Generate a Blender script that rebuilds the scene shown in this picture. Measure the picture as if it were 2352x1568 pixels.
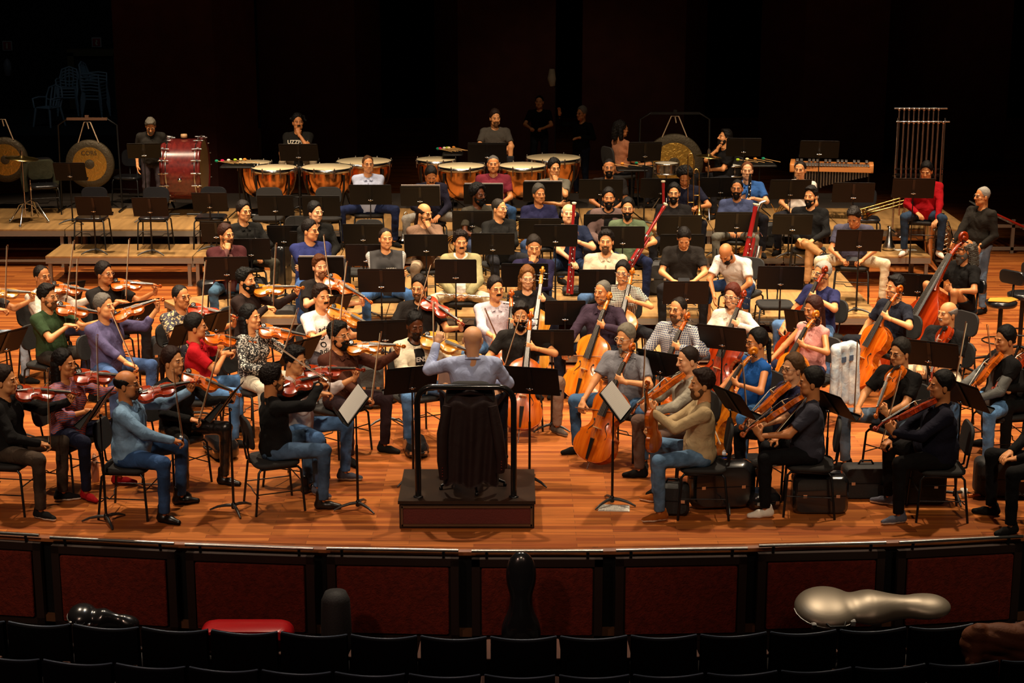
import bpy, bmesh, math, random
import numpy as np
from mathutils import Vector, Matrix, Euler
from mathutils.bvhtree import BVHTree
random.seed(7)
for o in list(bpy.data.objects): bpy.data.objects.remove(o)
SC = bpy.context.scene
COL = SC.collection
R = math.radians
# ---------------------------------------------------------------- camera
FPX, CAMH, PITCH = 4000.0, 5.34, math.atan(984/4000.0)
cd = bpy.data.cameras.new('camera'); cam = bpy.data.objects.new('camera', cd); COL.objects.link(cam)
cam.location = (0, 0, CAMH); cam.rotation_euler = (math.pi/2 - PITCH, 0, 0)
cd.sensor_width = 36.0; cd.lens = 36.0*FPX/2352; cd.clip_end = 200
SC.camera = cam
CP, SP = math.cos(PITCH), math.sin(PITCH)
def at(px, py, z=0.0):
    """stage point at height z seen at reference pixel (px, py)"""
    a = (px-1176)/FPX; b = (784-py)/FPX
    dx, dy, dz = a, CP + b*SP, -SP + b*CP
    t = (z-CAMH)/dz
    return Vector((dx*t, dy*t, z))
def at_y(px, py, y):
    a = (px-1176)/FPX; b = (784-py)/FPX
    dx, dy, dz = a, CP + b*SP, -SP + b*CP
    t = y/dy
    return Vector((dx*t, y, CAMH+dz*t))
# ---------------------------------------------------------------- world, exposure
w = bpy.data.worlds.new('world'); SC.world = w; w.use_nodes = True
w.node_tree.nodes['Background'].inputs[0].default_value = (1.0, 0.75, 0.5, 1)
w.node_tree.nodes['Background'].inputs[1].default_value = 0.006
SC.view_settings.view_transform = 'Standard'; SC.view_settings.look = 'None'
SC.view_settings.exposure = 0.0; SC.view_settings.gamma = 1.0; SC.view_settings.use_curve_mapping = False
# ---------------------------------------------------------------- stage lamps above and before the stage, plus added fill spots
def spot(x, y, z, tx, ty, tz, power, ang, size=0.12, blend=0.6, col=(1.0, 0.79, 0.56)):
    l = bpy.data.lights.new('stage_or_fill_lamp', 'SPOT'); l.energy = power; l.color = col
    l.spot_size = R(ang); l.spot_blend = blend; l.shadow_soft_size = size
    o = bpy.data.objects.new('stage_or_fill_lamp', l); COL.objects.link(o); o.location = (x, y, z)
    d = Vector((tx-x, ty-y, tz-z)); o.rotation_euler = d.to_track_quat('-Z', 'Y').to_euler()
    return o
for lx in (-5.6, -1.9, 1.9, 5.6):
    spot(lx, 17.4, 8.8, lx*0.95, 16.8, 0, 1900, 60)
    spot(lx, 20.6, 8.8, lx*0.95, 20.8, 0, 3500, 62)
    spot(lx, 24.4, 8.6, lx*0.95, 24.6, 0.5, 2500, 62)
    spot(lx*0.9, 10.0, 9.6, lx*0.75, 21.4, 0.6, 2700, 40, 0.2, .8)
for lx in (-4.2, 0, 4.2):
    spot(lx, 4.5, 10.5, lx*1.05, 17.0, 0.8, 2000, 30, 0.25, .9)  # added fill from the camera side, brightens the front rows
    spot(lx*1.1, 24.2, 8.0, lx*1.15, 28.3, 1.3, 1500, 44, .15, .8)  # added spots that lift the dim percussion row
spot(-7.4, 24.5, 8.4, -7.2, 26.2, .6, 1500, 50); spot(7.2, 24.0, 8.4, 7.0, 23.5, .3, 1200, 55)
spot(-5.0, 5.0, 8.0, -2.6, 15.2, -.5, 900, 60, .3, 1, (1, .6, .45)); spot(3.5, 5.0, 8.0, 3.0, 15.2, -.5, 200, 60, .3, 1, (1, .6, .45))  # added warm fill from the hall onto the fence panels, stronger at left
spot(-1.5, 16.0, 9.0, -1.5, 13.2, -.3, 150, 66, .3, 1, (.50, .72, 1))  # added dim blue spot that tints the auditorium seat rims
spot(1.0, 29.5, 7.5, 1.3, 34.6, 1.2, 120, 50, .3)  # added weak fill so the two men at the back show
spot(-8.6, 33.0, 8.5, -10.0, 40.5, 1.2, 80, 60, .3, .8, (.65, .85, 1))  # added weak cool fill for the chairs and door in the left wing
# ================================================================ materials
MATS = {}
def mat(name, col, rough=0.6, metal=0.0, bump=0.0, bscale=30.0, kind=None, col2=None, scale=10.0, spec=None, coat=0.0, emit=0.0):
    if name in MATS: return MATS[name]
    m = bpy.data.materials.new(name); m.use_nodes = True; nt = m.node_tree; N = nt.nodes; L = nt.links
    b = N['Principled BSDF']; c = tuple(col)+(1,)
    b.inputs['Base Color'].default_value = c; b.inputs['Roughness'].default_value = rough; b.inputs['Metallic'].default_value = metal
    if spec is not None: b.inputs['Specular IOR Level'].default_value = spec
    if coat: b.inputs['Coat Weight'].default_value = coat; b.inputs['Coat Roughness'].default_value = 0.12
    if emit: b.inputs['Emission Color'].default_value = c; b.inputs['Emission Strength'].default_value = emit
    tc = N.new('ShaderNodeTexCoord')
    def mp(sx, sy, sz, out='Object'):
        q = N.new('ShaderNodeMapping'); q.inputs['Scale'].default_value = (sx, sy, sz); L.new(tc.outputs[out], q.inputs[0]); return q
    def mixc(fac, a, bb):
        x = N.new('ShaderNodeMix'); x.data_type = 'RGBA'
        if hasattr(fac, 'links'): L.new(fac, x.inputs[0])
        else: x.inputs[0].default_value = fac
        for i, v in ((6, a), (7, bb)):
            if hasattr(v, 'links'): L.new(v, x.inputs[i])
            else: x.inputs[i].default_value = tuple(v)+(1,)
        return x.outputs[2]
    def ramp(f, p0, p1):
        r = N.new('ShaderNodeMapRange'); r.inputs[1].default_value = p0; r.inputs[2].default_value = p1; L.new(f, r.inputs[0]); return r.outputs[0]
    if kind == 'mottle':
        q = mp(scale, scale, scale); n = N.new('ShaderNodeTexNoise'); n.inputs['Scale'].default_value = 1; n.inputs['Detail'].default_value = 5; L.new(q.outputs[0], n.inputs[0])
        L.new(mixc(ramp(n.outputs[0], .35, .65), col, col2), b.inputs['Base Color'])
    elif kind == 'grain':       # long wood grain along local Y
        q = mp(scale*6, scale*.5, scale*6); n = N.new('ShaderNodeTexNoise'); n.inputs['Scale'].default_value = 1; n.inputs['Detail'].default_value = 4; L.new(q.outputs[0], n.inputs[0])
        L.new(mixc(ramp(n.outputs[0], .3, .7), col, col2), b.inputs['Base Color'])
    elif kind == 'plaid':
        outs = []
        for ax in (0, 1, 2):
            s = [0.0001]*3; s[ax] = scale; q = mp(*s); wv = N.new('ShaderNodeTexWave'); wv.wave_type = 'BANDS'; wv.bands_direction = 'XYZ'[ax]; wv.inputs['Scale'].default_value = 1; L.new(q.outputs[0], wv.inputs[0]); outs.append(ramp(wv.outputs['Fac'], .80, .88))
        a = N.new('ShaderNodeMath'); a.operation = 'MAXIMUM'; L.new(outs[0], a.inputs[0]); L.new(outs[2], a.inputs[1])
        L.new(mixc(a.outputs[0], col, col2), b.inputs['Base Color'])
    elif kind == 'stripe':
        q = mp(scale, scale, scale*2.2); wv = N.new('ShaderNodeTexWave'); wv.bands_direction = 'DIAGONAL'; wv.inputs['Scale'].default_value = 1; wv.inputs['Distortion'].default_value = 3; L.new(q.outputs[0], wv.inputs[0])
        n = N.new('ShaderNodeTexNoise'); n.inputs['Scale'].default_value = 14; L.new(tc.outputs['Object'], n.inputs[0])
        c3 = mixc(ramp(n.outputs[0], .45, .55), col2, (.10, .16, .35))
        L.new(mixc(ramp(wv.outputs['Fac'], .35, .6), col, c3), b.inputs['Base Color'])
    elif kind == 'flower':
        v = N.new('ShaderNodeTexVoronoi'); v.inputs['Scale'].default_value = scale; n = N.new('ShaderNodeTexNoise'); n.inputs['Scale'].default_value = scale*1.3; n.inputs['Detail'].default_value = 1
        L.new(tc.outputs['Object'], n.inputs[0]); q = N.new('ShaderNodeMix'); q.data_type = 'VECTOR'; q.inputs[0].default_value = .35; L.new(tc.outputs['Object'], q.inputs[4]); L.new(n.outputs['Color'], q.inputs[5]); L.new(q.outputs[1], v.inputs[0])
        L.new(mixc(ramp(v.outputs['Distance'], .38, .42), col2, col), b.inputs['Base Color'])
    elif kind == 'dots':
        v = N.new('ShaderNodeTexVoronoi'); v.inputs['Scale'].default_value = scale; L.new(tc.outputs['Object'], v.inputs[0])
        L.new(mixc(ramp(v.outputs['Distance'], .2, .22), col2, col), b.inputs['Base Color'])
    elif kind == 'bands':       # horizontal bands in z
        q = mp(.0001, .0001, scale); wv = N.new('ShaderNodeTexWave'); wv.bands_direction = 'Z'; wv.inputs['Scale'].default_value = 1; L.new(q.outputs[0], wv.inputs[0])
        L.new(mixc(ramp(wv.outputs['Fac'], .45, .55), col, col2), b.inputs['Base Color'])
    elif kind == 'sleevebands':
        sx = N.new('ShaderNodeSeparateXYZ'); L.new(tc.outputs['Object'], sx.inputs[0]); a = N.new('ShaderNodeMath'); a.operation = 'ABSOLUTE'; L.new(sx.outputs[0], a.inputs[0])
        g1 = ramp(a.outputs[0], .205, .21); q = mp(.0001, .0001, scale); wv = N.new('ShaderNodeTexWave'); wv.bands_direction = 'Z'; wv.inputs['Scale'].default_value = 1; L.new(q.outputs[0], wv.inputs[0]); g2 = ramp(wv.outputs['Fac'], .3, .35)
        m_ = N.new('ShaderNodeMath'); m_.operation = 'MULTIPLY'; L.new(g1, m_.inputs[0]); L.new(g2, m_.inputs[1]); L.new(mixc(m_.outputs[0], col, col2), b.inputs['Base Color'])
    elif kind == 'score':       # printed staves
        q = mp(.0001, scale, .0001); wv = N.new('ShaderNodeTexWave'); wv.bands_direction = 'Y'; wv.inputs['Scale'].default_value = 1; L.new(q.outputs[0], wv.inputs[0])
        n = N.new('ShaderNodeTexNoise'); n.inputs['Scale'].default_value = 90; L.new(tc.outputs['Object'], n.inputs[0])
        a = N.new('ShaderNodeMath'); a.operation = 'MULTIPLY'; L.new(ramp(wv.outputs['Fac'], .5, .6), a.inputs[0]); L.new(ramp(n.outputs[0], .40, .5), a.inputs[1])
        L.new(mixc(a.outputs[0], col, col2), b.inputs['Base Color'])
    if bump:
        n = N.new('ShaderNodeTexNoise'); n.inputs['Scale'].default_value = bscale; n.inputs['Detail'].default_value = 3; n.inputs['Distortion'].default_value = .8; L.new(tc.outputs['Object'], n.inputs[0])
        bp = N.new('ShaderNodeBump'); bp.inputs['Strength'].default_value = bump; bp.inputs['Distance'].default_value = .02; L.new(n.outputs[0], bp.inputs['Height']); L.new(bp.outputs[0], b.inputs['Normal'])
    MATS[name] = m; return m
def H(s, g=2.2):
    return tuple((int(s[i:i+2], 16)/255)**g for i in (0, 2, 4))
def cloth(hexc, rough=.9):
    return mat('cloth_'+hexc, H(hexc), rough, bump=.95, bscale=8, kind='mottle', col2=tuple(min(1, c*1.25+.002) for c in H(hexc)), scale=7, spec=.2)
def denim(hexc):
    h = H(hexc); return mat('denim_'+hexc, tuple(c*.6 for c in h), .85, bump=.6, bscale=12, kind='mottle', col2=tuple(min(1, c*1.5) for c in h), scale=6, spec=.2)
# ================================================================ mesh building
def raw_mesh(name, V, F, mats=(), midx=None, smooth=True):
    """V (n,3) array, F list of faces or (m,4) array"""
    me = bpy.data.meshes.new(name)
    if isinstance(F, np.ndarray):
        m = len(F); me.vertices.add(len(V)); me.vertices.foreach_set('co', np.asarray(V, 'f').ravel())
        me.loops.add(4*m); me.loops.foreach_set('vertex_index', F.astype('i').ravel())
        me.polygons.add(m); me.polygons.foreach_set('loop_start', np.arange(0, 4*m, 4, dtype='i'))
    else:
        me.from_pydata([tuple(v) for v in V], [], F)
    for q in mats: me.materials.append(q)
    if midx is not None: me.polygons.foreach_set('material_index', np.asarray(midx, 'i'))
    me.update(calc_edges=True)
    me.polygons.foreach_set('use_smooth', np.full(len(me.polygons), smooth))
    return me
def link(name, data, parent=None, loc=None, rot=None, M=None):
    o = bpy.data.objects.new(name, data); COL.objects.link(o)
    if parent is not None: o.parent = parent
    if loc is not None: o.location = loc
    if rot is not None: o.rotation_euler = rot
    if M is not None: o.matrix_local = M
    return o
USED = set()
def tag(o, label, cat, group=None, kind=None):
    if label in USED and not group: print('DUP LABEL', label)
    USED.add(label)
    o['label'] = label; o['category'] = cat
    if group: o['group'] = group
    if kind: o['kind'] = kind
    return o
class MB:
    """collects simple solids; material slot index per face"""
    def __init__(s): s.v = []; s.f = []; s.m = []; s.k = []
    def add(s, vs, fs, mi=0, sm=False):
        n = len(s.v); s.v += [tuple(v) for v in vs]
        for f in fs: s.f.append([n+i for i in f]); s.m.append(mi); s.k.append(sm)
        return s
    def box(s, c, d, mi=0, M=None, taper=1.0):
        x, y, z = d[0]/2, d[1]/2, d[2]/2; P = []
        for sz in (-1, 1):
            t = taper if sz > 0 else 1.0
            for sx, sy in ((-1, -1), (1, -1), (1, 1), (-1, 1)): P.append(Vector((sx*x*t, sy*y*t, sz*z)))
        if M: P = [M @ p for p in P]
        P = [p+Vector(c) for p in P]
        return s.add(P, [(3, 2, 1, 0), (4, 5, 6, 7), (0, 1, 5, 4), (1, 2, 6, 5), (2, 3, 7, 6), (3, 0, 4, 7)], mi)
    def rbox(s, c, d, r, mi=0, M=None, seg=3, axis=2):
        """box rounded around one axis"""
        dx, dy, dz = d
        a, b, h = [(dy, dz, dx), (dx, dz, dy), (dx, dy, dz)][axis]
        r = min(r, a/2, b/2); pts = []
        for cx, cy, a0 in ((a/2-r, b/2-r, 0), (-a/2+r, b/2-r, 90), (-a/2+r, -b/2+r, 180), (a/2-r, -b/2+r, 270)):
            for i in range(seg+1):
                t = R(a0+90*i/seg); pts.append((cx+r*math.cos(t), cy+r*math.sin(t)))
        e = min(r*.5, h*.3); rings = [(-h/2, .0), (-h/2+e, e), (h/2-e, e), (h/2, 0)]; P = []; n = len(pts)
        for z, g in rings:
            for p in pts:
                q = Vector(p); l = 1 - (e-g)/max(a, b)*2; q = q*l
                v = [Vector((z, q[0], q[1])), Vector((q[0], z, q[1])), Vector((q[0], q[1], z))][axis]
                P.append(v)
        if M: P = [M @ p for p in P]
        P = [p+Vector(c) for p in P]; F = []
        for k in range(3):
            for i in range(n): F.append((k*n+i, k*n+(i+1) % n, (k+1)*n+(i+1) % n, (k+1)*n+i))
        s.add(P, F, mi, True); s.add(P[:n], [tuple(range(n))[::-1]], mi); s.add(P[-n:], [tuple(range(n))], mi)
        return s
    def tube(s, pts, r, mi=0, n=8, closed=False, flat=1.0):
        pts = [Vector(p) for p in pts]; k = len(pts)
        rs = r if isinstance(r, (list, tuple)) else [r]*k
        P = []; up = None
        for i, p in enumerate(pts):
            if closed: d = pts[(i+1) % k]-pts[i-1]
            else: d = pts[min(i+1, k-1)]-pts[max(i-1, 0)]
            d = d.normalized() if d.length > 1e-9 else Vector((0, 0, 1))
            if up is None: up = d.orthogonal().normalized()
            else: up = (up - d*up.dot(d)); up = up.normalized() if up.length > 1e-6 else d.orthogonal().normalized()
            sd = d.cross(up)
            for j in range(n):
                t = 2*math.pi*j/n; P.append(p + (up*math.cos(t) + sd*math.sin(t)*flat)*rs[i])
        F = []
        for i in range(k if closed else k-1):
            a = i*n; b = ((i+1) % k)*n
            for j in range(n): F.append((a+j, a+(j+1) % n, b+(j+1) % n, b+j))
        s.add(P, F, mi, True)
        if not closed: s.add(P[:n], [tuple(range(n))[::-1]], mi); s.add(P[-n:], [tuple(range(n))], mi)
        return s
    def lathe(s, prof, c=(0, 0, 0), n=24, mi=0, M=None, sm=True, a0=0, a1=360, caps=True):
        full = (a1-a0) >= 360; k = n if full else n+1; P = []
        for r, z in prof:
            for j in range(k):
                t = R(a0+(a1-a0)*j/n); P.append(Vector((r*math.cos(t), r*math.sin(t), z)))
        if M: P = [M @ p for p in P]
        P = [p+Vector(c) for p in P]; F = []
        for i in range(len(prof)-1):
            for j in range(n): F.append((i*k+j, i*k+(j+1) % k, (i+1)*k+(j+1) % k, (i+1)*k+j))
        s.add(P, F, mi, sm)
        if caps and full:
            if prof[0][0] > 1e-5: s.add(P[:k], [tuple(range(k))[::-1]], mi)
            if prof[-1][0] > 1e-5: s.add(P[-k:], [tuple(range(k))], mi)
        return s
    def sheet(s, poly, z0, z1, mi=0, M=None):
        """extruded xy polygon"""
        n = len(poly); P = [Vector((x, y, z0)) for x, y in poly]+[Vector((x, y, z1)) for x, y in poly]
        if M: P = [M @ p for p in P]
        s.add(P, [tuple(range(n))[::-1], tuple(range(n, 2*n))]+[(i, (i+1) % n, n+(i+1) % n, n+i) for i in range(n)], mi); return s
    def mesh(s, name, *mats):
        me = bpy.data.meshes.new(name); me.from_pydata(s.v, [], s.f)
        for q in mats: me.materials.append(q)
        me.polygons.foreach_set('material_index', s.m); me.polygons.foreach_set('use_smooth', s.k); me.update(); return me
    def build(s, name, mats, parent=None, loc=None, rot=None, M=None):
        if not isinstance(mats, (list, tuple)): mats = [mats]
        return link(name, s.mesh(name, *mats), parent, loc, rot, M)
def instance(parts, name, label, cat, M, group=None, skip=(), mats=None):
    """parts: [(part_name, mesh, matrix or None, [(sub_name, mesh, matrix)])]; one Empty parenting linked copies"""
    e = bpy.data.objects.new(name, None); COL.objects.link(e); e.matrix_world = M; e.empty_display_size = .1
    tag(e, label, cat, group)
    for p in parts:
        if p[0] in skip: continue
        o = link(p[0], p[1], e, M=p[2] if p[2] else None)
        for q in (p[3] if len(p) > 3 else ()): link(q[0], q[1], o, M=q[2] if q[2] else None)
    return e
def frame(loc, fwd, up):
    """matrix with local Y = fwd, Z ~ up"""
    y = Vector(fwd).normalized(); z = Vector(up); z = (z-y*z.dot(y)).normalized(); x = y.cross(z)
    M = Matrix(((x[0], y[0], z[0], loc[0]), (x[1], y[1], z[1], loc[1]), (x[2], y[2], z[2], loc[2]), (0, 0, 0, 1)))
    return M
def Rz(a, loc=(0, 0, 0)): return Matrix.Translation(Vector(loc)) @ Matrix.Rotation(R(a), 4, 'Z')
# ================================================================ implicit surfaces -> one continuous skin
class Field:
    def __init__(s, prims, h, pad=.03):
        lo = np.full(3, 1e9); hi = -lo
        for p in prims:
            if p[0] == 'c': a, b, r = np.array(p[1]), np.array(p[2]), max(p[3], p[4]); l = np.minimum(a, b)-r; u = np.maximum(a, b)+r
            else: l = np.array(p[1])-max(p[2]); u = np.array(p[1])+max(p[2])
            lo = np.minimum(lo, l); hi = np.maximum(hi, u)
        s.lo = lo-pad; s.h = h; s.n = np.ceil((hi-lo+2*pad)/h).astype(int)+2
        s.d = np.full(tuple(s.n), .05, 'f')
        for p in prims: s.add(p)
    def sl(s, l, u):
        i0 = np.clip(np.floor((l-s.lo)/s.h).astype(int), 0, s.n-1); i1 = np.clip(np.ceil((u-s.lo)/s.h).astype(int)+1, 1, s.n)
        ax = [(s.lo[k]+s.h*np.arange(i0[k], i1[k])).astype('f') for k in range(3)]
        return tuple(slice(i0[k], i1[k]) for k in range(3)), ax[0][:, None, None], ax[1][None, :, None], ax[2][None, None, :]
    def add(s, p):
        k = p[-1]; g = .045
        if p[0] == 'c':
            _, a, b, ra, rb = p[:5]; a = np.array(a, 'f'); b = np.array(b, 'f'); r = max(ra, rb)
            S, X, Y, Z = s.sl(np.minimum(a, b)-r-g, np.maximum(a, b)+r+g)
            d = b-a; dd = float(d@d)+1e-12
            t = np.clip(((X-a[0])*d[0]+(Y-a[1])*d[1]+(Z-a[2])*d[2])/dd, 0, 1)
            v = np.sqrt((X-a[0]-t*d[0])**2+(Y-a[1]-t*d[1])**2+(Z-a[2]-t*d[2])**2)-(ra+(rb-ra)*t)
        else:
            _, c, r, M = p[:4]; rr = max(r)
            c = np.array(c, 'f'); S, X, Y, Z = s.sl(c-rr-g, c+rr+g); X = X-c[0]; Y = Y-c[1]; Z = Z-c[2]
            if M is not None:
                A, B, C = (X*M[0][j]+Y*M[1][j]+Z*M[2][j] for j in range(3))
            else: A, B, C = X, Y, Z
            k0 = np.sqrt((A/r[0])**2+(B/r[1])**2+(C/r[2])**2); k1 = np.sqrt((A/r[0]**2)**2+(B/r[1]**2)**2+(C/r[2]**2)**2)+1e-9
            v = k0*(k0-1)/k1
        D = s.d[S]
        if k < 0: k = -k; v = -v; h = np.clip(.5-.5*(v-D)/k, 0, 1); D[...] = D*h+v*(1-h)+k*h*(1-h)   # smooth subtract
        else: h = np.clip(.5+.5*(D-v)/k, 0, 1); D[...] = v*h+D*(1-h)-k*h*(1-h)
    def cut(s, c, n):
        """keep the side of the plane where (p-c).n < 0"""
        c = np.array(c); n = np.array(n)/np.linalg.norm(n); X, Y, Z = [(s.lo[k]+s.h*np.arange(s.n[k])) for k in range(3)]
        q = (X[:, None, None]-c[0])*n[0]+(Y[None, :, None]-c[1])*n[1]+(Z[None, None, :]-c[2])*n[2]
        s.d = np.maximum(s.d, q).astype('f'); return s
    def xyz(s):
        X, Y, Z = [(s.lo[k]+s.h*np.arange(s.n[k])) for k in range(3)]
        return X[:, None, None], Y[None, :, None], Z[None, None, :]
    def surf(s):
        D = s.d; D[0] = D[-1] = .05; D[:, 0] = D[:, -1] = .05; D[:, :, 0] = D[:, :, -1] = .05
        S = D < 0; c = np.zeros(tuple(s.n-1), 'i1')
        offs = [(i, j, k) for i in (0, 1) for j in (0, 1) for k in (0, 1)]
        nx, ny, nz = s.n
        for i, j, k in offs: c += S[i:nx-1+i, j:ny-1+j, k:nz-1+k]
        A = np.argwhere((c > 0) & (c < 8)); idx = np.full(tuple(s.n-1), -1, 'i'); idx[A[:, 0], A[:, 1], A[:, 2]] = np.arange(len(A))
        d8 = np.stack([D[A[:, 0]+o[0], A[:, 1]+o[1], A[:, 2]+o[2]] for o in offs], 1)
        acc = np.zeros((len(A), 3)); cnt = np.zeros(len(A))
        for i in range(8):
            for j in range(i+1, 8):
                oi, oj = np.array(offs[i]), np.array(offs[j])
                if np.abs(oi-oj).sum() != 1: continue
                m = (d8[:, i] < 0) != (d8[:, j] < 0); t = np.where(m, d8[:, i]/(d8[:, i]-d8[:, j]+1e-12), 0)
                acc += np.where(m[:, None], oi+t[:, None]*(oj-oi), 0); cnt += m
        V = (A+acc/cnt[:, None])*s.h+s.lo; F = []
        for ax in range(3):
            B = [slice(None)]*3; C = [slice(None)]*3; B[ax] = slice(0, -1); C[ax] = slice(1, None)
            a, b = S[tuple(B)], S[tuple(C)]; E = np.argwhere(a != b); sg = a[E[:, 0], E[:, 1], E[:, 2]]
            u, v = [(1, 2), (2, 0), (0, 1)][ax]
            def cell(du, dv):
                Q = E.copy(); Q[:, u] -= du; Q[:, v] -= dv; return idx[Q[:, 0], Q[:, 1], Q[:, 2]]
            q = np.stack([cell(1, 1), cell(0, 1), cell(0, 0), cell(1, 0)], 1); q[~sg] = q[~sg][:, ::-1]; F.append(q)
        F = np.concatenate(F); F = F[(F >= 0).all(1)]
        return V, F
def blob(name, prims, h, mats, post=None, smooth=True):
    f = Field(prims, h)
    if post: post(f)
    V, F = f.surf(); return raw_mesh(name, V, F, mats if isinstance(mats, (list, tuple)) else [mats], smooth=smooth)
# ================================================================ heads, hair, hands (templates in the person's own frame: faces -Y, left is +X)
def head_prims(wide=1.0, jaw=1.0, nose=1.0):
    w = wide
    return [('e', (0, .012, .042), (.076*w, .095, .088), None, .02), ('e', (0, -.022, -.040), (.057*w*jaw, .066, .070), None, .03),
        ('c', (0, -.066, -.092), (0, -.052, -.088), .022*jaw, .030*jaw, .02), ('c', (-.038*w, -.045, -.065), (.038*w, -.045, -.065), .024*jaw, .024*jaw, .03),
        ('e', (.038*w, -.058, -.014), (.028, .026, .026), None, .02), ('e', (-.038*w, -.058, -.014), (.028, .026, .026), None, .02),
        ('c', (-.038, -.080, .032), (.038, -.080, .032), .011, .011, .012),
        ('e', (.031, -.100, .016), (.017, .013, .010), None, -.008), ('e', (-.031, -.100, .016), (.017, .013, .010), None, -.008),
        ('e', (.031, -.080, .014), (.014, .012, .009), None, .004), ('e', (-.031, -.080, .014), (.014, .012, .009), None, .004),
        ('c', (0, -.086, .024), (0, -.108*nose, -.018), .009, .013*nose, .010), ('c', (-.013, -.095, -.022), (.013, -.095, -.022), .010, .010, .006),
        ('c', (-.020, -.083, -.052), (.020, -.083, -.052), .0075, .0075, .006), ('c', (-.016, -.081, -.063), (.016, -.081, -.063), .0085, .0085, .006),
        ('e', (.078*w, .010, -.004), (.010, .020, .032), None, .006), ('e', (-.078*w, .010, -.004), (.010, .020, .032), None, .006),
        ('c', (0, .022, -.04), (0, .030, -.16), .058, .056, .03)]
HEADS = {}
def head_tpl(key):
    if key in HEADS: return HEADS[key]
    a = {'m': (1, 1.06, 1), 'w': (1.1, 1.2, 1.05), 'f': (.95, .86, .9), 'o': (1.02, 1.12, 1.12)}[key]
    f = Field(head_prims(*a), .0040); f.cut((0, 0, -.155), (0, 0, -1)); V, F = f.surf(); C = V[F].mean(1); x, y, z = np.abs(C[:, 0]), C[:, 1], C[:, 2]
    m = np.zeros(len(F), 'i')
    m[(x > .013) & (x < .050) & (y < -.072) & (np.abs(z-(.0345-(x-.03)**2*5)) < .0042)] = 1                     # eyebrows
    m[(np.abs(x-.031) < .0125) & (y < -.072) & (np.abs(z-.0135) < .0040)] = 3                                    # eyes
    m[(np.abs(x-.031) < .0055) & (y < -.072) & (np.abs(z-.0140) < .0046)] = 4
    m[(x < .024) & (y < -.078) & (np.abs(z+.0570) < .0085)] = 2                                                   # lips
    HEADS[key] = (V, F, m); return HEADS[key]
HANDS = {}
def hand_tpl(key):
    """right hand, wrist at origin, fingers along -Z, palm faces -Y ... thumb on +X side (towards the body)"""
    if key in HANDS: return HANDS[key]
    bend, sp = {'relax': ((.25, .35, .3), .10), 'grip': ((1.15, 1.35, .8), .03), 'hold': ((.75, .95, .5), .05), 'flat': ((.08, .10, .08), .10)}[key]
    P = [('e', (0, 0, -.048), (.040, .015, .050), None, .012), ('c', (0, 0, .03), (0, 0, -.02), .026, .024, .02)]
    for i, (x, L) in enumerate(((.029, .074), (.010, .083), (-.010, .077), (-.029, .062))):
        a = 0; p = np.array((x*.95, 0, -.086)); seg = (L*.45, L*.32, L*.25); r = .0092 if i < 3 else .008; fan = (x/.03)*sp
        P.append(('c', tuple(np.array((x*.6, 0, -.035))), tuple(p), .011, r, .008))
        for k in range(3):
            a += bend[k]*(1+.08*i); d = np.array((math.sin(fan)*math.cos(a), -math.sin(a), -math.cos(a))); q = p+d*seg[k]
            P.append(('c', tuple(p), tuple(q), r, r*.90, .003)); p = q; r *= .92
    tb = {'relax': .5, 'grip': .9, 'hold': .9, 'flat': .2}[key]
    p = np.array((.028, -.008, -.030)); q = p+np.array((.028, -.014-.012*tb, -.026)); P.append(('c', (.012, -.004, -.015), tuple(p), .014, .014, .01)); P.append(('c', tuple(p), tuple(q), .0125, .0105, .006))
    q2 = q+np.array((.010-.022*tb, -.014*tb, -.026)); P.append(('c', tuple(q), tuple(q2), .0105, .0085, .003))
    f = Field(P, .0055, .02); V, F = f.surf(); HANDS[key] = (V, F); return HANDS[key]
HAIR = {}
def curl_noise(f, amp, fr, seed=0):
    X, Y, Z = f.xyz(); s = seed
    n = np.sin(X*fr+s+2*np.sin(Y*fr*.7))*np.sin(Y*fr*1.1+s*2+2*np.sin(Z*fr*.8))*np.sin(Z*fr*.9+s*3+1.7*np.sin(X*fr*.9))
    f.d = (f.d+amp*n).astype('f')
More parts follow.
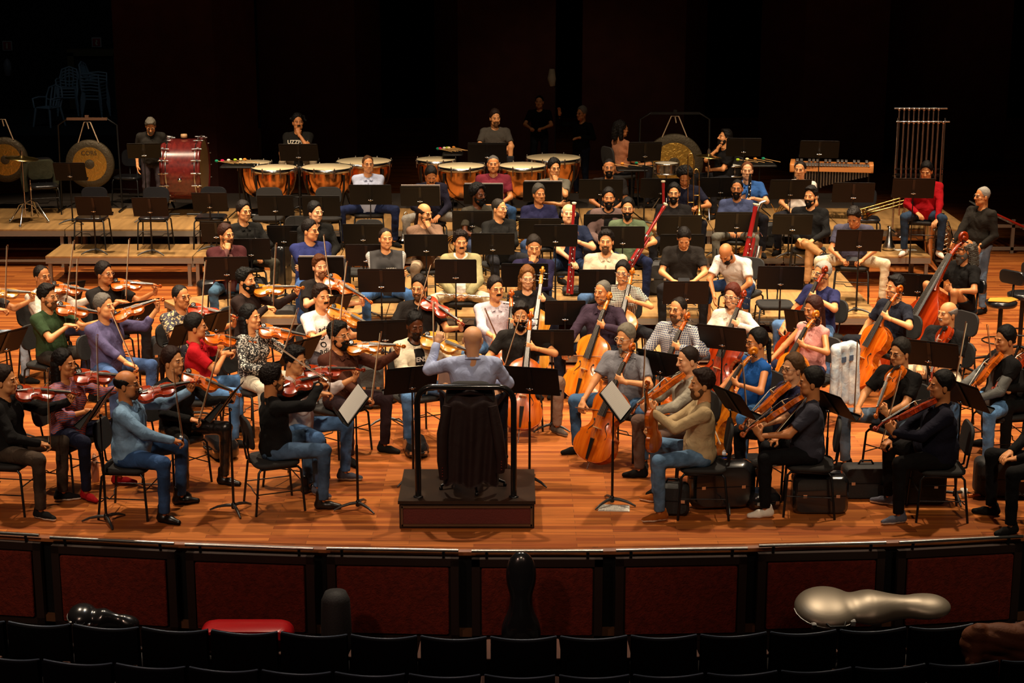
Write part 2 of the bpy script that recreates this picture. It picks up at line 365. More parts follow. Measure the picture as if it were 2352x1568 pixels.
def hair_tpl(key):
    if key in HAIR: return HAIR[key]
    h = .0075; cap = ('e', (0, .018, .054), (.088, .107, .108), None, .01); hz = .0135; sl = 1.12
    P = [cap]; am, fr = .0034, 95; top = None; extra = []
    if key == 'short': pass
    elif key == 'crop': P = [('e', (0, .015, .044), (.081, .099, .093), None, .01)]; am = .002; h = .007
    elif key == 'receding': P = [('e', (0, .017, .044), (.084, .101, .093), None, .01)]; sl = 1.15; hz = .02; am = .003
    elif key == 'ring': P = [('e', (0, .017, .036), (.086, .102, .085), None, .01)]; top = .068; sl = .6; hz = .01
    elif key == 'ringtail': P = [('e', (0, .017, .036), (.086, .102, .085), None, .01)]; top = .072; sl = .6; hz = .01; extra = [('c', (0, .10, -.02), (0, .13, -.16), .034, .026, .02)]
    elif key == 'quiff': P = [cap, ('e', (0, -.045, .115), (.060, .048, .030), None, .02)]; am = .006
    elif key == 'curly': P = [('e', (0, .018, .055), (.094, .108, .105), None, .01), ('e', (0, -.03, .115), (.065, .055, .03), None, .02)]; am = .013; fr = 190
    elif key == 'afro': P = [('e', (0, .022, .070), (.120, .120, .115), None, .01)]; am = .012; fr = 170; hz = .03
    elif key == 'flat_top': P = [('e', (0, .018, .060), (.096, .105, .110), None, .01)]; am = .006
    elif key in ('long', 'longblond'):
        P = [cap]; am = .005
        extra = [('c', (sx*.070, .035, .02), (sx*.085, .030, -.20), .030, .026, .03) for sx in (-1, 1)]+[('c', (0, .085, .0), (0, .10, -.26), .055, .040, .03), ('c', (-.05, .07, 0), (-.06, .08, -.24), .04, .034, .03), ('c', (.05, .07, 0), (.06, .08, -.24), .04, .034, .03)]
    elif key == 'frontlong':
        extra = [('c', (sx*.072, .02, .02), (sx*.088, -.04, -.24), .026, .022, .03) for sx in (-1, 1)]+[('c', (0, .085, .0), (0, .10, -.20), .055, .040, .03)]
    elif key == 'bob': extra = [('c', (sx*.070, .030, .03), (sx*.080, .02, -.12), .033, .024, .03) for sx in (-1, 1)]+[('c', (0, .085, .0), (0, .085, -.13), .060, .045, .03)]
    elif key == 'wildlong': P = [('e', (0, .03, .04), (.096, .108, .085), None, .01)]; top = .085; am = .014; fr = 150; extra = [('c', (sx*.075, .045, .02), (sx*.10, .05, -.16), .042, .036, .03) for sx in (-1, 1)]+[('c', (0, .10, .0), (0, .12, -.17), .06, .05, .03)]
    elif key == 'curlylong': P = [('e', (0, .03, .055), (.110, .112, .105), None, .01)]; am = .014; fr = 160; extra = [('c', (sx*.085, .04, .0), (sx*.10, .04, -.12), .045, .035, .03) for sx in (-1, 1)]+[('c', (0, .10, .0), (0, .11, -.12), .065, .05, .03)]
    elif key == 'ponytail': extra = [('e', (0, .12, .02), (.028, .028, .028), None, .01), ('c', (0, .13, .01), (0, .15, -.20), .030, .018, .02)]
    elif key == 'dreads': am = .008; extra = [('c', (0, .06, .09), (-.10, .07, .06), .03, .018, .02), ('c', (.0, .08, .09), (.11, .05, .09), .028, .02, .02), ('c', (.06, .05, .1), (.135, .03, .03), .022, .014, .01), ('c', (.05, .09, .05), (.12, .10, -.02), .02, .012, .01)]
    elif key == 'tuft': P = [cap, ('c', (0, .03, .13), (.005, .02, .175), .022, .016, .02)]; am = .005
    f = Field(P+extra, h)
    base = Field.__new__(Field); base.lo, base.h, base.n = f.lo, f.h, f.n; base.d = np.full(tuple(f.n), .05, 'f'); [base.add(p) for p in P]
    X, Y, Z = f.xyz(); q = (hz-(Z+sl*Y)/math.sqrt(1+sl*sl)); q = q-.026*np.clip((np.abs(X)-.045)/.03, 0, 1)*(Y < .05)+.005*np.sin(X*55+1)*np.sin(Z*40+Y*30); q = np.maximum(q, -(Z+.085+0*Y)); dd = np.maximum(base.d+.010*np.exp(np.minimum(q, 0)/.007)+.0035*np.sin(X*42+2)*np.sin(Y*38+Z*20), q)
    if top is not None: dd = np.maximum(dd, Z-top+.35*np.maximum(0, -(Y-.02)))
    if extra:
        e2 = Field.__new__(Field); e2.lo, e2.h, e2.n = f.lo, f.h, f.n; e2.d = np.full(tuple(f.n), .05, 'f'); [e2.add(p) for p in extra]
        e2.d = np.maximum(e2.d, .012-(np.sqrt((X/1.0)**2+((Y+.05))**2+(Z+.02)**2)-.072)); dd = np.minimum(dd, e2.d)
    f.d = dd.astype('f'); curl_noise(f, am*1.25, fr); V, F = f.surf(); HAIR[key] = (V, F); return HAIR[key]
def beard_tpl(key):
    if ('b', key) in HAIR: return HAIR[('b', key)]
    t = {'full': .010, 'short': .0075, 'long': .012, 'goatee': .007, 'moustache': .005}[key]
    P = []
    if key != 'moustache':
        P = [('e', (0, -.022, -.042), (.061+t, .066+t, .074+t), None, .01), ('c', (0, -.066, -.094), (0, -.056, -.090-t*2), .024+t, .026+t, .02)]
        if key == 'long': P.append(('c', (0, -.07, -.10), (0, -.075, -.15), .035, .018, .02))
        if key == 'goatee': P = [('c', (0, -.074, -.085), (0, -.080, -.118), .026, .016, .02)]
    f = Field(P+[('c', (-.024, -.092, -.043), (.024, -.092, -.043), .0065+t*.4, .0065+t*.4, .008)], .006)
    X, Y, Z = f.xyz()
    if key not in ('goatee', 'moustache'):
        f.d = np.maximum(f.d, np.minimum(np.maximum(Z+.036-.9*np.maximum(0, Y+.045), Y-.012), np.sqrt(X**2+(Y+.092)**2+((Z+.043)*2)**2)-.036)+0*X)
        f.d = np.maximum(f.d, -(np.sqrt((X/1.9)**2+(Y+.092)**2*.3+(Z+.0575)**2)-.0095)).astype('f')
    curl_noise(f, .0025, 200); V, F = f.surf(); HAIR[('b', key)] = (V, F); return HAIR[('b', key)]
def glasses_mesh():
    if 'g' in HAIR: return HAIR['g']
    b = MB()
    for s in (-1, 1):
        b.tube([(s*(.033+.023*math.cos(t)*(1 if True else 1)), -.098, .012+.017*math.sin(t)) for t in [2*math.pi*i/14 for i in range(14)]], .0022, 0, 5, True)
        b.tube([(s*.056, -.096, .018), (s*.078, -.06, .018), (s*.082, .01, .012)], .002, 0, 5)
    b.tube([(-.011, -.099, .016), (.011, -.099, .016)], .002, 0, 5); HAIR['g'] = b; return b
SHOE = {}
def shoe_mesh(key, up, sole):
    k = (key, up, sole)
    if k in SHOE: return SHOE[k]
    P = [('c', (0, .045, .040), (0, -.06, .036), .036, .036, .02), ('c', (0, -.06, .036), (0, -.150, .026), .038, .024, .02), ('c', (0, .035, .05), (0, .030, .095 if key != 'boot' else .15), .037, .036, .03)]
    f = Field(P, .008); f.cut((0, 0, .004), (0, 0, -1)); V, F = f.surf(); z = V[F].mean(1)[:, 2]
    me = raw_mesh('shoe', V, F, [cloth(up) if key != 'boot' else mat('leather_'+up, H(up), .35), cloth(sole)], (z < .024).astype('i')); SHOE[k] = me; return me
# ================================================================ people
SKIN = {'l': 'd4925f', 'm': 'bd7a4b', 't': '9a5c34', 'd': '57301a', 'p': 'dfa377'}
def skin(k): return mat('skin_'+k, H(SKIN[k]), .48, bump=.08, bscale=60, spec=.35)
def v3(*a): return np.array(a, float)
def ik(s, t, l1, l2, hint):
    d = t-s; L = np.linalg.norm(d); L2 = min(L, (l1+l2)*.995); d = d/max(L, 1e-6); t = s+d*L2
    a = (l1*l1-l2*l2+L2*L2)/(2*L2); hh = math.sqrt(max(l1*l1-a*a, 0)); n = hint-d*(hint@d); n /= np.linalg.norm(n)+1e-9
    return s+d*a+n*hh, t
def nrm(a): return a/(np.linalg.norm(a)+1e-9)
def rot(axis, deg):
    return np.array(Matrix.Rotation(R(deg), 3, axis))
HEADZ = .183         # head centre above the neck base
PEOPLE = []
def cutlab(pre, who):
    t = pre+who
    while len(t.split()) > 15 and ' and ' in who: who = who[:who.rindex(' and ')]; t = pre+who
    return ' '.join(t.split()[:16])
def person(who, px, py, z0, yaw, hair='short', hcol='1a120c', sk='l', top='202020', sleeve='short', legs='24304a', shoes=('sneaker', '15120f', '15120f'),
           pose='lap', hyaw=None, pitch=0, lean=0, b=1.0, sex='m', beard=None, bcol=None, gl=None, jacket=None, topmat=None, legmat=None, seat=.47, spread=.16, shin=0.0, knee=0.0,
           stand=False, LH=None, RH=None, LE=None, RE=None, hk=None, skirt=False, shorts=False, text=None, cross=False, desc=None, roll=0, twist=0, crouch=0, ink=None, nochair=False, foot=0, vo=None, item=None, ccol=None, chairkind=None, scale=1.0, collar=False):
    global VO
    VO = vo or {}
    """px,py: pixel of the head centre in the photograph; z0: level the feet stand on; yaw: 0 faces the hall, 90 faces stage right of the picture"""
    hz = .95 if stand else seat+.085
    S = rot('X', -0.0) @ rot('X', lean)                      # + lean tips forward (towards -Y)
    T = rot('Z', twist)
    def sp(x, y, z): return v3(0, 0, hz)+S @ (T @ v3(x, y, z))   # torso frame, origin at the hips
    neck = sp(0, .01, .50); hd = neck+S @ v3(0, -.012, HEADZ-.03)+v3(0, 0, .0)
    if pitch > 25: hd = hd+v3(0, -.04, -.03)
    hy = (hyaw-yaw) if hyaw is not None else 0
    HR = rot('Z', hy) @ rot('X', pitch+lean*.35) @ rot('Y', roll)*1.02
    # place so that the head centre projects on (px, py)
    W = at(px, py, z0+hd[2]*scale); cy, sy = math.cos(R(yaw)), math.sin(R(yaw))
    base = Vector((W.x-(cy*hd[0]-sy*hd[1])*scale, W.y-(sy*hd[0]+cy*hd[1])*scale, z0))
    E = bpy.data.objects.new('person', None); COL.objects.link(E); E.location = base; E.rotation_euler = (0, 0, R(yaw)); E.scale = (scale,)*3; E.empty_display_size = .1
    lab = desc or who
    tag(E, lab, 'person')
    BM = Rz(yaw, base) @ Matrix.Diagonal((scale, scale, scale, 1))
    def toW(p): return BM @ Vector(p)
    def toL(p): return np.array(BM.inverted() @ Vector(p))
    # ---- arms
    sw = .180*(.92 if sex == 'f' else 1)*(1+(b-1)*.5); shL, shR = sp(sw, .01, .430), sp(-sw, .01, .430)
    ext = {}
    J = dict(sp=sp, neck=neck, hd=hd, hz=hz, S=S, toW=toW, toL=toL, yaw=yaw, base=base, shL=shL, shR=shR, ext=ext, who=who, z0=z0)
    lh, rh, le, re_, lk, rk, lo, ro = POSES[pose](J)
    if LH is not None: lh = sp(*LH)
    if RH is not None: rh = sp(*RH)
    if LE is not None: le = v3(*LE)
    if RE is not None: re_ = v3(*RE)
    eL, wL = ik(shL, lh, .285, .25, nrm(le)); eR, wR = ik(shR, rh, .285, .25, nrm(re_))
    # ---- legs
    K = []
    for i, s in enumerate((1, -1)):
        hip = v3(s*.095, .0, hz)
        if stand:
            kn = v3(s*(.10+.02), -.03, .50); an = v3(s*.12, .02, .085)
            if knee: kn = v3(s*.12, -.03-.1*knee, .49)
        else:
            spx = spread+(.0 if not cross else .0); dx = spx-.08
            kn = hip+nrm(v3(s*dx*2.4, -.42, seat-.47+.015+.0*knee))*.43; kn[2] = max(seat+.045, kn[2]); fw = foot if s > 0 else shin
            an = v3(kn[0]-s*.02, kn[1]+.02-fw, .085); dd = an-kn
            if np.linalg.norm(dd) < .41 or True: pass
            if cross and s == -1:
                kn = v3(.02, -.42, seat+.16); an = v3(.26, -.52, seat+.03)
            if cross and s == 1: kn = v3(.08, -.42, seat+.04); an = v3(.06, -.46, .085)
        K.append((hip, kn, an))
    bb = b*1.05
    # ---- body skin (one continuous surface)
    HV, HF, HM = head_tpl(sex if sex != 'm' else ('w' if b > 1.12 else ('o' if hk == 'o' else 'm')))
    a3 = lambda p: tuple(float(q) for q in p)
    TM = (S @ T)
    def torso(g=0.0, low=True):
        P = [('c', a3(sp(-.080*bb, .0, .335)), a3(sp(.080*bb, 0, .335)), .100*bb**.6+g, .100*bb**.6+g, .04),
             ('e', a3(sp(0, 0, .25)), (.150*bb+g, .112*bb+g, .17), TM, .04), ('e', a3(sp(0, -.012*bb, .10)), (.150*bb+g, .125*bb**1.5+g, .14), TM, .05),
             ('c', a3(sp(0, .015, .475)), a3(shR), .045+g, .052+g, .035), ('c', a3(sp(0, .015, .475)), a3(shL), .045+g, .052+g, .035)]
        if sex == 'f': P += [('e', a3(sp(s*.075, -.095, .30)), (.062+g, .05+g, .06+g), TM, .03) for s in (1, -1)]
        if low: P.append(('e', a3(sp(0, .0, .0)), (.165*bb**.7+g, .13*bb**.7+g, .12), None, .05))
        return P
    def arm(sh, el, wr, g=0.0, upto=2.0, k=.02):
        r1, r2, r3 = .050*bb**.5+g, .040*bb**.4+g, .027+g*.9
        if sex == 'f': r1 -= .008; r2 -= .005; r3 -= .002
        if upto <= 1: return [('c', a3(sh), a3(sh+(el-sh)*upto), r1+.003, r1-(r1-r2)*upto*.5, .03)]
        f = upto-1; return [('c', a3(sh), a3(el), r1, r2, .03), ('c', a3(el), a3(el+(wr-el)*f), r2, r2+(r3-r2)*f, k)]
    lg = []
    for hip, kn, an in K: lg += [('c', a3(hip), a3(kn), .082*bb**.5, .056, .03), ('c', a3(kn), a3(an), .053, .036, .02)]
    hneck = hd+HR @ v3(0, .03, -.11)
    ga = -.013 if sleeve == 'long' or jacket else -.004
    P = torso(-.014)+arm(shL, eL, wL, ga)+arm(shR, eR, wR, ga)+[('c', a3(sp(0, .02, .44)), a3(hneck), .060*bb**.3, .052*bb**.3, .03)]
    if not stand or True: P += [(q[0], q[1], q[2], q[3]-.012, q[4]-.008, q[5]) for q in lg]
    far = z0 > .4
    f = Field(P, .016 if far else .0125); V, F = f.surf(); VV = [V]; FF = [F]; MI = [np.zeros(len(F), 'i')]; n = len(V)
    VV.append((HR @ HV.T).T+hd); FF.append(HF+n); MI.append(HM); n += len(HV)
    for s, el, wr, hd_kind, o in ((1, eL, wL, lk, lo), (-1, eR, wR, rk, ro)):
        AV, AF = hand_tpl(hd_kind); AV = AV.copy()*(1.0 if sex == 'm' else .92); fore = nrm(wr-el); fd = nrm(o[0]) if o is not None and o[0] is not None else fore
        fd = nrm(fd+fore*.35); pn = nrm(o[1]) if o is not None else v3(0, -1, 0); pn = nrm(pn-fd*(pn@fd)); z = -fd; y = -pn; x = np.cross(y, z)
        # right hand: thumb +X.  For a person facing -Y with the arm hanging, palm inward
        if s == -1: AV[:, 0] *= -1; AF = AF[:, ::-1]
        M3 = np.stack([x, y, z], 1); VV.append((M3 @ AV.T).T+wr+fore*.004); FF.append(AF+n); MI.append(np.zeros(len(AF), 'i')); n += len(AV)
    hm = mat('hair_'+hcol, tuple(c*.7 for c in H(hcol)), .62, bump=.3, bscale=180, spec=.22); lip = mat('lips_'+sk, tuple(c*.72 for c in H(SKIN[sk])), .45)
    body = raw_mesh('body', np.concatenate(VV), np.concatenate(FF), [skin(sk), hm, lip, mat('eye_white', (.34, .29, .25), .3), mat('eye_iris', (.015, .008, .005), .2)], np.concatenate(MI))
    link('body', body, E)
    # ---- top
    tm = topmat or cloth(top); g = .012
    up = {'short': .72, 'long': 1.95, 'none': 0, 'elbow': .98, 'roll': 1.35}[sleeve]
    P = torso(g)
    if up: P += arm(shL, eL, wL, g, up)+arm(shR, eR, wR, g, up)
    f = Field(P, .014 if far else .0115)
    X, Y, Z = f.xyz(); nk = sp(0, -.035, .545); f.d = np.maximum(f.d, (.085-np.sqrt((X-nk[0])**2+(Y-nk[1])**2+(Z-nk[2])**2)))
    if not stand: f.d = np.maximum(f.d, (hz-.06)-Z+0*X)
    else: f.d = np.maximum(f.d, (hz-.10)-Z+0*X)
    if up and up < 1:
        for sh, el in ((shL, eL), (shR, eR)):
            c = sh+(el-sh)*up; nn = nrm(el-sh); q = (X-c[0])*nn[0]+(Y-c[1])*nn[1]+(Z-c[2])*nn[2]; far_ = np.sqrt((X-c[0])**2+(Y-c[1])**2+(Z-c[2])**2)-.115
            f.d = np.maximum(f.d, np.minimum(q, -far_))
    f.d = (f.d+.0035*np.sin(Z*46+3*np.sin(X*17+Y*9))*np.sin(X*22+Z*13)).astype('f')     # soft folds
    V, F = f.surf(); sh_me = raw_mesh('shirt', V, F, [tm]); link('shirt', sh_me, E)
    if collar:
        cb = MB(); cb.tube([a3(sp(.074*math.sin(t), .012-.078*math.cos(t)*(-1), .478+.030*(-math.cos(t))*(-1))) for t in [R(k*20) for k in range(-8, 9)]], [.010]+[.016]*15+[.010], 0, 7, flat=.6)
        for sx in (-1, 1): cb.box(a3(sp(sx*.042, -.088, .445)), (.045, .012, .04), 0, Matrix.Rotation(R(sx*25), 4, 'Y') @ Matrix.Rotation(R(-25), 4, 'X'))
        cb.box(a3(sp(0, -.118*bb, .26)), (.020, .006, .26), 0)
        link('collar', cb.mesh('collar', tm), E)
    if text:
        for (txt, cx, cz, sz, tc) in text: decal(txt, sh_me, J, cx, cz, sz, tc, E)
    if jacket:
        jm, jup = (jacket if isinstance(jacket, tuple) else (jacket, 1.95)); g2 = .024
        f = Field(torso(g2)+arm(shL, eL, wL, g2, jup)+arm(shR, eR, wR, g2, jup), .0145)
        X, Y, Z = f.xyz(); f.d = np.maximum(f.d, (.098-np.sqrt((X-nk[0])**2+(Y-nk[1])**2+(Z-nk[2])**2))); f.d = np.maximum(f.d, (hz-.07)-Z+0*X)
        c0 = sp(0, -.1, .3); f.d = np.maximum(f.d, -np.maximum(np.abs(X-c0[0])-.055, Y-c0[1]-.03)+0*Z).astype('f')
        V, F = f.surf(); link('jacket', raw_mesh('jacket', V, F, [cloth(jm)]), E)
    # ---- trousers
    lm = legmat or denim(legs); P = [('e', a3(v3(0, 0, hz-.01)), (.172*bb**.7, .138*bb**.7, .115), None, .05)]
    for hip, kn, an in K:
        e = an+nrm(kn-an)*(.0 if not shorts else .30)
        P += [('c', a3(hip), a3(kn), .088*bb**.5, .064, .03), ('c', a3(kn), a3(e), .062, .050 if sex == 'm' else .044, .02)]
    f = Field(P, .016 if far else .013)
    X, Y, Z = f.xyz(); f.d = np.maximum(f.d, Z-(hz+.09)+0*X)
    for hip, kn, an in K:
        c = an+nrm(kn-an)*.012; nn = nrm(an-kn); q = (X-c[0])*nn[0]+(Y-c[1])*nn[1]+(Z-c[2])*nn[2]; r_ = np.sqrt((X-c[0])**2+(Y-c[1])**2+(Z-c[2])**2)-.12
        f.d = np.maximum(f.d, np.minimum(q, -r_))
    f.d = (f.d+.003*np.sin(Z*50+3*np.sin(X*20))*np.sin(Y*25+Z*11)).astype('f')
    V, F = f.surf(); link('trousers' if not shorts else 'shorts', raw_mesh('trousers', V, F, [lm]), E)
    for i, (hip, kn, an) in enumerate(K):
        d = kn-hip; a = math.atan2(d[0], -d[1]) if not stand else (0.2 if i == 0 else -.2)
        M = Matrix.Translation(Vector((an[0], an[1], an[2]-.085))) @ Matrix.Rotation(a*.8, 4, 'Z')
        if cross and i == 1: M = Matrix.Translation(Vector((an[0], an[1], an[2]-.06))) @ Matrix.Rotation(.9, 4, 'Z') @ Matrix.Rotation(R(-20), 4, 'X')
        link('shoe', shoe_mesh(*shoes), E, M=M)
    # ---- hair, beard, glasses
    HM4 = Matrix.Translation(Vector(hd)) @ Matrix(HR.tolist()).to_4x4()
    if hair != 'bald':
        ky = ('h', hair, hcol)
        if ky not in SHOE: V, F = hair_tpl(hair); SHOE[ky] = raw_mesh('hair', V, F, [hm])
        link('hair', SHOE[ky], E, M=HM4 @ Matrix.Diagonal((1.03 if b > 1.12 else 1, 1, 1, 1)))
    if beard:
        bc = bcol or hcol; ky = ('b', beard, bc, sk if beard == 'short' else '')
        if ky not in SHOE: V, F = beard_tpl(beard); SHOE[ky] = raw_mesh('beard', V, F, [mat('hair_'+bc if beard != 'short' else 'stubble_'+bc+sk, tuple(c*.7 for c in H(bc)) if beard != 'short' else tuple(.62*c+.14*k for c, k in zip(H(bc), H(SKIN[sk]))), .62, bump=.3, bscale=180, spec=.22)])
        link('beard', SHOE[ky], E, M=HM4 @ Matrix.Diagonal((1.10 if b > 1.12 else 1, 1.02, 1, 1)))
    if gl:
        ky = ('g', gl)
        if ky not in SHOE: SHOE[ky] = glasses_mesh().mesh('glasses', mat('glasses_'+gl, H(gl), .3))
        link('glasses', SHOE[ky], E, M=HM4)
    J.update(vo=dict(VO), item=item, ccol=ccol, chairkind=chairkind, lk=lk, eL=eL, eR=eR, wL=wL, wR=wR, K=K, E=E, HM=HM4, seat=seat); PEOPLE.append(J)
    if not stand and not nochair: place_chair(who, base, yaw, z0, seat, chairkind)
    props(J)
    return J
def decal(txt, me, J, cx, cz, sz, col, parent):
    """print lettering on the chest: text outlines dropped onto the shirt surface"""
    cu = bpy.data.curves.new('print', 'FONT'); cu.body = txt; cu.size = sz; cu.align_x = 'CENTER'; cu.resolution_u = 2; cu.offset = sz*.02
    to = bpy.data.objects.new('t', cu); COL.objects.link(to); dg = bpy.context.evaluated_depsgraph_get(); tme = bpy.data.meshes.new_from_object(to.evaluated_get(dg))
    bpy.data.objects.remove(to)
    bm = bmesh.new(); bm.from_mesh(tme); bmesh.ops.triangulate(bm, faces=bm.faces[:]); 
    for _ in range(1): bmesh.ops.subdivide_edges(bm, edges=[e for e in bm.edges if e.calc_length() > sz*.25], cuts=1)
    bt = bmesh.new(); bt.from_mesh(me); T = BVHTree.FromBMesh(bt); sp = J['sp']; S = J['S']
    for v in bm.verts:
        p = Vector(sp(cx+v.co.x, -.5, cz+v.co.y)); d = Vector(S @ v3(0, 1, 0)); h = T.ray_cast(p, d)
        v.co = (h[0]-d*.004) if h[0] else Vector(sp(cx+v.co.x, -.13, cz+v.co.y))
    me2 = bpy.data.meshes.new('print'); bm.to_mesh(me2); me2.materials.append(cloth(col)); bm.free(); bt.free()
    link('chest_print', me2, parent)
# ================================================================ poses: return wrists, elbow hints, hand kinds, (finger dir, palm dir)
def P_lap(J):
    sp = J['sp']; return sp(.10, -.28, .10), sp(-.10, -.28, .10), v3(1, .6, -.4), v3(-1, .6, -.4), 'relax', 'relax', (v3(-.6, -1, -.3), v3(0, .1, -1)), (v3(.6, -1, -.3), v3(0, .1, -1))
def P_clasp(J):
    sp = J['sp']; return sp(.09, -.32, .07), sp(-.09, -.32, .07), v3(1, .3, -.4), v3(-1, .3, -.4), 'hold', 'hold', (v3(-1, -.5, -.3), v3(0, .6, -.6)), (v3(1, -.5, -.3), v3(0, .6, -.6))
def P_crossed(J):
    sp = J['sp']; return sp(-.10, -.20, .20), sp(.10, -.235, .23), v3(1, -.3, -.6), v3(-1, -.3, -.6), 'relax', 'relax', (v3(-1, 0, .25), v3(0, 1, 0)), (v3(1, 0, .25), v3(0, 1, 0))
def P_chin(J):      # right hand at the mouth, left across
    sp = J['sp']; h = J['hd']; return sp(-.06, -.22, .16), h+v3(-.02, -.12, -.17), v3(1, -.2, -.6), v3(-.5, -.8, -.9), 'relax', 'grip', (v3(-1, 0, 0), v3(0, 1, 0)), (v3(.1, .2, 1), v3(.3, 1, 0))
def P_chinL(J):
    sp = J['sp']; h = J['hd']; return h+v3(.02, -.12, -.17), sp(.06, -.22, .16), v3(.5, -.8, -.9), v3(-1, -.2, -.6), 'grip', 'relax', (v3(-.1, .2, 1), v3(-.3, 1, 0)), (v3(1, 0, 0), v3(0, 1, 0))
def P_stand(J):
    sp = J['sp']; return sp(.25, -.08, -.05), sp(-.25, -.08, -.05), v3(.4, 1, -.2), v3(-.4, 1, -.2), 'relax', 'relax', (v3(0, -.2, -1), v3(-1, 0, 0)), (v3(0, -.2, -1), v3(1, 0, 0))
def P_front(J):     # both hands forward at waist, manipulating something
    sp = J['sp']; return sp(.13, -.36, .17), sp(-.13, -.36, .17), v3(1, .4, -.5), v3(-1, .4, -.5), 'hold', 'hold', (v3(-.5, -1, .1), v3(0, .4, -1)), (v3(.5, -1, .1), v3(0, .4, -1))
def P_violin(J):
    sp = J['sp']; n = J['neck']; V = J['ext'].setdefault('vio', {})
    b0 = n+v3(.045, -.075, .035); a = VO.get('a', 38); e = VO.get('e', -6); d = v3(math.sin(R(a))*math.cos(R(e)), -math.cos(R(a))*math.cos(R(e)), math.sin(R(e)))
    up = nrm(v3(-.45, -.15, 1)); J['ext']['vio'] = (b0, d, up)
    w = b0+d*.50*VO.get('sc', 1)+v3(.035, .03, -.075); V = 0
    m = VO.get('bow', 'up'); rh = sp(-.10, -.3, .1); bd = v3(0, 0, 1)
    if 'vb' in VO: b0 = sp(*VO['vb']); d = nrm(v3(*VO['vd'])); up = nrm(v3(*VO.get('vu', (-.3, -1, .2)))); J['ext']['vio'] = (b0, d, up); w = b0+d*.50
    if m == 'up': rh = n+v3(-.02, -.30, -.13); bd = nrm(v3(.12, -.02, 1))
    elif m == 'play': rh = b0+d*.2+v3(-.20, -.16, .03); bd = nrm(v3(.72, .42, .30))
    elif m == 'lap': rh = sp(-.13, -.34, .12); bd = nrm(v3(.10, .0, 1))
    elif m == 'side': rh = sp(-.12, -.33, .17); bd = nrm(v3(.25, -.25, 1))
    if 'rh' in VO: rh = sp(*VO['rh'])
    if 'bd' in VO: bd = nrm(v3(*VO['bd']))
    J['ext']['bow'] = bd; J['ext']['bowside'] = -1
    return w, rh, v3(.35, -.25, -1), v3(-1, .2, -.7), 'grip', 'hold', (v3(-.3, -.3, 1), -d*0+v3(-.8, .2, .3)), (nrm(v3(.5, -.6, -.2)), v3(0, 0, -1))
def P_cello(J):
    sp = J['sp']; hz = J['hz']; n = J['neck']; o = VO; sx = o.get('sx', .14)
    E_ = v3(o.get('ex', -.03), o.get('ey', -.62), .0); Sc = v3(sx, o.get('sy', -.05), hz+o.get('sz', .80)); u = nrm(Sc-E_)
    fr = v3(o.get('tw', 0.0), -1, 0); fr = nrm(fr-u*(fr@u)); L = np.linalg.norm(Sc-E_)
    J['ext']['cello'] = (E_, u, fr, L)
    top = Sc; nk = E_+u*(L-.33)
    lh = nk+fr*.095+v3(.075, .0, -.030)+np.array(o.get('lh', (0, 0, 0))); m = o.get('bow', 'low')
    br = E_+u*(L-.80)
    if m == 'low': rh = sp(-.30, -.30, .02); bd = nrm(v3(.9, -.2, -.35))
    elif m == 'play': rh = br+fr*.1+v3(-.34, .03, -.02); bd = nrm(v3(1, -.06, .08))
    elif m == 'hang': rh = sp(-.34, -.22, .0); bd = nrm(v3(-.1, -.35, -1))
    elif m == 'none': rh = sp(-.10, -.30, .12); bd = None
    if 'rh' in o: rh = sp(*o['rh'])
    if 'bd' in o: bd = nrm(v3(*o['bd']))
    if bd is not None: J['ext']['bow'] = bd
    return lh, rh, v3(1, .1, -.5), v3(-1, .5, -.5), 'grip', 'hold', (v3(-1, -.2, .4), v3(-.3, 1, 0)), (v3(.2, -.6, -.8), v3(0, .6, -.6))
def P_conduct(J):
    sp = J['sp']; return sp(.27, -.24, .40), sp(-.20, -.34, .16), v3(.6, .3, -1), v3(-1, .4, -.6), 'hold', 'relax', (v3(-.3, -.2, 1), v3(0, -1, 0)), (v3(.5, -1, 0), v3(0, 0, -1))
def P_both_lap_inst(J):
    sp = J['sp']; return sp(.17, -.30, .26), sp(-.17, -.24, .06), v3(1, .3, -.6), v3(-1, .4, -.4), 'grip', 'relax', (v3(-1, -.3, .2), v3(0, 1, 0)), (v3(.4, -1, -.4), v3(0, .1, -1))
def P_wave(J):
    sp = J['sp']; return sp(.22, -.30, .25), sp(-.34, -.25, .62), v3(1, .4, -.6), v3(-1, .4, -.9), 'relax', 'flat', (v3(-.5, -1, 0), v3(0, 0, -1)), (v3(0, -.1, 1), v3(0, -1, 0))
def P_down(J):      # bending forward, forearms on the knees
    sp = J['sp']; return v3(.16, -.52, J['hz']-.02), v3(-.10, -.55, J['hz']-.05), v3(1, .2, .2), v3(-1, .2, .2), 'relax', 'relax', (v3(-.4, -.6, -1), v3(-.6, .3, 0)), (v3(.3, -.6, -1), v3(.6, .3, 0))
POSES = dict(lap=P_lap, clasp=P_clasp, crossed=P_crossed, chin=P_chin, chinL=P_chinL, stand=P_stand, front=P_front, violin=P_violin, cello=P_cello, conduct=P_conduct, inst=P_both_lap_inst, wave=P_wave, down=P_down)
VO = {}
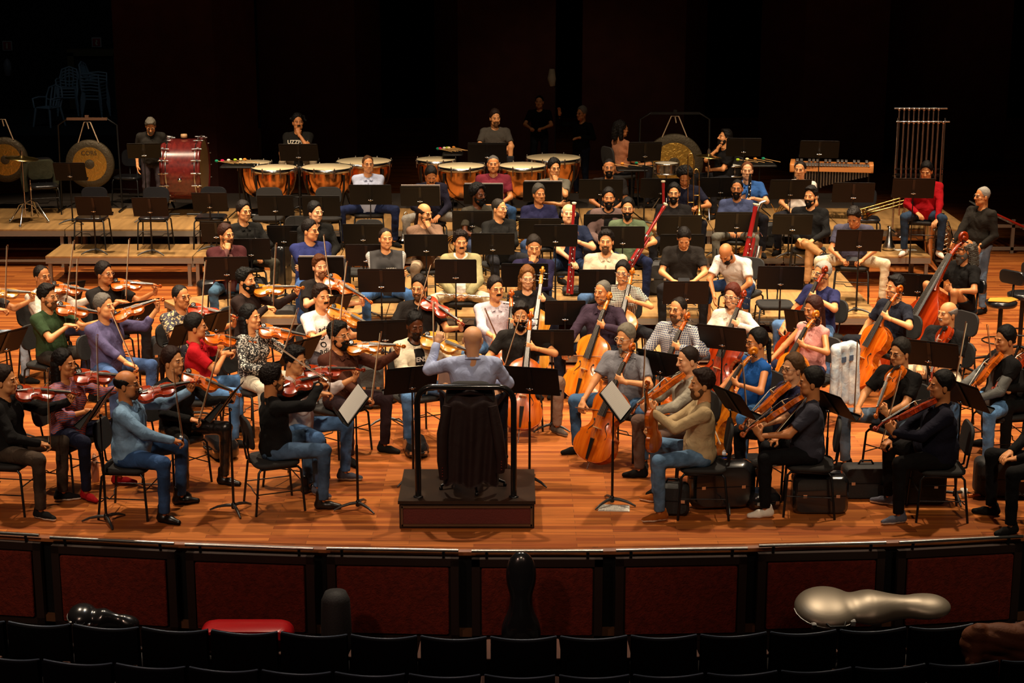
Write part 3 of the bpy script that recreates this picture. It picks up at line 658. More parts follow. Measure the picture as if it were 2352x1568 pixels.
# ================================================================ shared furniture and instrument parts
BLK = mat('black_plastic', (.0045, .0042, .004), .5, spec=.25); BMET = mat('black_metal', (.006, .006, .006), .35, .2); SEATM = mat('black_upholstery', (.012, .011, .010), .8, bump=.15, bscale=120)
CHROME = mat('chrome', (.62, .62, .62), .18, 1.0); BRASS = mat('brass', (.72, .45, .14), .22, 1.0); SILVER = mat('silver_plate', (.75, .74, .70), .22, 1.0); STEEL = mat('dull_steel', (.30, .29, .27), .4, .9)
EBONY = mat('ebony', (.012, .010, .009), .28, coat=.3); PAPER = mat('paper', (.80, .77, .68), .7); WHITE = mat('white_paint', (.7, .7, .68), .5)
def chair_parts(kind='fabric'):
    P = []; sm = SEATM if kind == 'fabric' else mat('black_vinyl', (.014, .014, .016), .22)
    s = MB(); s.rbox((0, 0, .455), (.45, .43, .045), .10); P.append(('seat', s.mesh('seat', sm), None))
    s = MB(); c = R(-8); M = Matrix.Rotation(c, 4, 'X'); s.rbox((0, .235, .74), (.40, .03, .28), .10, M=M, axis=1, seg=4); P.append(('backrest', s.mesh('backrest', sm), None))
    for sx in (-1, 1):
        s = MB(); s.tube([(sx*.20, -.17, .43), (sx*.215, -.20, .40), (sx*.235, -.225, .0)], .0115, 0, 7); P.append(('leg', s.mesh('leg', BMET), None))
        s = MB(); s.tube([(sx*.19, .16, .43), (sx*.21, .19, .40), (sx*.235, .235, .0)], .0115, 0, 7); P.append(('leg', s.mesh('leg', BMET), None))
        s = MB(); s.tube([(sx*.05, .12, .43), (sx*.06, .235, .47), (sx*.07, .255, .62), (sx*.07, .235, .78)], .010, 0, 6); P.append(('back_support', s.mesh('back_support', BMET), None))
    s = MB()
    s.tube([(-.20, -.17, .425), (-.20, .16, .425), (.20, .16, .425), (.20, -.17, .425)], .0115, 0, 6, True)
    for sx in (-1, 1): s.tube([(sx*.222, -.21, .20), (sx*.222, .21, .20)], .006, 0, 5); 
    s.tube([(-.222, .20, .17), (-.10, .19, .17), (-.07, .18, .14), (.07, .18, .14), (.10, .19, .17), (.222, .20, .17)], .006, 0, 5)
    s.tube([(-.222, -.21, .28), (.222, -.21, .28)], .006, 0, 5)
    P.append(('frame', s.mesh('frame', BMET), None)); return P
CH = {'fabric': chair_parts(), 'vinyl': chair_parts('vinyl')}
def stool_parts(h=.78):
    P = []; s = MB(); s.lathe([(0, h-.07), (.17, h-.07), (.19, h-.05), (.19, h-.01), (.16, h+.005), (0, h+.01)], n=20); P.append(('seat', s.mesh('seat', mat('black_vinyl', (.014, .014, .016), .22)), None))
    s = MB(); s.rbox((0, .2, h+.26), (.36, .05, .17), .06, axis=1, seg=4); P.append(('backrest', s.mesh('backrest', mat('black_vinyl', (0, 0, 0))), None))
    s = MB(); s.tube([(0, 0, .05), (0, 0, h-.07)], .028, 0, 8); s.tube([(0, .10, h-.06), (0, .22, h-.03), (0, .24, h+.22)], .014, 0, 6); s.tube([(.2*math.cos(t), .2*math.sin(t), .28) for t in [i*math.pi/8 for i in range(16)]], .01, 0, 5, True); P.append(('column', s.mesh('column', BMET), None))
    for i in range(4):
        t = i*math.pi/2+.4; s = MB(); s.tube([(0, 0, .10), (.3*math.cos(t), .3*math.sin(t), .02)], [.022, .014], 0, 6); P.append(('leg', s.mesh('leg', BMET), None))
    return P
ST = stool_parts()
CHN = [0]
def place_chair(who, base, yaw, z0, seat, kind=None):
    CHN[0] += 1
    if kind == 'none': return
    if kind == 'stool':
        return instance(ST, 'bass_stool', cutlab('black bass stool under the ', who), 'stool', Rz(yaw, base), None)
    M = Rz(yaw, (base[0], base[1], z0)) @ Matrix.Translation((0, 0.02, 0)) @ Matrix.Diagonal((1, 1, seat/.47, 1))
    instance(CH['fabric'], 'orchestra_chair', cutlab('black orchestra chair under the ', who), 'chair', M, None)
def stand_parts(w=.50, hgt=.98, tilt=24, lip=True, sheet=None, edge=False, h2=.33):
    """desk back faces -Y (towards the hall) when unrotated"""
    P = []; D = Matrix.Translation((0, 0, hgt)) @ Matrix.Rotation(R(tilt), 4, 'X')     # leans towards -Y at the top
    s = MB(); s.rbox((0, 0, 0), (w, .004, h2), .018, axis=1, seg=3)
    sub = []
    l = MB(); l.box((0, .032, -h2/2+.004), (w, .064, .005)); l.box((0, .064, -h2/2+.012), (w, .003, .02)); sub.append(('ledge', l.mesh('ledge', BLK), None))
    r = MB(); r.box((0, -.006, .0), (.035, .010, h2*.9)); r.box((0, -.003, h2/2-.03), (w*.96, .006, .006)); sub.append(('rib', r.mesh('rib', BMET), None))
    if edge:
        q = MB(); q.box((.01, .012, .012), (w*.98, .012, h2)); sub.append(('open_folder', q.mesh('open_folder', mat('grey_folder', (.30, .25, .22), .7)), None))
    P.append(('desk', s.mesh('desk', BLK), D, sub))
    s = MB(); s.tube([(0, -.02, .04), (0, -.02, .62)], .0125, 0, 7); s.tube([(0, -.02, .6), (0, -.02, hgt-.06)], .008, 0, 7); P.append(('shaft', s.mesh('shaft', BMET), None))
    s = MB(); s.lathe([(0, -.014), (.013, -.014), (.016, 0), (.013, .014), (0, .014)], n=10, M=Matrix.Rotation(R(90), 4, 'Y')); s.tube([(-.034, 0, 0), (.034, 0, 0)], [.006, .006], 0, 6); P.append(('knob', s.mesh('knob', CHROME), Matrix.Translation((0, -.026, hgt-.075))))
    s = MB(); s.lathe([(.016, .03), (.022, .035), (.022, .075), (.014, .09)], c=(0, -.02, 0), n=10)
    P.append(('hub', s.mesh('hub', BMET), None))
    for i in range(3):
        t = R(90+120*i); c, d = math.cos(t), math.sin(t); s = MB()
        s.tube([(0, -.02, .065), (c*.07, d*.07-.02, .062), (c*.15, d*.15-.02, .045), (c*.225, d*.225-.02, .012)], [.016, .016, .013, .008], 0, 6); P.append(('foot', s.mesh('foot', mat('stand_foot', (.05, .047, .045), .4, .4)), None))
    return P
STP = {}
GR = []
def ground(x, y):
    g = 0
    for (x0, y0, x1, y1, z) in GR:
        if x0-.22 < x < x1+.22 and y0-.18 < y < y1+.24: g = max(g, z)
    return g
def stand(px, py, z0, yaw, label, w=.50, hgt=1.0, tilt=24, edge=False, kind=None, h2=.33, grp=None):
    p = at(px, py, z0+hgt); g_ = ground(p.x, p.y); hgt = round(z0+hgt-g_, 2); z0 = g_
    k = (w, hgt, tilt, edge, h2)
    if k not in STP: STP[k] = stand_parts(w, hgt, tilt, edge=edge, h2=h2)
    e = instance(STP[k], 'music_stand', label, 'music stand', Rz(yaw, (p.x, p.y, z0)), grp); return e, Rz(yaw, (p.x, p.y, z0)) @ Matrix.Translation((0, 0, hgt)) @ Matrix.Rotation(R(tilt), 4, 'X')
# ---- bowed instruments: origin at the end button, Y towards the scroll, Z out of the belly
OUT = [(0, .0), (.004, .07), (.02, .135), (.05, .195), (.09, .245), (.15, .283), (.22, .293), (.29, .280), (.345, .255), (.375, .262), (.39, .245), (.41, .21), (.45, .175), (.50, .157), (.55, .155), (.60, .170), (.635, .195), (.665, .222), (.68, .212), (.72, .225), (.78, .236), (.84, .230), (.90, .195), (.95, .135), (.98, .075), (.995, .035), (1, .0)]
OUTB = [(0, .0), (.004, .08), (.02, .15), (.05, .21), (.10, .265), (.16, .298), (.23, .305), (.30, .285), (.355, .255), (.375, .265), (.39, .245), (.41, .21), (.45, .18), (.50, .165), (.55, .165), (.59, .185), (.62, .215), (.635, .225), (.65, .218), (.69, .225), (.74, .220), (.79, .195), (.84, .155), (.89, .115), (.94, .080), (.98, .060), (1, .05), (1.001, .0)]
def strings_parts(key, L, rib, arch, neck, fb, cols, col2, endpin=0, out=OUT, chin=False):
    P = []; wood = mat('varnish_'+key+cols, H(cols), .22, kind='grain', col2=H(col2), scale=14/L*.35, coat=.45); side = mat('varnish_side_'+cols, tuple(c*.8 for c in H(cols)), .28, kind='mottle', col2=H(col2), scale=25, coat=.4)
    s = MB(); nc = 11; n = len(out); V = []; F = []
    for sg in (1, -1):
        for t, w in out:
            for j in range(nc):
                u = -1+2*j/(nc-1); e = 1-abs(u)**2.2; zz = arch*e*math.sin(math.pi*min(1, max(0, t)))**.5+.0015
                V.append((w*L*u*1.015, t*L, sg*(rib/2+zz) if sg > 0 else -(rib/2+zz*.8)))
    for k in range(2):
        o = k*n*nc
        for i in range(n-1):
            for j in range(nc-1):
                q = (o+i*nc+j, o+i*nc+j+1, o+(i+1)*nc+j+1, o+(i+1)*nc+j); F.append(q if k == 0 else q[::-1])
    s.add(V, F, 0, True)
    RV = []; 
    loop = [(w*L, t*L) for t, w in out]+[(-w*L, t*L) for t, w in out[::-1]]
    for z in (-rib/2-.001, rib/2+.001): RV += [(x*.975, y, z) for x, y in loop]
    m = len(loop); s.add(RV, [(i, (i+1) % m, m+(i+1) % m, m+i) for i in range(m)], 1, False)
    # purfling edge and f-holes
    for sx in (-1, 1):
        s.tube([(sx*w*L*1.01, t*L, rib/2+.001) for t, w in out], .0022*L/.355*.6, 1, 4)
        f = []
        for i in range(15):
            a = i/14; y = (.33+.215*a)*L; x = sx*L*(.135-.035*a+.022*math.sin(a*2*math.pi)); hh = arch*(1-(abs(x)/(L*.2))**2.2)*1.0
            hh = max(hh, 0)*math.sin(math.pi*y/L)**.5; f.append((x, y, rib/2+hh+.0045*L))
        s.tube(f, [.006*L]+[.009*L]*13+[.006*L], 2, 4, flat=.5)
        for q in (f[0], f[-1]): s.lathe([(0, .001), (.014*L, .0005), (.014*L, -.002)], c=(q[0]-sx*.008*L*(1 if q is f[0] else -1), q[1], q[2]+.0005*L), n=8, mi=2)
    P.append(('body', s.mesh('instrument_body', wood, side, mat('f_hole', (.01, .006, .004), .8)), None))
    zt = rib/2+arch
    # neck, pegbox and scroll
    s = MB(); yN = L+neck; r = .033*L if key != 'bass' else .028*L; r = max(r*1.05, .011)
    s.tube([(0, L*.985, rib/2-.2*r), (0, L+.1*neck, rib/2+.35*r), (0, yN, rib/2+arch*.6+.3*r)], [r*1.7, r, r*.85], 0, 8)
    pl = .22*L; yE = yN+pl
    s.tube([(0, yN, rib/2+arch*.6+.2*r), (0, yN+pl*.5, rib/2+arch*.5-.02*L), (0, yE, rib/2+arch*.2-.07*L)], [r*.95, r*.9, r*.62], 0, 6)
    sc = []; c0 = (yE-.005*L, rib/2+arch*.2-.07*L+.055*L)
    for i in range(15):
        a = -math.pi/2+i/14*2*math.pi*1.35; rr = .058*L*(1-i/14*.72); sc.append((0, c0[0]+rr*math.cos(a)*1.0+.0*L, c0[1]+rr*math.sin(a)))
    s.tube(sc, [r*.75*(1-i/14*.35) for i in range(15)], 0, 6); s.lathe([(0, -r*1.2), (.022*L, -r*1.2), (.026*L, 0), (.022*L, r*1.2), (0, r*1.2)], c=(0, c0[0], c0[1]), n=10, M=Matrix.Rotation(R(90), 4, 'Y'))
    P.append(('neck_and_scroll', s.mesh('neck_and_scroll', side), None))
    s = MB()
    y0 = L+neck-fb; w0, w1 = .060*L, .034*L
    zf0 = zt+.075*L; zf1 = rib/2+arch*.6+1.1*r
    s.add([(-w0, y0, zf0-.008*L), (w0, y0, zf0-.008*L), (w0*.6, y0, zf0+.012*L), (-w0*.6, y0, zf0+.012*L), (-w1, yN, zf1-.012*L), (w1, yN, zf1-.012*L), (w1*.6, yN, zf1+.006*L), (-w1*.6, yN, zf1+.006*L)],
          [(0, 3, 2, 1), (4, 5, 6, 7), (0, 1, 5, 4), (1, 2, 6, 5), (2, 3, 7, 6), (3, 0, 4, 7)], 0); P.append(('fingerboard', s.mesh('fingerboard', EBONY), None))
    s = MB(); s.sheet([(-.055*L, 0), (-.05*L, .05*L), (-.04*L, .085*L), (0, .105*L), (.04*L, .085*L), (.05*L, .05*L), (.055*L, 0), (.02*L, .01*L), (0, .035*L), (-.02*L, .01*L)], -.006*L, .006*L, 0, Matrix.Translation((0, .445*L, zt-.004*L)) @ Matrix.Rotation(R(90), 4, 'X')); P.append(('bridge', s.mesh('bridge', mat('maple', (.62, .42, .20), .5)), None))
    s = MB(); s.add([(-.016*L, .02*L, zt-.2*arch), (.016*L, .02*L, zt-.2*arch), (.032*L, .30*L, zt+.045*L), (-.032*L, .30*L, zt+.045*L), (-.012*L, .02*L, zt+.012*L), (.012*L, .02*L, zt+.012*L), (.026*L, .30*L, zt+.065*L), (-.026*L, .30*L, zt+.065*L)], [(0, 3, 2, 1), (4, 5, 6, 7), (0, 1, 5, 4), (1, 2, 6, 5), (2, 3, 7, 6), (3, 0, 4, 7)], 0); s.tube([(0, -.01*L, rib*.3), (0, .03*L, zt)], .006*L, 0, 5); P.append(('tailpiece', s.mesh('tailpiece', EBONY), None))
    s = MB()
    for i in range(4):
        u = i-1.5; s.tube([(u*.014*L, .29*L, zt+.068*L), (u*.022*L, .445*L, zt+.106*L), (u*.013*L, yN, zf1+.012*L)], .0016*L+.0004, 0, 4)
    P.append(('strings', s.mesh('strings', mat('string_wire', (.45, .42, .38), .3, .8)), None))
    for i in range(4):
        sx = 1 if i % 2 else -1; s = MB(); y = yN+pl*(.22+.2*i); z = rib/2+arch*.5-.01*L-i*.006*L
        s.tube([(-sx*r*1.2, y, z), (sx*r*2.2, y, z)], .008*L, 0, 5); s.lathe([(0, -.008*L), (.018*L, -.006*L), (.018*L, .006*L), (0, .008*L)], c=(sx*r*3.0, y, z), n=8, M=Matrix.Rotation(R(90), 4, 'X')); P.append(('peg', s.mesh('peg', EBONY if key != 'violin_light' else side), None))
    if chin:
        s = MB(); s.lathe([(0, .003), (.022, .006), (.034, .004), (.035, -.002), (0, -.004)], c=(-.042, .045, zt+.006), n=14, M=Matrix.Diagonal((1, .8, 1, 1))); P.append(('chin_rest', s.mesh('chin_rest', EBONY), None))
    if endpin:
        s = MB(); s.tube([(0, -.005, 0), (0, -endpin, 0)], .005, 0, 6); s.lathe([(.012, .01), (.016, -.01), (.008, -.03)], c=(0, -.0, 0), n=8, M=Matrix.Rotation(R(90), 4, 'X')); P.append(('endpin', s.mesh('endpin', CHROME), None))
    return P
IN = {}
VC = {'o': ('a8440c', 'c8641a'), 'a': ('b4580e', 'd07c22'), 'r': ('7c240c', 'a03612'), 'b': ('6a2c12', '8f431c'), 'y': ('bc7018', 'd89436')}
def instr(kind, c):
    k = (kind, c)
    if k not in IN:
        a, b = VC[c]
        IN[k] = {'violin': lambda: strings_parts('violin', .36, .032, .014, .135, .27, a, b, chin=True), 'viola': lambda: strings_parts('viola', .41, .038, .016, .15, .30, a, b, chin=True),
                 'cello': lambda: strings_parts('cello', .76, .118, .026, .28, .58, a, b, endpin=.32), 'bass': lambda: strings_parts('bass', 1.12, .20, .035, .43, .85, a, b, endpin=.22, out=OUTB)}[kind]()
    return IN[k]
def bow_parts(L=.74):
    k = ('bow', L)
    if k not in IN:
        P = []; s = MB(); s.tube([(0, 0, .012), (0, L*.3, .009), (0, L*.6, .006), (0, L*.9, .010), (0, L, .016)], [.0052, .0052, .0045, .004, .0035], 0, 6); s.tube([(0, L, .018), (0, L-.006, .0)], [.004, .003], 0, 5); P.append(('stick', s.mesh('stick', mat('pernambuco', (.20, .075, .03), .35, coat=.3)), None))
        s = MB(); s.box((0, L/2+.01, -.003), (.010, L-.05, .0015)); P.append(('hair', s.mesh('bow_hair', mat('bow_hair', (.75, .66, .45), .6)), None))
        s = MB(); s.box((0, .035, .003), (.011, .05, .016)); P.append(('frog', s.mesh('frog', EBONY), None)); IN[k] = P
    return IN[k]
def give_bow(J, name='violin_bow', L=.74, w=None):
    d = Vector(J['ext']['bow']).normalized(); Rm = Matrix.Rotation(R(J['yaw']), 3, 'Z'); M3 = Rm @ d
    wr = w if w is not None else J['wR']; hdv = (Vector(wr)-Vector(J['eR'])).normalized()
    p = J['toW'](Vector(wr)+hdv*.075+Vector((0, -.02, 0))) - M3*.03
    up = Rm @ Vector((.3, -1, .3))
    instance(bow_parts(L), name, cutlab('thin '+name.replace('_', ' ')+' of the ', J['who']), 'bow', frame(p, M3, up))
def props(J):
    e = J['ext']; vo = J['vo']; Rm = Matrix.Rotation(R(J['yaw']), 3, 'Z')
    if 'vio' in e:
        b0, d, up = e['vio']; kind = vo.get('k', 'violin'); c = vo.get('c', 'o')
        colw = {'o': 'orange', 'a': 'amber', 'r': 'dark red', 'b': 'brown', 'y': 'yellow'}[c]
        instance(instr(kind, c), kind, cutlab(colw+' '+kind+' held by the ', J['who']), kind, frame(J['toW'](b0), Rm @ Vector(d), Rm @ Vector(up)))
        if vo.get('bow') != 'none': give_bow(J)
    if 'cello' in e:
        E_, u, fr, L = e['cello']; c = vo.get('c', 'o'); kind = vo.get('k', 'cello'); body = {'cello': .76+.28+.167, 'bass': 1.12+.43+.25}[kind]; bt = Vector(E_)+Vector(u)*(L-body)
        colw = {'o': 'orange', 'a': 'amber', 'r': 'dark red', 'b': 'brown', 'y': 'yellow'}[c]
        instance(instr(kind, c), 'cello' if kind == 'cello' else 'double_bass', cutlab(colw+' '+('cello' if kind == 'cello' else 'double bass')+' held by the ', J['who']), 'cello' if kind == 'cello' else 'double bass', frame(J['toW'](bt), Rm @ Vector(u), Rm @ Vector(fr)))
        if 'bow' in e: give_bow(J, 'cello_bow', .70)
    if J.get('item'): J['item'](J)
# ================================================================ the setting
def struct(name, b, mats, smooth=None):
    o = b.build(name, mats); o['kind'] = 'structure'; return o
def floor_mat():
    m = bpy.data.materials.new('stage_parquet'); m.use_nodes = True; N = m.node_tree.nodes; L = m.node_tree.links; b = N['Principled BSDF']
    tc = N.new('ShaderNodeTexCoord'); br = N.new('ShaderNodeTexBrick'); br.inputs['Scale'].default_value = 1; br.inputs['Brick Width'].default_value = .9; br.inputs['Row Height'].default_value = .075; br.inputs['Mortar Size'].default_value = .0015
    br.inputs['Color1'].default_value = (.50, .155, .030, 1); br.inputs['Color2'].default_value = (.25, .058, .011, 1); br.inputs['Mortar'].default_value = (.08, .03, .01, 1); br.offset = .37; br.squash = 1.0
    L.new(tc.outputs['Object'], br.inputs[0])
    mp = N.new('ShaderNodeMapping'); mp.inputs['Scale'].default_value = (1.2, 30, 1); L.new(tc.outputs['Object'], mp.inputs[0]); n = N.new('ShaderNodeTexNoise'); n.inputs['Scale'].default_value = 1.6; n.inputs['Detail'].default_value = 6; L.new(mp.outputs[0], n.inputs[0])
    n2 = N.new('ShaderNodeTexNoise'); n2.inputs['Scale'].default_value = .7; n2.inputs['Detail'].default_value = 3; L.new(tc.outputs['Object'], n2.inputs[0])
    x = N.new('ShaderNodeMix'); x.data_type = 'RGBA'; x.blend_type = 'OVERLAY'; x.inputs[0].default_value = .7; L.new(br.outputs[0], x.inputs[6]); L.new(n.outputs[0], x.inputs[7])
    y = N.new('ShaderNodeMix'); y.data_type = 'RGBA'; y.blend_type = 'OVERLAY'; y.inputs[0].default_value = .35; L.new(x.outputs[2], y.inputs[6]); L.new(n2.outputs[0], y.inputs[7])
    L.new(y.outputs[2], b.inputs['Base Color']); b.inputs['Roughness'].default_value = .42; b.inputs['Specular IOR Level'].default_value = .35
    return m
FL = floor_mat()
edge_px = [(-200, 1196), (0, 1224), (200, 1236), (400, 1244), (740, 1256), (1060, 1262), (1300, 1262), (1700, 1254), (2000, 1243), (2352, 1229), (2600, 1205)]
EP = [at(x, y, 0) for x, y in edge_px]
b = MB(); poly = [(p.x, p.y) for p in EP]; poly = [(-16, poly[0][1]+.5)]+poly+[(16, poly[-1][1]+.5), (16, 52), (-16, 52)]
b.sheet([(x, y+(.055 if 0 < i < len(poly)-3 else 0)) for i, (x, y) in enumerate(poly)], -.06, 0.0); struct('floor', b, FL)
b = MB()     # rounded nosing board along the curved front edge
pts = [Vector((p.x, p.y, -.030)) for p in EP]
V = []; F = []
for p in pts: V += [(p.x, p.y+.20, -.004), (p.x, p.y+.02, -.004), (p.x, p.y-.005, -.02), (p.x, p.y-.01, -.05), (p.x, p.y+.05, -.10), (p.x, p.y+.05, -1.1)]
for i in range(len(pts)-1):
    for j in range(5): F.append((i*6+j, i*6+j+1, (i+1)*6+j+1, (i+1)*6+j))
b.add(V, F, 0); nos = struct('trim_1', b, [mat('stage_nosing', (.30, .09, .022), .4, kind='mottle', col2=(.18, .05, .013), scale=6), BLK])
for p in nos.data.polygons:
    if p.center.z < -.09: p.material_index = 1
b = MB(); b.box((0, 8, -1.15), (34, 17, .1)); b.box((0, 8.2, -1.25), (34, 16, .1)); struct('floor_auditorium', b, mat('dark_carpet', (.010, .008, .009), .95))
MAR = mat('maroon_cladding', (.075, .018, .010), .8, bump=.3, bscale=4, kind='mottle', col2=(.055, .012, .007), scale=3)
DRK = mat('black_drape', (.006, .005, .005), .95, bump=.3, bscale=2)
# back wall: maroon clad towers with bright return faces and black gaps between them
b = MB(); b.box((0, 47, 6), (40, .3, 14)); struct('wall_back', b, DRK)
b = MB(); b.box((-15.5, 30, 6), (.3, 44, 14)); struct('wall_left', b, DRK); b = MB(); b.box((15.5, 30, 6), (.3, 44, 14)); struct('wall_right', b, DRK)
def tower(x0, x1, xr, Y, n, d=1.2):
    """front face from px x0 to x1 and return face x1 to xr, standing at depth Y"""
    s = lambda px, yy: (px-1176)/FPX*(yy*CP+CAMH*SP)*1.0/CP*CP/ CP if False else (px-1176)/FPX*(yy*CP+4.6*SP)
    b = MB(); a = [(s(x0, Y), Y), (s(x1, Y), Y), (s(xr, Y+d), Y+d), (s(x0, Y)+.05, Y+d+.5)] if xr > x1 else [(s(xr, Y+d), Y+d), (s(x0, Y), Y), (s(x1, Y), Y), (s(x1, Y)-.05, Y+d+.5)]
    b.sheet(a, -.0, 13); return struct('trim_%d' % n, b, MAR)
for i, t in enumerate(((275, 500, 595, 33), (600, 820, 878, 36.5), (1053, 1275, 1000, 37), (1336, 1570, 1618, 37), (1840, 2030, 1741, 36.5), (2162, 2309, 2030, 37))):
    x0, x1, xr, Y = t; tower(x0, x1, xr, Y, i+2)
# dark side stage at far left: door frame, door
b = MB(); p0 = at_y(172, 250, 44); p1 = at_y(270, 120, 44)
for x in (p0.x, p1.x): b.box((x, 44, p1.z/2), (.16, .3, p1.z))
b.box(((p0.x+p1.x)/2, 44, p1.z), (p1.x-p0.x+.16, .3, .16)); o = struct('door_1', b, mat('ochre_frame', (.10, .065, .015), .6))
b = MB(); b.box(((p0.x+p1.x)/2, 44.05, p1.z/2), (p1.x-p0.x, .06, p1.z)); b.build('door_leaf', mat('dark_door', (.018, .010, .008), .6), o)
b = MB(); b.box((-10.5, 44.6, 6), (13, .2, 14)); struct('wall_side', b, DRK)
for px, py, lab in ((222, 97, 'small red square fire hose sign above the dark door frame'), (17, 105, 'small red square extinguisher sign at the far left edge')):
    p = at_y(px, py, 44.4); e = MB(); e.box((0, 0, 0), (.24, .03, .24)); e.box((0, -.02, 0), (.19, .02, .19), 1); e.tube([(.02, -.035, -.07), (-.01, -.035, -.02), (.02, -.035, .03), (0, -.035, .06)] if px > 100 else [(0, -.035, -.07), (0, -.035, .04), (.01, -.035, .07)], .028, 2, 6, flat=.3)
    o = e.build('wall_sign', [mat('sign_border', (.35, .33, .3), .6), mat('sign_red', (.30, .02, .03), .6), mat('sign_symbol', (.5, .5, .35), .6)], loc=p); tag(o, lab, 'sign')
p = at_y(17, 152, 44.4); e = MB(); e.lathe([(.0, -.25), (.09, -.24), (.10, .05), (.06, .15), (.03, .18), (0, .2)], n=14); e.tube([(0, -.03, .19), (.08, -.05, .12), (.1, -.05, -.1)], .012, 0, 5); o = e.build('extinguisher', mat('grey_cylinder', (.2, .2, .22), .5), loc=p); tag(o, 'pale fire extinguisher on the dark wall below the left sign', 'fire extinguisher')
# white plastic garden chairs
PLA = mat('white_plastic', (.26, .33, .38), .45)
def plastic_chair(label, loc, yaw, arms=True, grp=None):
    P = []
    s = MB(); s.rbox((0, 0, .42), (.42, .42, .03), .07); P.append(('seat', s.mesh('seat', PLA), None))
    s = MB(); s.tube([(-.20, .18, .42), (-.22, .24, .65), (-.17, .29, .83), (0, .31, .89), (.17, .29, .83), (.22, .24, .65), (.20, .18, .42)], .022, 0, 7)
    for x in (-.10, 0, .10): s.tube([(x*.7, .18, .44), (x, .25, .65), (x*.8, .295, .86)], .022, 0, 6, flat=.4)
    s.tube([(-.2, .22, .58), (0, .235, .55), (.2, .22, .58)], .018, 0, 6); P.append(('backrest', s.mesh('backrest', PLA), None))
    for sx in (-1, 1):
        for y, y2 in ((-.18, -.24), (.18, .26)): s = MB(); s.tube([(sx*.19, y, .42), (sx*.24, y2, 0)], [.032, .022], 0, 6); P.append(('leg', s.mesh('leg', PLA), None))
        if arms: s = MB(); s.tube([(sx*.23, .22, .62), (sx*.25, 0, .64), (sx*.25, -.2, .62), (sx*.22, -.2, .42)], .02, 0, 6); P.append(('armrest', s.mesh('armrest', PLA), None))
    return instance(P, 'plastic_chair', label, 'chair', Rz(yaw, loc), grp)
b = MB(); b.box((-9.9, 39.8, .36), (5.0, 5.2, .72)); struct('trim_9', b, mat('side_platform', (.012, .011, .010), .9))
plastic_chair('grey white plastic garden chair standing alone in the dark wing', at(113, 290, .72), -25)
q = at(152, 268, .72)
for i in range(4): plastic_chair('white plastic chair in the low stack behind the single one, layer %s' % ['lowest', 'second from below', 'third from below', 'topmost'][i], (q.x, q.y+.35, .72+i*.07), 5)
q = at(222, 268, .72)
for i in range(6): plastic_chair('white plastic chair in the tall stack before the door frame, %s' % ['lowest of it', 'second from its bottom', 'third from its bottom', 'fourth from its bottom', 'fifth from its bottom', 'topmost of it'][i], (q.x, q.y, .72+i*.075), 80)
# ---------------------------------------------------------------- risers
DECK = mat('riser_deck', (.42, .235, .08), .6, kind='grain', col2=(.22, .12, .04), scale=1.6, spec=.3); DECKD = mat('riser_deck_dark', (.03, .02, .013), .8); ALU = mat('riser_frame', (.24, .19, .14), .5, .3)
def riser(x0, y0, wdt, dep, z, label, deck=DECK, grp=None, M=None):
    if not M: GR.append((x0, y0, x0+wdt, y0+dep, z))
    e = bpy.data.objects.new('riser_platform', None); COL.objects.link(e); e.location = (x0, y0, 0)
    if M: e.rotation_euler = (0, 0, R(M))
    tag(e, label, 'riser', grp)
    b = MB(); b.box((wdt/2, dep/2, z-.012), (wdt-.012, dep-.012, .024)); o = b.build('deck', deck, e)
    b = MB()
    for yy in (.02, dep-.02): b.box((wdt/2, yy, z-.052), (wdt-.016, .03, .054)); b.box((wdt/2, yy-.012 if yy < .1 else yy, z-.094), (wdt-.016, .02, .026))
    for xx in (.02, wdt-.02): b.box((xx, dep/2, z-.055), (.03, dep-.06, .05))
    b.build('frame', ALU, e)
    if z > .2:
        for xx in (.06, wdt-.06):
            for yy in (.05, dep-.05): b = MB(); b.box((xx, yy, (z-.1)/2), (.05, .05, z-.1)); b.box((xx, yy, .008), (.07, .07, .016)); b.build('leg', ALU, e)
        if z > .5: b = MB(); b.box((wdt/2, .05, .10), (wdt-.14, .03, .03)); b.build('brace', ALU, e)
    return e
Yof = lambda py, z: at(1176, py, z).y
def row(x0, x1, py, z, dep, nm, deck=DECK, y=None):
    y = y if y is not None else Yof(py, z); n = max(1, round((x1-x0)/2)); wd = (x1-x0)/n; OR = ['first', 'second', 'third', 'fourth', 'fifth', 'sixth', 'seventh', 'eighth', 'ninth']
    for i in range(n): riser(x0+i*wd, y, wd, dep, z, 'wooden stage riser %s, %s from the left' % (nm, OR[i]), deck)
    return y
Ym = row(-1.83, 3.55, 812, .15, 1.1, 'lowest, right behind the strings'); Y0 = row(-3.75, 4.75, 727, .30, 1.5, 'under the front woodwinds'); row(-3.75, 4.75, 0, .30, 1.5, 'under the horn players', y=Y0+1.5)
riser(-4.15, Y0+.15, .9, 1.0, .295, 'small wooden riser set at an angle at the left corner', M=32)
Y1 = row(-6.85, 6.15, 589, .45, 1.0, 'under the brass row'); Y2 = row(-8.9, 7.1, 527, .60, 1.0, 'highest, front half'); row(-8.9, 7.1, 0, .60, 1.0, 'highest, rear half', y=Y2+1.0); row(-8.9, 6.1, 0, .598, 1.6, 'black one under the drums', DECKD, y=Y2+2.0)
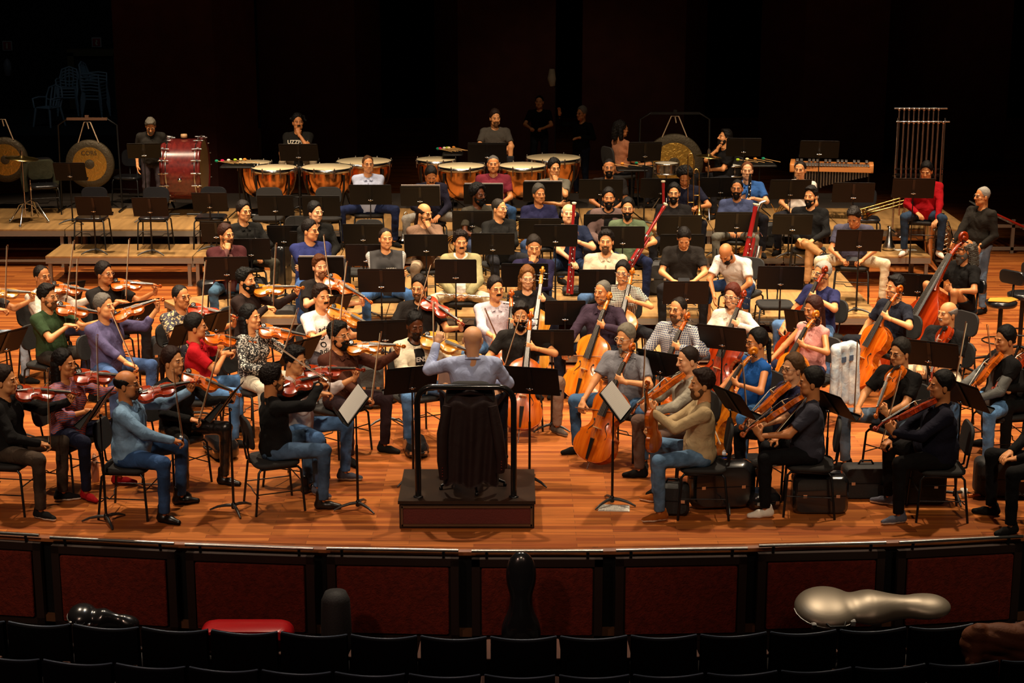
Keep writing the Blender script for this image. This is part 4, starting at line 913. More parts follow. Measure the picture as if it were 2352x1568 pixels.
# ramp with red edges at far right
b = MB(); p = at(2335, 600, 0)
for k in range(9): b.box((p.x-.3+k*.12, p.y+1.2, .66-k*.055), (.10, 1.1, .02), 0, Matrix.Rotation(R(24), 4, 'Y'))
e = tag(b.build('access_ramp', [mat('ramp_tread', (.35, .34, .3), .5)]), 'small access ramp with red edges beside the risers at right', 'ramp')
b = MB(); b.tube([(p.x-.4, p.y+.62, .74), (p.x+.8, p.y+.62, .2)], .018, 0, 6); b.build('red_edge', mat('red_strip', (.6, .03, .01), .5), e)
b = MB(); b.box((p.x+.1, p.y+.66, .08), (1.2, .05, .05)); b.box((p.x+.1, p.y+.66, .45), (.9, .05, .05)); [b.box((p.x+q, p.y+.66, .28), (.05, .05, .55)) for q in (-.4, .1, .6)]; b.build('frame', ALU, e)
# ---------------------------------------------------------------- pit fence: separate panels following the curve
FAB = mat('fence_fabric', (.15, .022, .013), .95, spec=.03, bump=.7, bscale=40, kind='mottle', col2=(.095, .017, .011), scale=22); DW = mat('dark_wood_frame', (.018, .008, .005), .45)
RAILM = mat('satin_rail', (.42, .42, .40), .28, 1.0)
rails = [(-200, 1212, 90, 1229), (115, 1234, 400, 1248), (425, 1250, 720, 1260), (750, 1259, 1053, 1264), (1083, 1265, 1385, 1265), (1415, 1264, 1717, 1259), (1743, 1253, 2035, 1246), (2065, 1246, 2350, 1231), (2380, 1229, 2680, 1200)]
NMS = ['leftmost', 'second from the left', 'third from the left', 'fourth from the left', 'middle one below the podium', 'fourth from the right', 'third from the right', 'second from the right', 'rightmost']
for i, (xa, ya, xb, yb) in enumerate(rails):
    A = at(xa, ya, .02); B = at(xb, yb, .02); c = (A+B)/2; L_ = (B-A).length; ang = math.degrees(math.atan2(B.y-A.y, B.x-A.x)); e = bpy.data.objects.new('fence_panel', None); COL.objects.link(e); e.location = (c.x, c.y, 0); e.rotation_euler = (0, 0, R(ang))
    tag(e, 'maroon fabric panel in the dark frame of the pit fence, '+NMS[i], 'fence panel')
    b = MB(); b.tube([(-L_/2, 0, .02), (L_/2, 0, .02)], .015, 0, 8); b.build('rail', RAILM, e)
    for sx in (-1, 1): b = MB(); b.tube([(sx*(L_/2-.13), 0, .01), (sx*(L_/2-.13), .02, -.07)], .014, 0, 6); b.build('bracket', BMET, e)
    b = MB(); zt, zb = -.055, -.82
    b.box((0, .02, zt-.035), (L_, .05, .07)); b.box((0, .02, zb+.03), (L_, .05, .06))
    for sx in (-1, 1): b.box((sx*(L_/2-.035), .02, (zt+zb)/2), (.07, .05, zt-zb))
    b.box((0, .035, (zt+zb)/2), (L_-.1, .02, zt-zb-.1)); b.box((0, .03, zb-.2), (L_, .05, .4)); b.build('frame', DW, e)
    b = MB(); b.rbox((0, -.01, (zt+zb)/2-.005), (L_-.17, .04, zt-zb-.155), .012, axis=1, seg=2); b.build('fabric_pad', FAB, e)
b = MB()
for i in range(len(EP)-1):
    A, B = EP[i], EP[i+1]; b.add([(A.x, A.y-.02, -.74), (B.x, B.y-.02, -.74), (B.x, B.y+.04, -.74), (A.x, A.y+.04, -.74), (A.x, A.y-.02, -.80), (B.x, B.y-.02, -.80)], [(0, 1, 2, 3), (4, 5, 1, 0)])
struct('trim_10', b, mat('fence_ledge', (.10, .04, .015), .5))
# ---------------------------------------------------------------- auditorium seats
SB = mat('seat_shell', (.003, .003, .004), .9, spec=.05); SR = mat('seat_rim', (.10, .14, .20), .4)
def seat_parts():
    P = []; W = .555; n = 14; V = []; F = []
    for k in range(n+1):
        u = -1+2*k/n; x = u*(W/2-.012); yc = .055*(1-u*u); zt = -.055*(1-u*u)
        for (dy, z) in ((-.03, zt), (.025, zt), (.03, zt-.03), (.05, -.55), (-.035, -.55), (-.035, zt-.012)): V.append((x, yc+dy, z))
    for k in range(n):
        for j in range(6): F.append((k*6+j, k*6+(j+1) % 6, (k+1)*6+(j+1) % 6, (k+1)*6+j))
    b = MB(); b.add(V, F, 0, True); P.append(('seat_back', b.mesh('seat_back', SB), Matrix.Translation((0, 0, .0)), []))
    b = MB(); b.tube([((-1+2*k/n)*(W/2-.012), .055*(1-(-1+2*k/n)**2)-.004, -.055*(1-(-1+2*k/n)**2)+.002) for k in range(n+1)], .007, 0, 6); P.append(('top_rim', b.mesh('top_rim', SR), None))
    b = MB(); b.rbox((0, .28, -.42), (.46, .42, .09), .06); P.append(('seat_cushion', b.mesh('seat_cushion', mat('seat_cloth', (.016, .012, .012), .9)), None))
    for sx in (-1, 1):
        b = MB(); b.rbox((sx*W/2, .26, -.235), (.05, .40, .035), .015); b.box((sx*W/2, .14, -.52), (.03, .10, .56)); P.append(('armrest', b.mesh('armrest', mat('armrest_wood', (.10, .03, .014), .5)), None))
    b = MB(); b.box((0, .10, -.68), (.50, .08, .25)); P.append(('pedestal', b.mesh('pedestal', BLK), None))
    return P
SP_ = seat_parts(); ORD = 'first second third fourth fifth sixth seventh eighth ninth tenth eleventh twelfth thirteenth fourteenth fifteenth sixteenth seventeenth'.split() 
sa = [(-145, 1415), (15, 1427), (165, 1433), (322, 1440), (481, 1446), (641, 1451), (802, 1457), (962, 1460), (1122, 1462), (1283, 1461), (1445, 1459), (1605, 1457), (1765, 1451), (1925, 1446), (2085, 1440), (2240, 1432), (2400, 1420)]
sb = [(-70, 1500), (95, 1514), (262, 1523), (430, 1531), (597, 1538), (765, 1543), (935, 1547), (1108, 1549), (1280, 1550), (1450, 1549), (1620, 1546), (1790, 1540), (1960, 1532), (2130, 1524), (2297, 1517), (2460, 1503)]
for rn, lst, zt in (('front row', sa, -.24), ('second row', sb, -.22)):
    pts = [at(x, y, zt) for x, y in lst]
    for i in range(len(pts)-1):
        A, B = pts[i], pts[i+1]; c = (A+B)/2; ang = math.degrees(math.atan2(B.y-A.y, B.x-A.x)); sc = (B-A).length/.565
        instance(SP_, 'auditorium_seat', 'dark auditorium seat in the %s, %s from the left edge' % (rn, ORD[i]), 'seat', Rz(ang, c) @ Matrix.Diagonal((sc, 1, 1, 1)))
# ================================================================ the players
BK, WS, TN = ('sneaker', '141210', '141210'), ('sneaker', 'd8d0c0', 'e0dcd0'), ('sneaker', '8a4a18', 'd8cdb8')
BW = ('sneaker', '161414', 'd8d0c0'); GS = ('sneaker', '50505a', 'c8c0b0'); BT = ('boot', '1c1712', '2a2018'); RD = ('sneaker', '8a1018', '501010'); LO = ('boot', '15120f', '0e0c0a')
V = lambda c='o', **k: dict(c=c, **k)
# ---- first and second violins, left half of the stage
person('man in black sweater and dark brown jeans at the left edge', 12, 876, 0, 82, 'short', '2a1a10', 'l', '121010', 'long', '3a3028', BW, 'violin', vo=V('r', bow='lap', a=30, e=-8), b=.97)
person('long haired woman in zigzag striped blouse and red shoes', 148, 838, 0, 66, 'long', '140c08', 'm', '803028', 'roll', '171a2a', RD, 'violin', sex='f', hyaw=72, topmat=mat('zigzag_blouse', (.50, .09, .05), .8, kind='stripe', col2=(.04, .03, .07), scale=13), vo=V('r', bow='play', a=32, e=-4, rh=(-.10, -.33, .27), bd=(.05, 0, 1)), b=1.08)
person('balding bearded man in denim shirt and turned-up jeans', 292, 884, 0, 84, 'ring', '15100c', 'm', '4f6b86', 'long', '2c4468', LO, 'violin', gl='151010', beard='short', b=1.18, topmat=denim('6a88a4'), hyaw=88, vo=V('r', bow='lap', a=25, e=8, rh=(-.08, -.42, .17), bd=(-.12, .05, 1)), collar=True)
person('curly haired man in black sweater, back to the hall', 627, 872, 0, 112, 'curly', '1c120b', 'm', '0e0d0d', 'long', '3c5068', BT, 'violin', beard='short', hyaw=118, vo=V('r', bow='play', a=18, e=4))
person('man with round glasses and rolled pale sleeves behind the black sweater', 678, 830, 0, 66, 'curly', '120c09', 'l', 'b8aca8', 'roll', '4a6a94', GS, 'violin', gl='171212', hyaw=60, pitch=8, vo=V('r', bow='up', a=40, e=-2), collar=True)
person('ponytailed woman in black top and shiny leather trousers', 398, 832, 0, 52, 'ponytail', '2c150c', 'l', '11100f', 'long', '0e0d0c', LO, 'violin', sex='f', hyaw=62, pitch=-3, legmat=mat('leather_trousers', (.010, .009, .008), .25, bump=.4, bscale=10), vo=V('o', bow='lap', a=40, e=-22, rh=(-.16, -.38, .20), bd=(.35, -.1, 1)))
person('grey haired man in purple long sleeved shirt', 240, 706, 0, 54, 'short', '6a655e', 'l', '4f4a6a', 'roll', '3a5078', BK, 'violin', b=1.14, hyaw=66, pitch=-4, vo=V('o', bow='lap', a=55, e=16, rh=(-.02, -.40, .06), bd=(-.35, .1, 1)))
person('dark haired man in forest green T-shirt', 110, 683, 0, 62, 'quiff', '18110c', 'l', '2f4029', 'short', '2a2724', BK, 'violin', beard='short', gl='8a7a60', hyaw=70, b=1.08, vo=V('o', bow='up', a=38, e=-12))
person('man in cream shirt with thin glasses at far left', 97, 636, 0, 56, 'receding', '1e1510', 'm', 'cfc4b4', 'long', '30334a', BK, 'violin', gl='6a5a48', hyaw=52, vo=V('o', bow='up', a=40, e=-10, bd=(.25, 0, 1)), collar=True)
person('young man in black T-shirt with violin held level', 240, 630, 0, 48, 'short', '1c120d', 'm', '1c1917', 'short', '1c1a1c', BK, 'violin', gl='6a5a50', hyaw=62, b=1.06, vo=V('o', bow='up', a=42, e=-3))
person('man in dark floral palm shirt and glasses', 416, 683, 0, 40, 'receding', '17110e', 'm', '2a2838', 'short', '1c1a1c', BK, 'violin', gl='2a1512', hyaw=50, b=1.1, topmat=mat('palm_shirt', (.025, .022, .035), .8, kind='flower', col2=(.48, .36, .18), scale=13), vo=V('r', bow='up', a=48, e=-12), collar=True)
person('man in crimson polo shirt seen from behind', 450, 752, 0, 94, 'short', '15100d', 'm', '9a0f1a', 'short', '4b6f9c', BK, 'violin', gl='201512', hyaw=98, vo=V('o', bow='up', a=26, e=-14), collar=True)
person('violinist mostly outside the left edge in pale jeans', -48, 650, 0, 62, 'short', '1c120d', 'l', '3a3a3a', 'short', '8a98a8', BK, 'violin', vo=V('y', bow='up', a=36, e=-4))
person('long black haired woman in black and white floral blouse', 576, 732, 0, 56, 'long', '0d0a09', 'l', '202020', 'long', 'b8b0a0', BK, 'violin', sex='f', hyaw=68, pitch=-5, topmat=mat('floral_blouse', (.012, .012, .012), .8, kind='flower', col2=(.65, .60, .52), scale=17), legmat=cloth('b5ad9a'), vo=V('o', bow='side', a=42, e=-12))
person('bearded man in dark brown sweater and gold chain', 565, 645, 0, 62, 'curly', '12100e', 'l', '231815', 'long', '15141a', BK, 'violin', beard='full', hyaw=68, vo=V('a', bow='up', a=40, e=0))
person('red blond haired man in dark T-shirt with viola', 735, 614, 0, 20, 'quiff', '5a3216', 'p', '1c1715', 'short', '1e2330', BK, 'violin', beard='short', bcol='6a3c1c', hyaw=25, vo=V('o', k='viola', bow='up', a=50, e=-24, bd=(-.1, 0, 1)))
person('young man in white T-shirt with black lettering', 738, 684, 0, 34, 'quiff', '2a1a10', 'l', 'd8d0c8', 'short', '2a2428', BK, 'violin', beard='moustache', hyaw=38, pitch=-2, text=[('adidas', 0, .30, .085, '141210'), ('O  /|\\', -.01, .21, .085, '141210'), ('O  /\\/', 0, .13, .085, '141210'), ('adidas', 0, .06, .085, '141210')], vo=V('a', k='viola', bow='up', a=52, e=-24, bd=(.15, 0, 1)))
person('curly haired man with glasses in brown buttoned shirt', 778, 772, 0, 50, 'curly', '14100d', 'm', '422419', 'long', '2c2023', BK, 'violin', beard='full', gl='8a7a60', hyaw=58, b=1.14, legmat=cloth('2a1d20'), vo=V('a', bow='lap', a=42, e=0, rh=(-.04, -.38, .09), bd=(.28, .05, 1)), collar=True)
person('man in cream cardigan over printed black T-shirt', 953, 748, 0, 28, 'tuft', '100c0a', 'd', '141212', 'short', '4f7098', WS, 'violin', beard='short', hyaw=22, pitch=14, jacket='bdb29a', text=[('GIENSA', 0, .30, .07, 'c0b8b0'), ('NWVN', 0, .2, .09, 'c0b8b0'), ('AHN', 0, .11, .09, 'c0b8b0')], vo=V('y', k='viola', bow='lap', a=45, e=-14, rh=(-.03, -.32, .26), bd=(.0, 0, 1)))
person('man in black T-shirt and glasses with violin lowered to his left', 963, 662, 0, 2, 'short', '1c130e', 'l', '1a1614', 'short', '1c2230', BK, 'violin', beard='short', gl='2a1815', hyaw=-18, pitch=6, vo=V('r', bow='side', a=58, e=-24, rh=(-.12, -.28, .30), bd=(.30, 0, 1)))
# ---- cellos
person('man in pale lilac shirt and glasses', 1138, 665, 0, 12, 'short', '20150f', 'l', 'a8a0a8', 'roll', '4a6a90', BK, 'cello', beard='moustache', gl='50201c', hyaw=24, spread=.24, vo=V('o', bow='low', sx=.16, sz=.60, rh=(-.10, -.44, .20), bd=(-.3, -.5, .6)), collar=True)
person('blond long haired woman in black sweater', 1211, 640, 0, 0, 'longblond', '7a4c22', 'p', '121010', 'long', '2c2620', BK, 'cello', sex='f', hyaw=6, pitch=4, gl='9a8a78', spread=.24, vo=V('y', bow='low', sx=.17, sz=.75))
person('dark bearded man in black T-shirt behind the conductor', 1196, 726, 0, 0, 'quiff', '17100c', 'l', '191614', 'short', '6a5446', ('sneaker', '4a403a', '8a8074'), 'cello', beard='full', spread=.26, pitch=6, legmat=cloth('7a6050'), vo=V('o', bow='low', sx=.10, sz=.66, rh=(-.22, -.30, .18), bd=(.3, -.1, 1)))
person('grey haired man in dark purple shirt looking left', 1384, 672, 0, -26, 'crop', '6a655c', 'm', '302430', 'long', '171a24', BK, 'cello', hyaw=-40, b=1.08, spread=.26, vo=V('a', bow='play', sx=.12, sz=.62, ex=-.06), collar=True)
person('woman with glasses in black checked top', 1430, 628, 0, -14, 'ponytail', '17100d', 'l', '171412', 'short', '1c1c20', BK, 'cello', sex='f', gl='8a8078', hyaw=-16, spread=.24, topmat=mat('black_check', (.012, .011, .010), .8, kind='plaid', col2=(.55, .50, .42), scale=17), vo=V('a', bow='low', sx=.13, sz=.68))
person('man in blue white plaid shirt and glasses', 1557, 712, 0, -34, 'receding', '20160f', 'l', '30405a', 'long', '30405a', BK, 'cello', beard='short', gl='201815', hyaw=-42, b=1.1, spread=.25, topmat=mat('blue_plaid', (.05, .065, .13), .85, kind='plaid', col2=(.50, .47, .42), scale=15), vo=V('o', bow='low', sx=.16, sz=.60), collar=True)
person('grey haired man with goatee in grey T-shirt', 1437, 778, 0, -36, 'short', '807868', 'l', '6a6a70', 'short', '3c5878', BK, 'cello', beard='goatee', bcol='8a8478', gl='a09888', hyaw=-46, b=1.12, spread=.28, pitch=5, vo=V('o', bow='play', sx=.13, sz=.58, ex=-.04))
person('auburn haired woman in cream blouse and glasses', 1682, 682, 0, -30, 'bob', '5a2412', 'p', 'cabeae', 'long', '6a7a8a', BK, 'cello', sex='f', gl='8a7a70', hyaw=-34, pitch=5, spread=.24, vo=V('r', bow='low', sx=.17, sz=.70), collar=True)
person('dark haired woman in blue sleeveless top', 1737, 788, 0, -68, 'ponytail', '120d0b', 'm', '1c4a8a', 'none', '3e6696', WS, 'cello', sex='f', hyaw=-72, gl='201512', b=1.08, spread=.22, vo=V('a', bow='low', sx=.10, sz=.58, rh=(-.20, -.42, .04)))
person('woman in pink blouse with turquoise earrings', 1868, 712, 0, -56, 'frontlong', '3c1a10', 'm', 'c88880', 'none', '1c2036', BK, 'cello', sex='f', hyaw=-60, pitch=8, spread=.22, vo=V('a', bow='low', sx=.13, sz=.62, rh=(-.26, -.40, .06)))
person('white haired man with moustache in navy T-shirt', 1888, 630, 0, -52, 'short', 'b8b2a8', 'l', '26284c', 'short', '4a6890', BK, 'cello', beard='moustache', gl='a09888', hyaw=-66, b=1.15, spread=.25, vo=V('r', bow='low', sx=.12, sz=.72))
person('young man with full dark hair in dark T-shirt', 2056, 662, 0, -56, 'quiff', '150f0c', 'l', '1c1e28', 'short', '15161c', BK, 'cello', hyaw=-72, spread=.26, vo=V('o', bow='hang', sx=.15, sz=.66, ey=-.66))
# ---- violas, right half
person('brown haired man in beige sweater and tan sneakers', 1612, 884, 0, -92, 'quiff', '2c1a10', 'l', 'a8916c', 'long', '55718e', TN, 'violin', beard='short', hyaw=-84, vo=V('o', k='viola', bow='none', vb=(.10, -.42, .05), vd=(.02, -.10, 1), vu=(-.6, -1, 0)), LH=(.10, -.44, .42), RH=(.0, -.42, .26), LE=(.4, -.3, -1))
person('man in light grey zipped sweater', 1580, 828, 0, -72, 'crop', '2c1f16', 'p', '9a9484', 'long', '5a463c', BK, 'violin', hyaw=-72, pitch=8, legmat=cloth('5c483e'), vo=V('o', k='viola', bow='side', a=14, e=-26, rh=(-.10, -.36, .26), bd=(.3, -.1, 1)))
person('man in charcoal T-shirt and white shoes', 1862, 880, 0, -98, 'short', '1c1815', 'm', '33333c', 'short', '101012', WS, 'violin', hyaw=-94, b=1.06, vo=V('o', k='viola', bow='lap', a=22, e=-30, rh=(-.10, -.28, .10), bd=(.15, .7, 1)))
person('smiling woman with glasses in navy top', 1820, 848, 0, -70, 'ponytail', '5a4028', 'p', '23243c', 'short', '121215', BK, 'violin', sex='f', gl='2a1c18', hyaw=-60, vo=V('o', k='viola', bow='side', a=14, e=-32))
person('man with glasses in black T-shirt and grey jeans', 2067, 812, 0, -52, 'short', '2c2722', 'l', '131110', 'short', '5a6a7c', BK, 'violin', gl='1c1512', hyaw=-56, pitch=6, b=1.1, spread=.24, vo=V('o', k='viola', bow='side', a=20, e=-34, rh=(-.20, -.34, .12), bd=(-.05, .05, 1)))
person('heavy man in black shirt and slippers at front right', 2162, 888, 0, -92, 'short', '15120f', 'm', '141320', 'long', '0c0b0b', GS, 'violin', hyaw=-88, b=1.28, vo=V('r', k='viola', bow='lap', a=26, e=-18, rh=(-.06, -.50, .06), bd=(-.22, .25, 1)), legmat=cloth('100d0d'), collar=True)
person('bald man with white moustache in black printed T-shirt', 2176, 722, 0, -50, 'ring', '8a8078', 'l', '131111', 'short', 'b0a488', BK, 'violin', beard='moustache', bcol='c8c0b4', hyaw=-62, b=1.12, spread=.24, legmat=cloth('b3a68c'), text=[('Olo', .02, .30, .10, 'd8d0c0'), ('-------', .03, .23, .05, 'd8d0c0')], vo=V('r', k='viola', bow='none', a=20, e=-50, rh=(-.08, -.33, .12)), LH=(.14, -.33, .12))
person('black haired man in dark vest over grey sleeves', 2308, 782, 0, -78, 'short', '100c0a', 'm', '5a5a58', 'long', '5e86b4', BK, 'violin', hyaw=-72, pitch=5, spread=.24, jacket=('121010', .3), vo=V('o', k='viola', bow='side', a=20, e=-42, rh=(-.24, -.32, .14), bd=(.05, .1, 1)))
person('violist cut off by the right edge of the picture', 2385, 775, 0, -84, 'short', '100c0a', 'l', '121010', 'long', '121212', BK, 'violin', vo=V('r', k='viola', bow='side', a=30, e=-30))
person('person in black trousers cut off at the lower right edge', 2412, 905, 0, -86, 'short', '100c0a', 'l', '121010', 'long', '0c0c0e', BK, 'lap', legmat=cloth('0e0d0e'))
# ---- double bass and the standing man
person('bass player with long grey curly hair and black T-shirt', 2216, 575, 0, -64, 'wildlong', '5a544c', 'm', '131110', 'short', '121214', BK, 'cello', seat=.74, hyaw=-80, pitch=4, beard='long', bcol='6a645c', chairkind='stool', vo=V('r', k='bass', bow='none', sx=.10, sz=.80, ex=.02, ey=-.95, rh=(-.14, -.40, .20), lh=(0, 0, -.30)))
person('white haired man in dark hoodie standing by the bass', 2256, 452, 0, -60, 'crop', '9a948a', 'm', '1c1813', 'long', '5a7088', BK, 'stand', stand=True, gl='201a18', hyaw=-74, b=1.12, RH=(-.12, -.36, .05), LH=(.22, -.20, .02))
# ---- front woodwinds
Z1 = .15
person('man with glasses in maroon cardigan, fist at his chin', 519, 541, Z1, 22, 'short', '3a1e12', 'l', '5a3c38', 'long', '3f5a70', BK, 'chin', beard='short', gl='2a1815', hyaw=52, jacket='3c1a1c')
person('large man in navy T-shirt with folded arms', 713, 531, Z1, 22, 'short', '1a120e', 'l', '242a56', 'short', '2f4670', BK, 'crossed', gl='2a1c18', hyaw=62, b=1.28)
person('man in black sweater with white striped sleeves', 886, 549, Z1, 6, 'receding', '2a1d15', 'l', '1b1818', legs='3a5a86', shoes=BK, pose='crossed', hyaw=18, b=1.05, text=[('WON', .06, .28, .045, 'd0c8b8')], sleeve='long', topmat=mat('striped_sleeves', (.016, .014, .014), .85, kind='sleevebands', col2=(.6, .57, .52), scale=26))
person('curly haired man in khaki jacket over white T-shirt', 1058, 557, Z1, 2, 'curly', '20140d', 'l', 'd8d4cc', 'short', 'c0b498', ('sneaker', '7a3010', '301008'), 'clasp', hyaw=10, pitch=5, beard='moustache', jacket='8f8660', legmat=cloth('c2b596'), spread=.2)
person('man in dark violet shirt covering his mouth', 1226, 568, Z1, -2, 'short', '2c241e', 'l', '201c36', 'long', '1c2030', BK, 'chin', hyaw=4, pitch=12, b=1.15, collar=True)
person('bearded young man in beige buttoned shirt', 1392, 556, Z1, -4, 'curly', '1c130e', 'l', 'b8a68c', 'long', '40587a', BK, 'lap', beard='short', hyaw=-8, b=1.2, collar=True)
person('man in black T-shirt bent over his phone', 1571, 548, Z1, -4, 'short', '1a130f', 'l', '1e1a17', 'short', '1c1a1c', BK, 'front', pitch=34, lean=8, b=1.12)
person('bald man in white T-shirt leaning down', 1668, 582, Z1, -34, 'bald', '1a130f', 'm', 'c8c0b8', 'short', '2a3c60', BK, 'down', beard='full', pitch=34, lean=38, b=1.1, shorts=True)
# ---- second woodwinds
Z2 = .30
person('man with glasses in black open collar shirt', 560, 487, Z2, 26, 'short', '1a120e', 'l', '12110f', 'long', '2c2a22', BK, 'inst', LH=(.10, -.26, .22), RH=(.02, -.27, .12), gl='3a1c18', hyaw=42, collar=True)
person('clean shaven dark haired man in black top', 724, 489, Z2, 26, 'short', '120e0c', 'p', '12110f', 'long', '1a1a1e', BK, 'lap', hyaw=46)
person('balding man in tan sweater resting chin on fist', 975, 491, Z2, 22, 'ringtail', '2a1a12', 'l', '6a5242', 'long', '8a7660', BK, 'chinL', beard='short', gl='1a1210', hyaw=50, pitch=8)
person('man with glasses in black sweater looking right', 1147, 480, Z2, 28, 'crop', '2c2620', 'l', '11100e', 'long', '1c1c20', BK, 'crossed', RH=(-.06, -.24, .27), gl='8a8078', hyaw=52, b=1.06)
person('pale bald older man with bassoon in navy shirt', 1306, 492, Z2, -2, 'ring', 'a09a90', 'p', '141c30', 'short', '1f2e48', BK, 'inst', hyaw=0, pitch=-4, b=1.18, LH=(.12, -.28, .34), RH=(.04, -.30, .10))
person('bearded man with glasses in green shirt', 1442, 480, Z2, -4, 'short', '14100d', 'l', '4e5a44', 'short', '1c2440', BK, 'inst', beard='full', gl='6a5a50', hyaw=-6, LH=(.22, -.28, .20), collar=True)
person('young man in grey T-shirt looking at his phone', 1962, 500, Z2, -12, 'quiff', '1c140f', 'm', '3a3846', 'short', 'c4b496', TN, 'front', hyaw=-30, pitch=26, lean=16, b=1.12, spread=.3, legmat=cloth('c2b294'))
# ---- horns
person('bearded man with dark skin in olive T-shirt', 1098, 449, Z2, 26, 'afro', '0c0a09', 'd', '38342c', 'short', '2c3448', BK, 'lap', beard='full', gl='1a1210', hyaw=48)
person('grey haired man in indigo T-shirt', 1238, 447, Z2, 10, 'short', '4a4640', 'm', '1c1c38', 'short', '2c3c58', BK, 'lap', hyaw=22, b=1.06)
person('man in mauve jacket over black T-shirt', 1398, 456, Z2, -4, 'short', '15100e', 'm', '100f0f', 'short', '1c1c22', BK, 'lap', beard='full', hyaw=0, jacket='5a4844')
person('bearded man with glasses in black logo T-shirt', 1548, 445, Z2, -6, 'short', '120e0c', 'l', '171414', 'short', '1c1c22', BK, 'lap', beard='full', gl='1a1412', hyaw=-8)
person('bearded man with glasses in slate blue T-shirt', 1693, 434, Z2, -8, 'crop', '14100e', 'm', '3c4462', 'short', '5a5850', BK, 'lap', beard='full', gl='1a1412', hyaw=-14, text=[('BLACKDIAMOND', 0, .24, .03, 'b0a8a0')])
person('dark bearded man in black sweater with crossed legs', 1862, 452, Z2, -18, 'quiff', '17110e', 'l', '100f0f', 'long', 'a07850', BW, 'lap', beard='full', hyaw=-34, cross=True, legmat=cloth('9a7048'), b=1.1)
# ---- brass
Z3 = .45
person('man with glasses in light blue shirt, folded arms', 845, 378, Z3, 4, 'crop', '5a3c24', 'l', 'a0a8c0', 'long', '1c2440', BK, 'crossed', gl='5a4a40', hyaw=16, spread=.26, collar=True)
person('man in dark blue jacket bending his head', 990, 404, Z3, 8, 'short', '1c1815', 'm', '1c1a28', 'long', '77736c', BK, 'lap', pitch=26, lean=10, beard='moustache', spread=.24)
person('smiling grey haired man in maroon T-shirt', 1133, 378, Z3, 2, 'crop', '5a5652', 'm', '5a1c28', 'short', '2f4a70', BK, 'lap', hyaw=0, b=1.2)
person('man with glasses in grey T-shirt biting his hand', 1273, 388, Z3, 4, 'flat_top', '14100e', 'l', '5a564c', 'short', '1c1c22', BK, 'chinL', gl='1a1412', hyaw=18)
person('bearded man with glasses in charcoal T-shirt', 1399, 386, Z3, -2, 'crop', '14100e', 'm', '1c1817', 'short', '1c1c22', BK, 'lap', beard='full', gl='6a5a50', b=1.15)
person('man with afro in dark navy T-shirt looking down', 1573, 408, Z3, -6, 'afro', '130e0b', 'm', '171828', 'short', '1c1c22', BK, 'front', pitch=34, LH=(.20, -.30, .24), RH=(-.02, -.3, .14))
person('reddish haired man in bright blue polo', 1716, 393, Z3, -8, 'receding', '6a3c20', 'p', '2c5088', 'short', '1c1c22', BK, 'front', hyaw=-6, LH=(.10, -.30, .30), RH=(.08, -.30, .10), b=1.08, collar=True)
person('smiling man with short dark hair in white T-shirt', 1838, 391, Z3, -14, 'crop', '1c140f', 'l', 'd0c8be', 'short', '1c1c22', BK, 'lap', hyaw=-24)
person('man in bright red sweater holding the tuba', 2128, 394, Z3, -14, 'short', '15100d', 'l', '9a0c18', 'long', '2c3c50', WS, 'lap', hyaw=-24, pitch=16, lean=6, b=1.08, LH=(.20, -.34, .02))
# ---- percussion and the dark background
Z4 = .60
person('grey bearded man standing behind the tilted stand', 346, 290, Z4, 14, 'quiff', '6a6458', 'l', '23201c', 'short', '322c30', BK, 'stand', stand=True, gl='2a2420', beard='short', bcol='8a8478', hyaw=10, pitch=30, lean=12, legmat=cloth('322b2e'), LH=(.24, -.24, .16), scale=.93)
person('timpanist with dreadlocks in black printed T-shirt', 684, 282, Z4, 4, 'dreads', '100c0a', 'm', '1c1a17', 'short', '8a7a66', BK, 'chinL', seat=.72, chairkind='stool', beard='moustache', hyaw=16, pitch=-3, text=[('UZZPUM', 0, .33, .085, 'c8c0b0')], legmat=cloth('86765f'))
person('bearded timpanist in grey T-shirt with folded arms', 1137, 272, Z4, 2, 'short', '2a1a12', 'l', '45403a', 'short', '2c2c30', BK, 'front', seat=.76, chairkind='stool', beard='short', hyaw=16, pitch=6, text=[('\\|/ *', 0, .22, .08, 'b0a8a0')])
person('curly haired woman in dusty pink top turned away', 1428, 298, Z4, 118, 'curlylong', '140e0b', 'm', '9a6448', 'long', '1c1c20', BK, 'lap', sex='f', hyaw=102, seat=.55, gl='2a1a18')
person('laughing bearded man in black T-shirt, hand at his mouth', 1664, 318, Z4, -60, 'quiff', '15100d', 'l', '121010', 'short', '1c1c20', BK, 'chin', beard='full', hyaw=-72, pitch=-14, seat=.5)
person('man in black cap and T-shirt standing in the dark', 1239, 235, 0, -10, 'crop', '0c0a0a', 'l', '0d0c0c', 'short', '2a3038', BK, 'front', stand=True)
person('white haired man in black raising one hand', 1336, 262, 0, -40, 'short', '8a8478', 'l', '0b0b0b', 'long', '1c2230', BK, 'wave', stand=True, gl='1a1614', hyaw=-50)
# ---- conductor
cond = person('bald conductor in light blue shirt, back to the hall', 1086, 781, .25, 180, 'bald', '3a3028', 'p', 'a2aed0', 'long', '1c1c24', BK, 'conduct', seat=.56, hyaw=178, b=1.16, nochair=True, LH=(.34, -.24, .56), LE=(.5, .2, -1), collar=True)
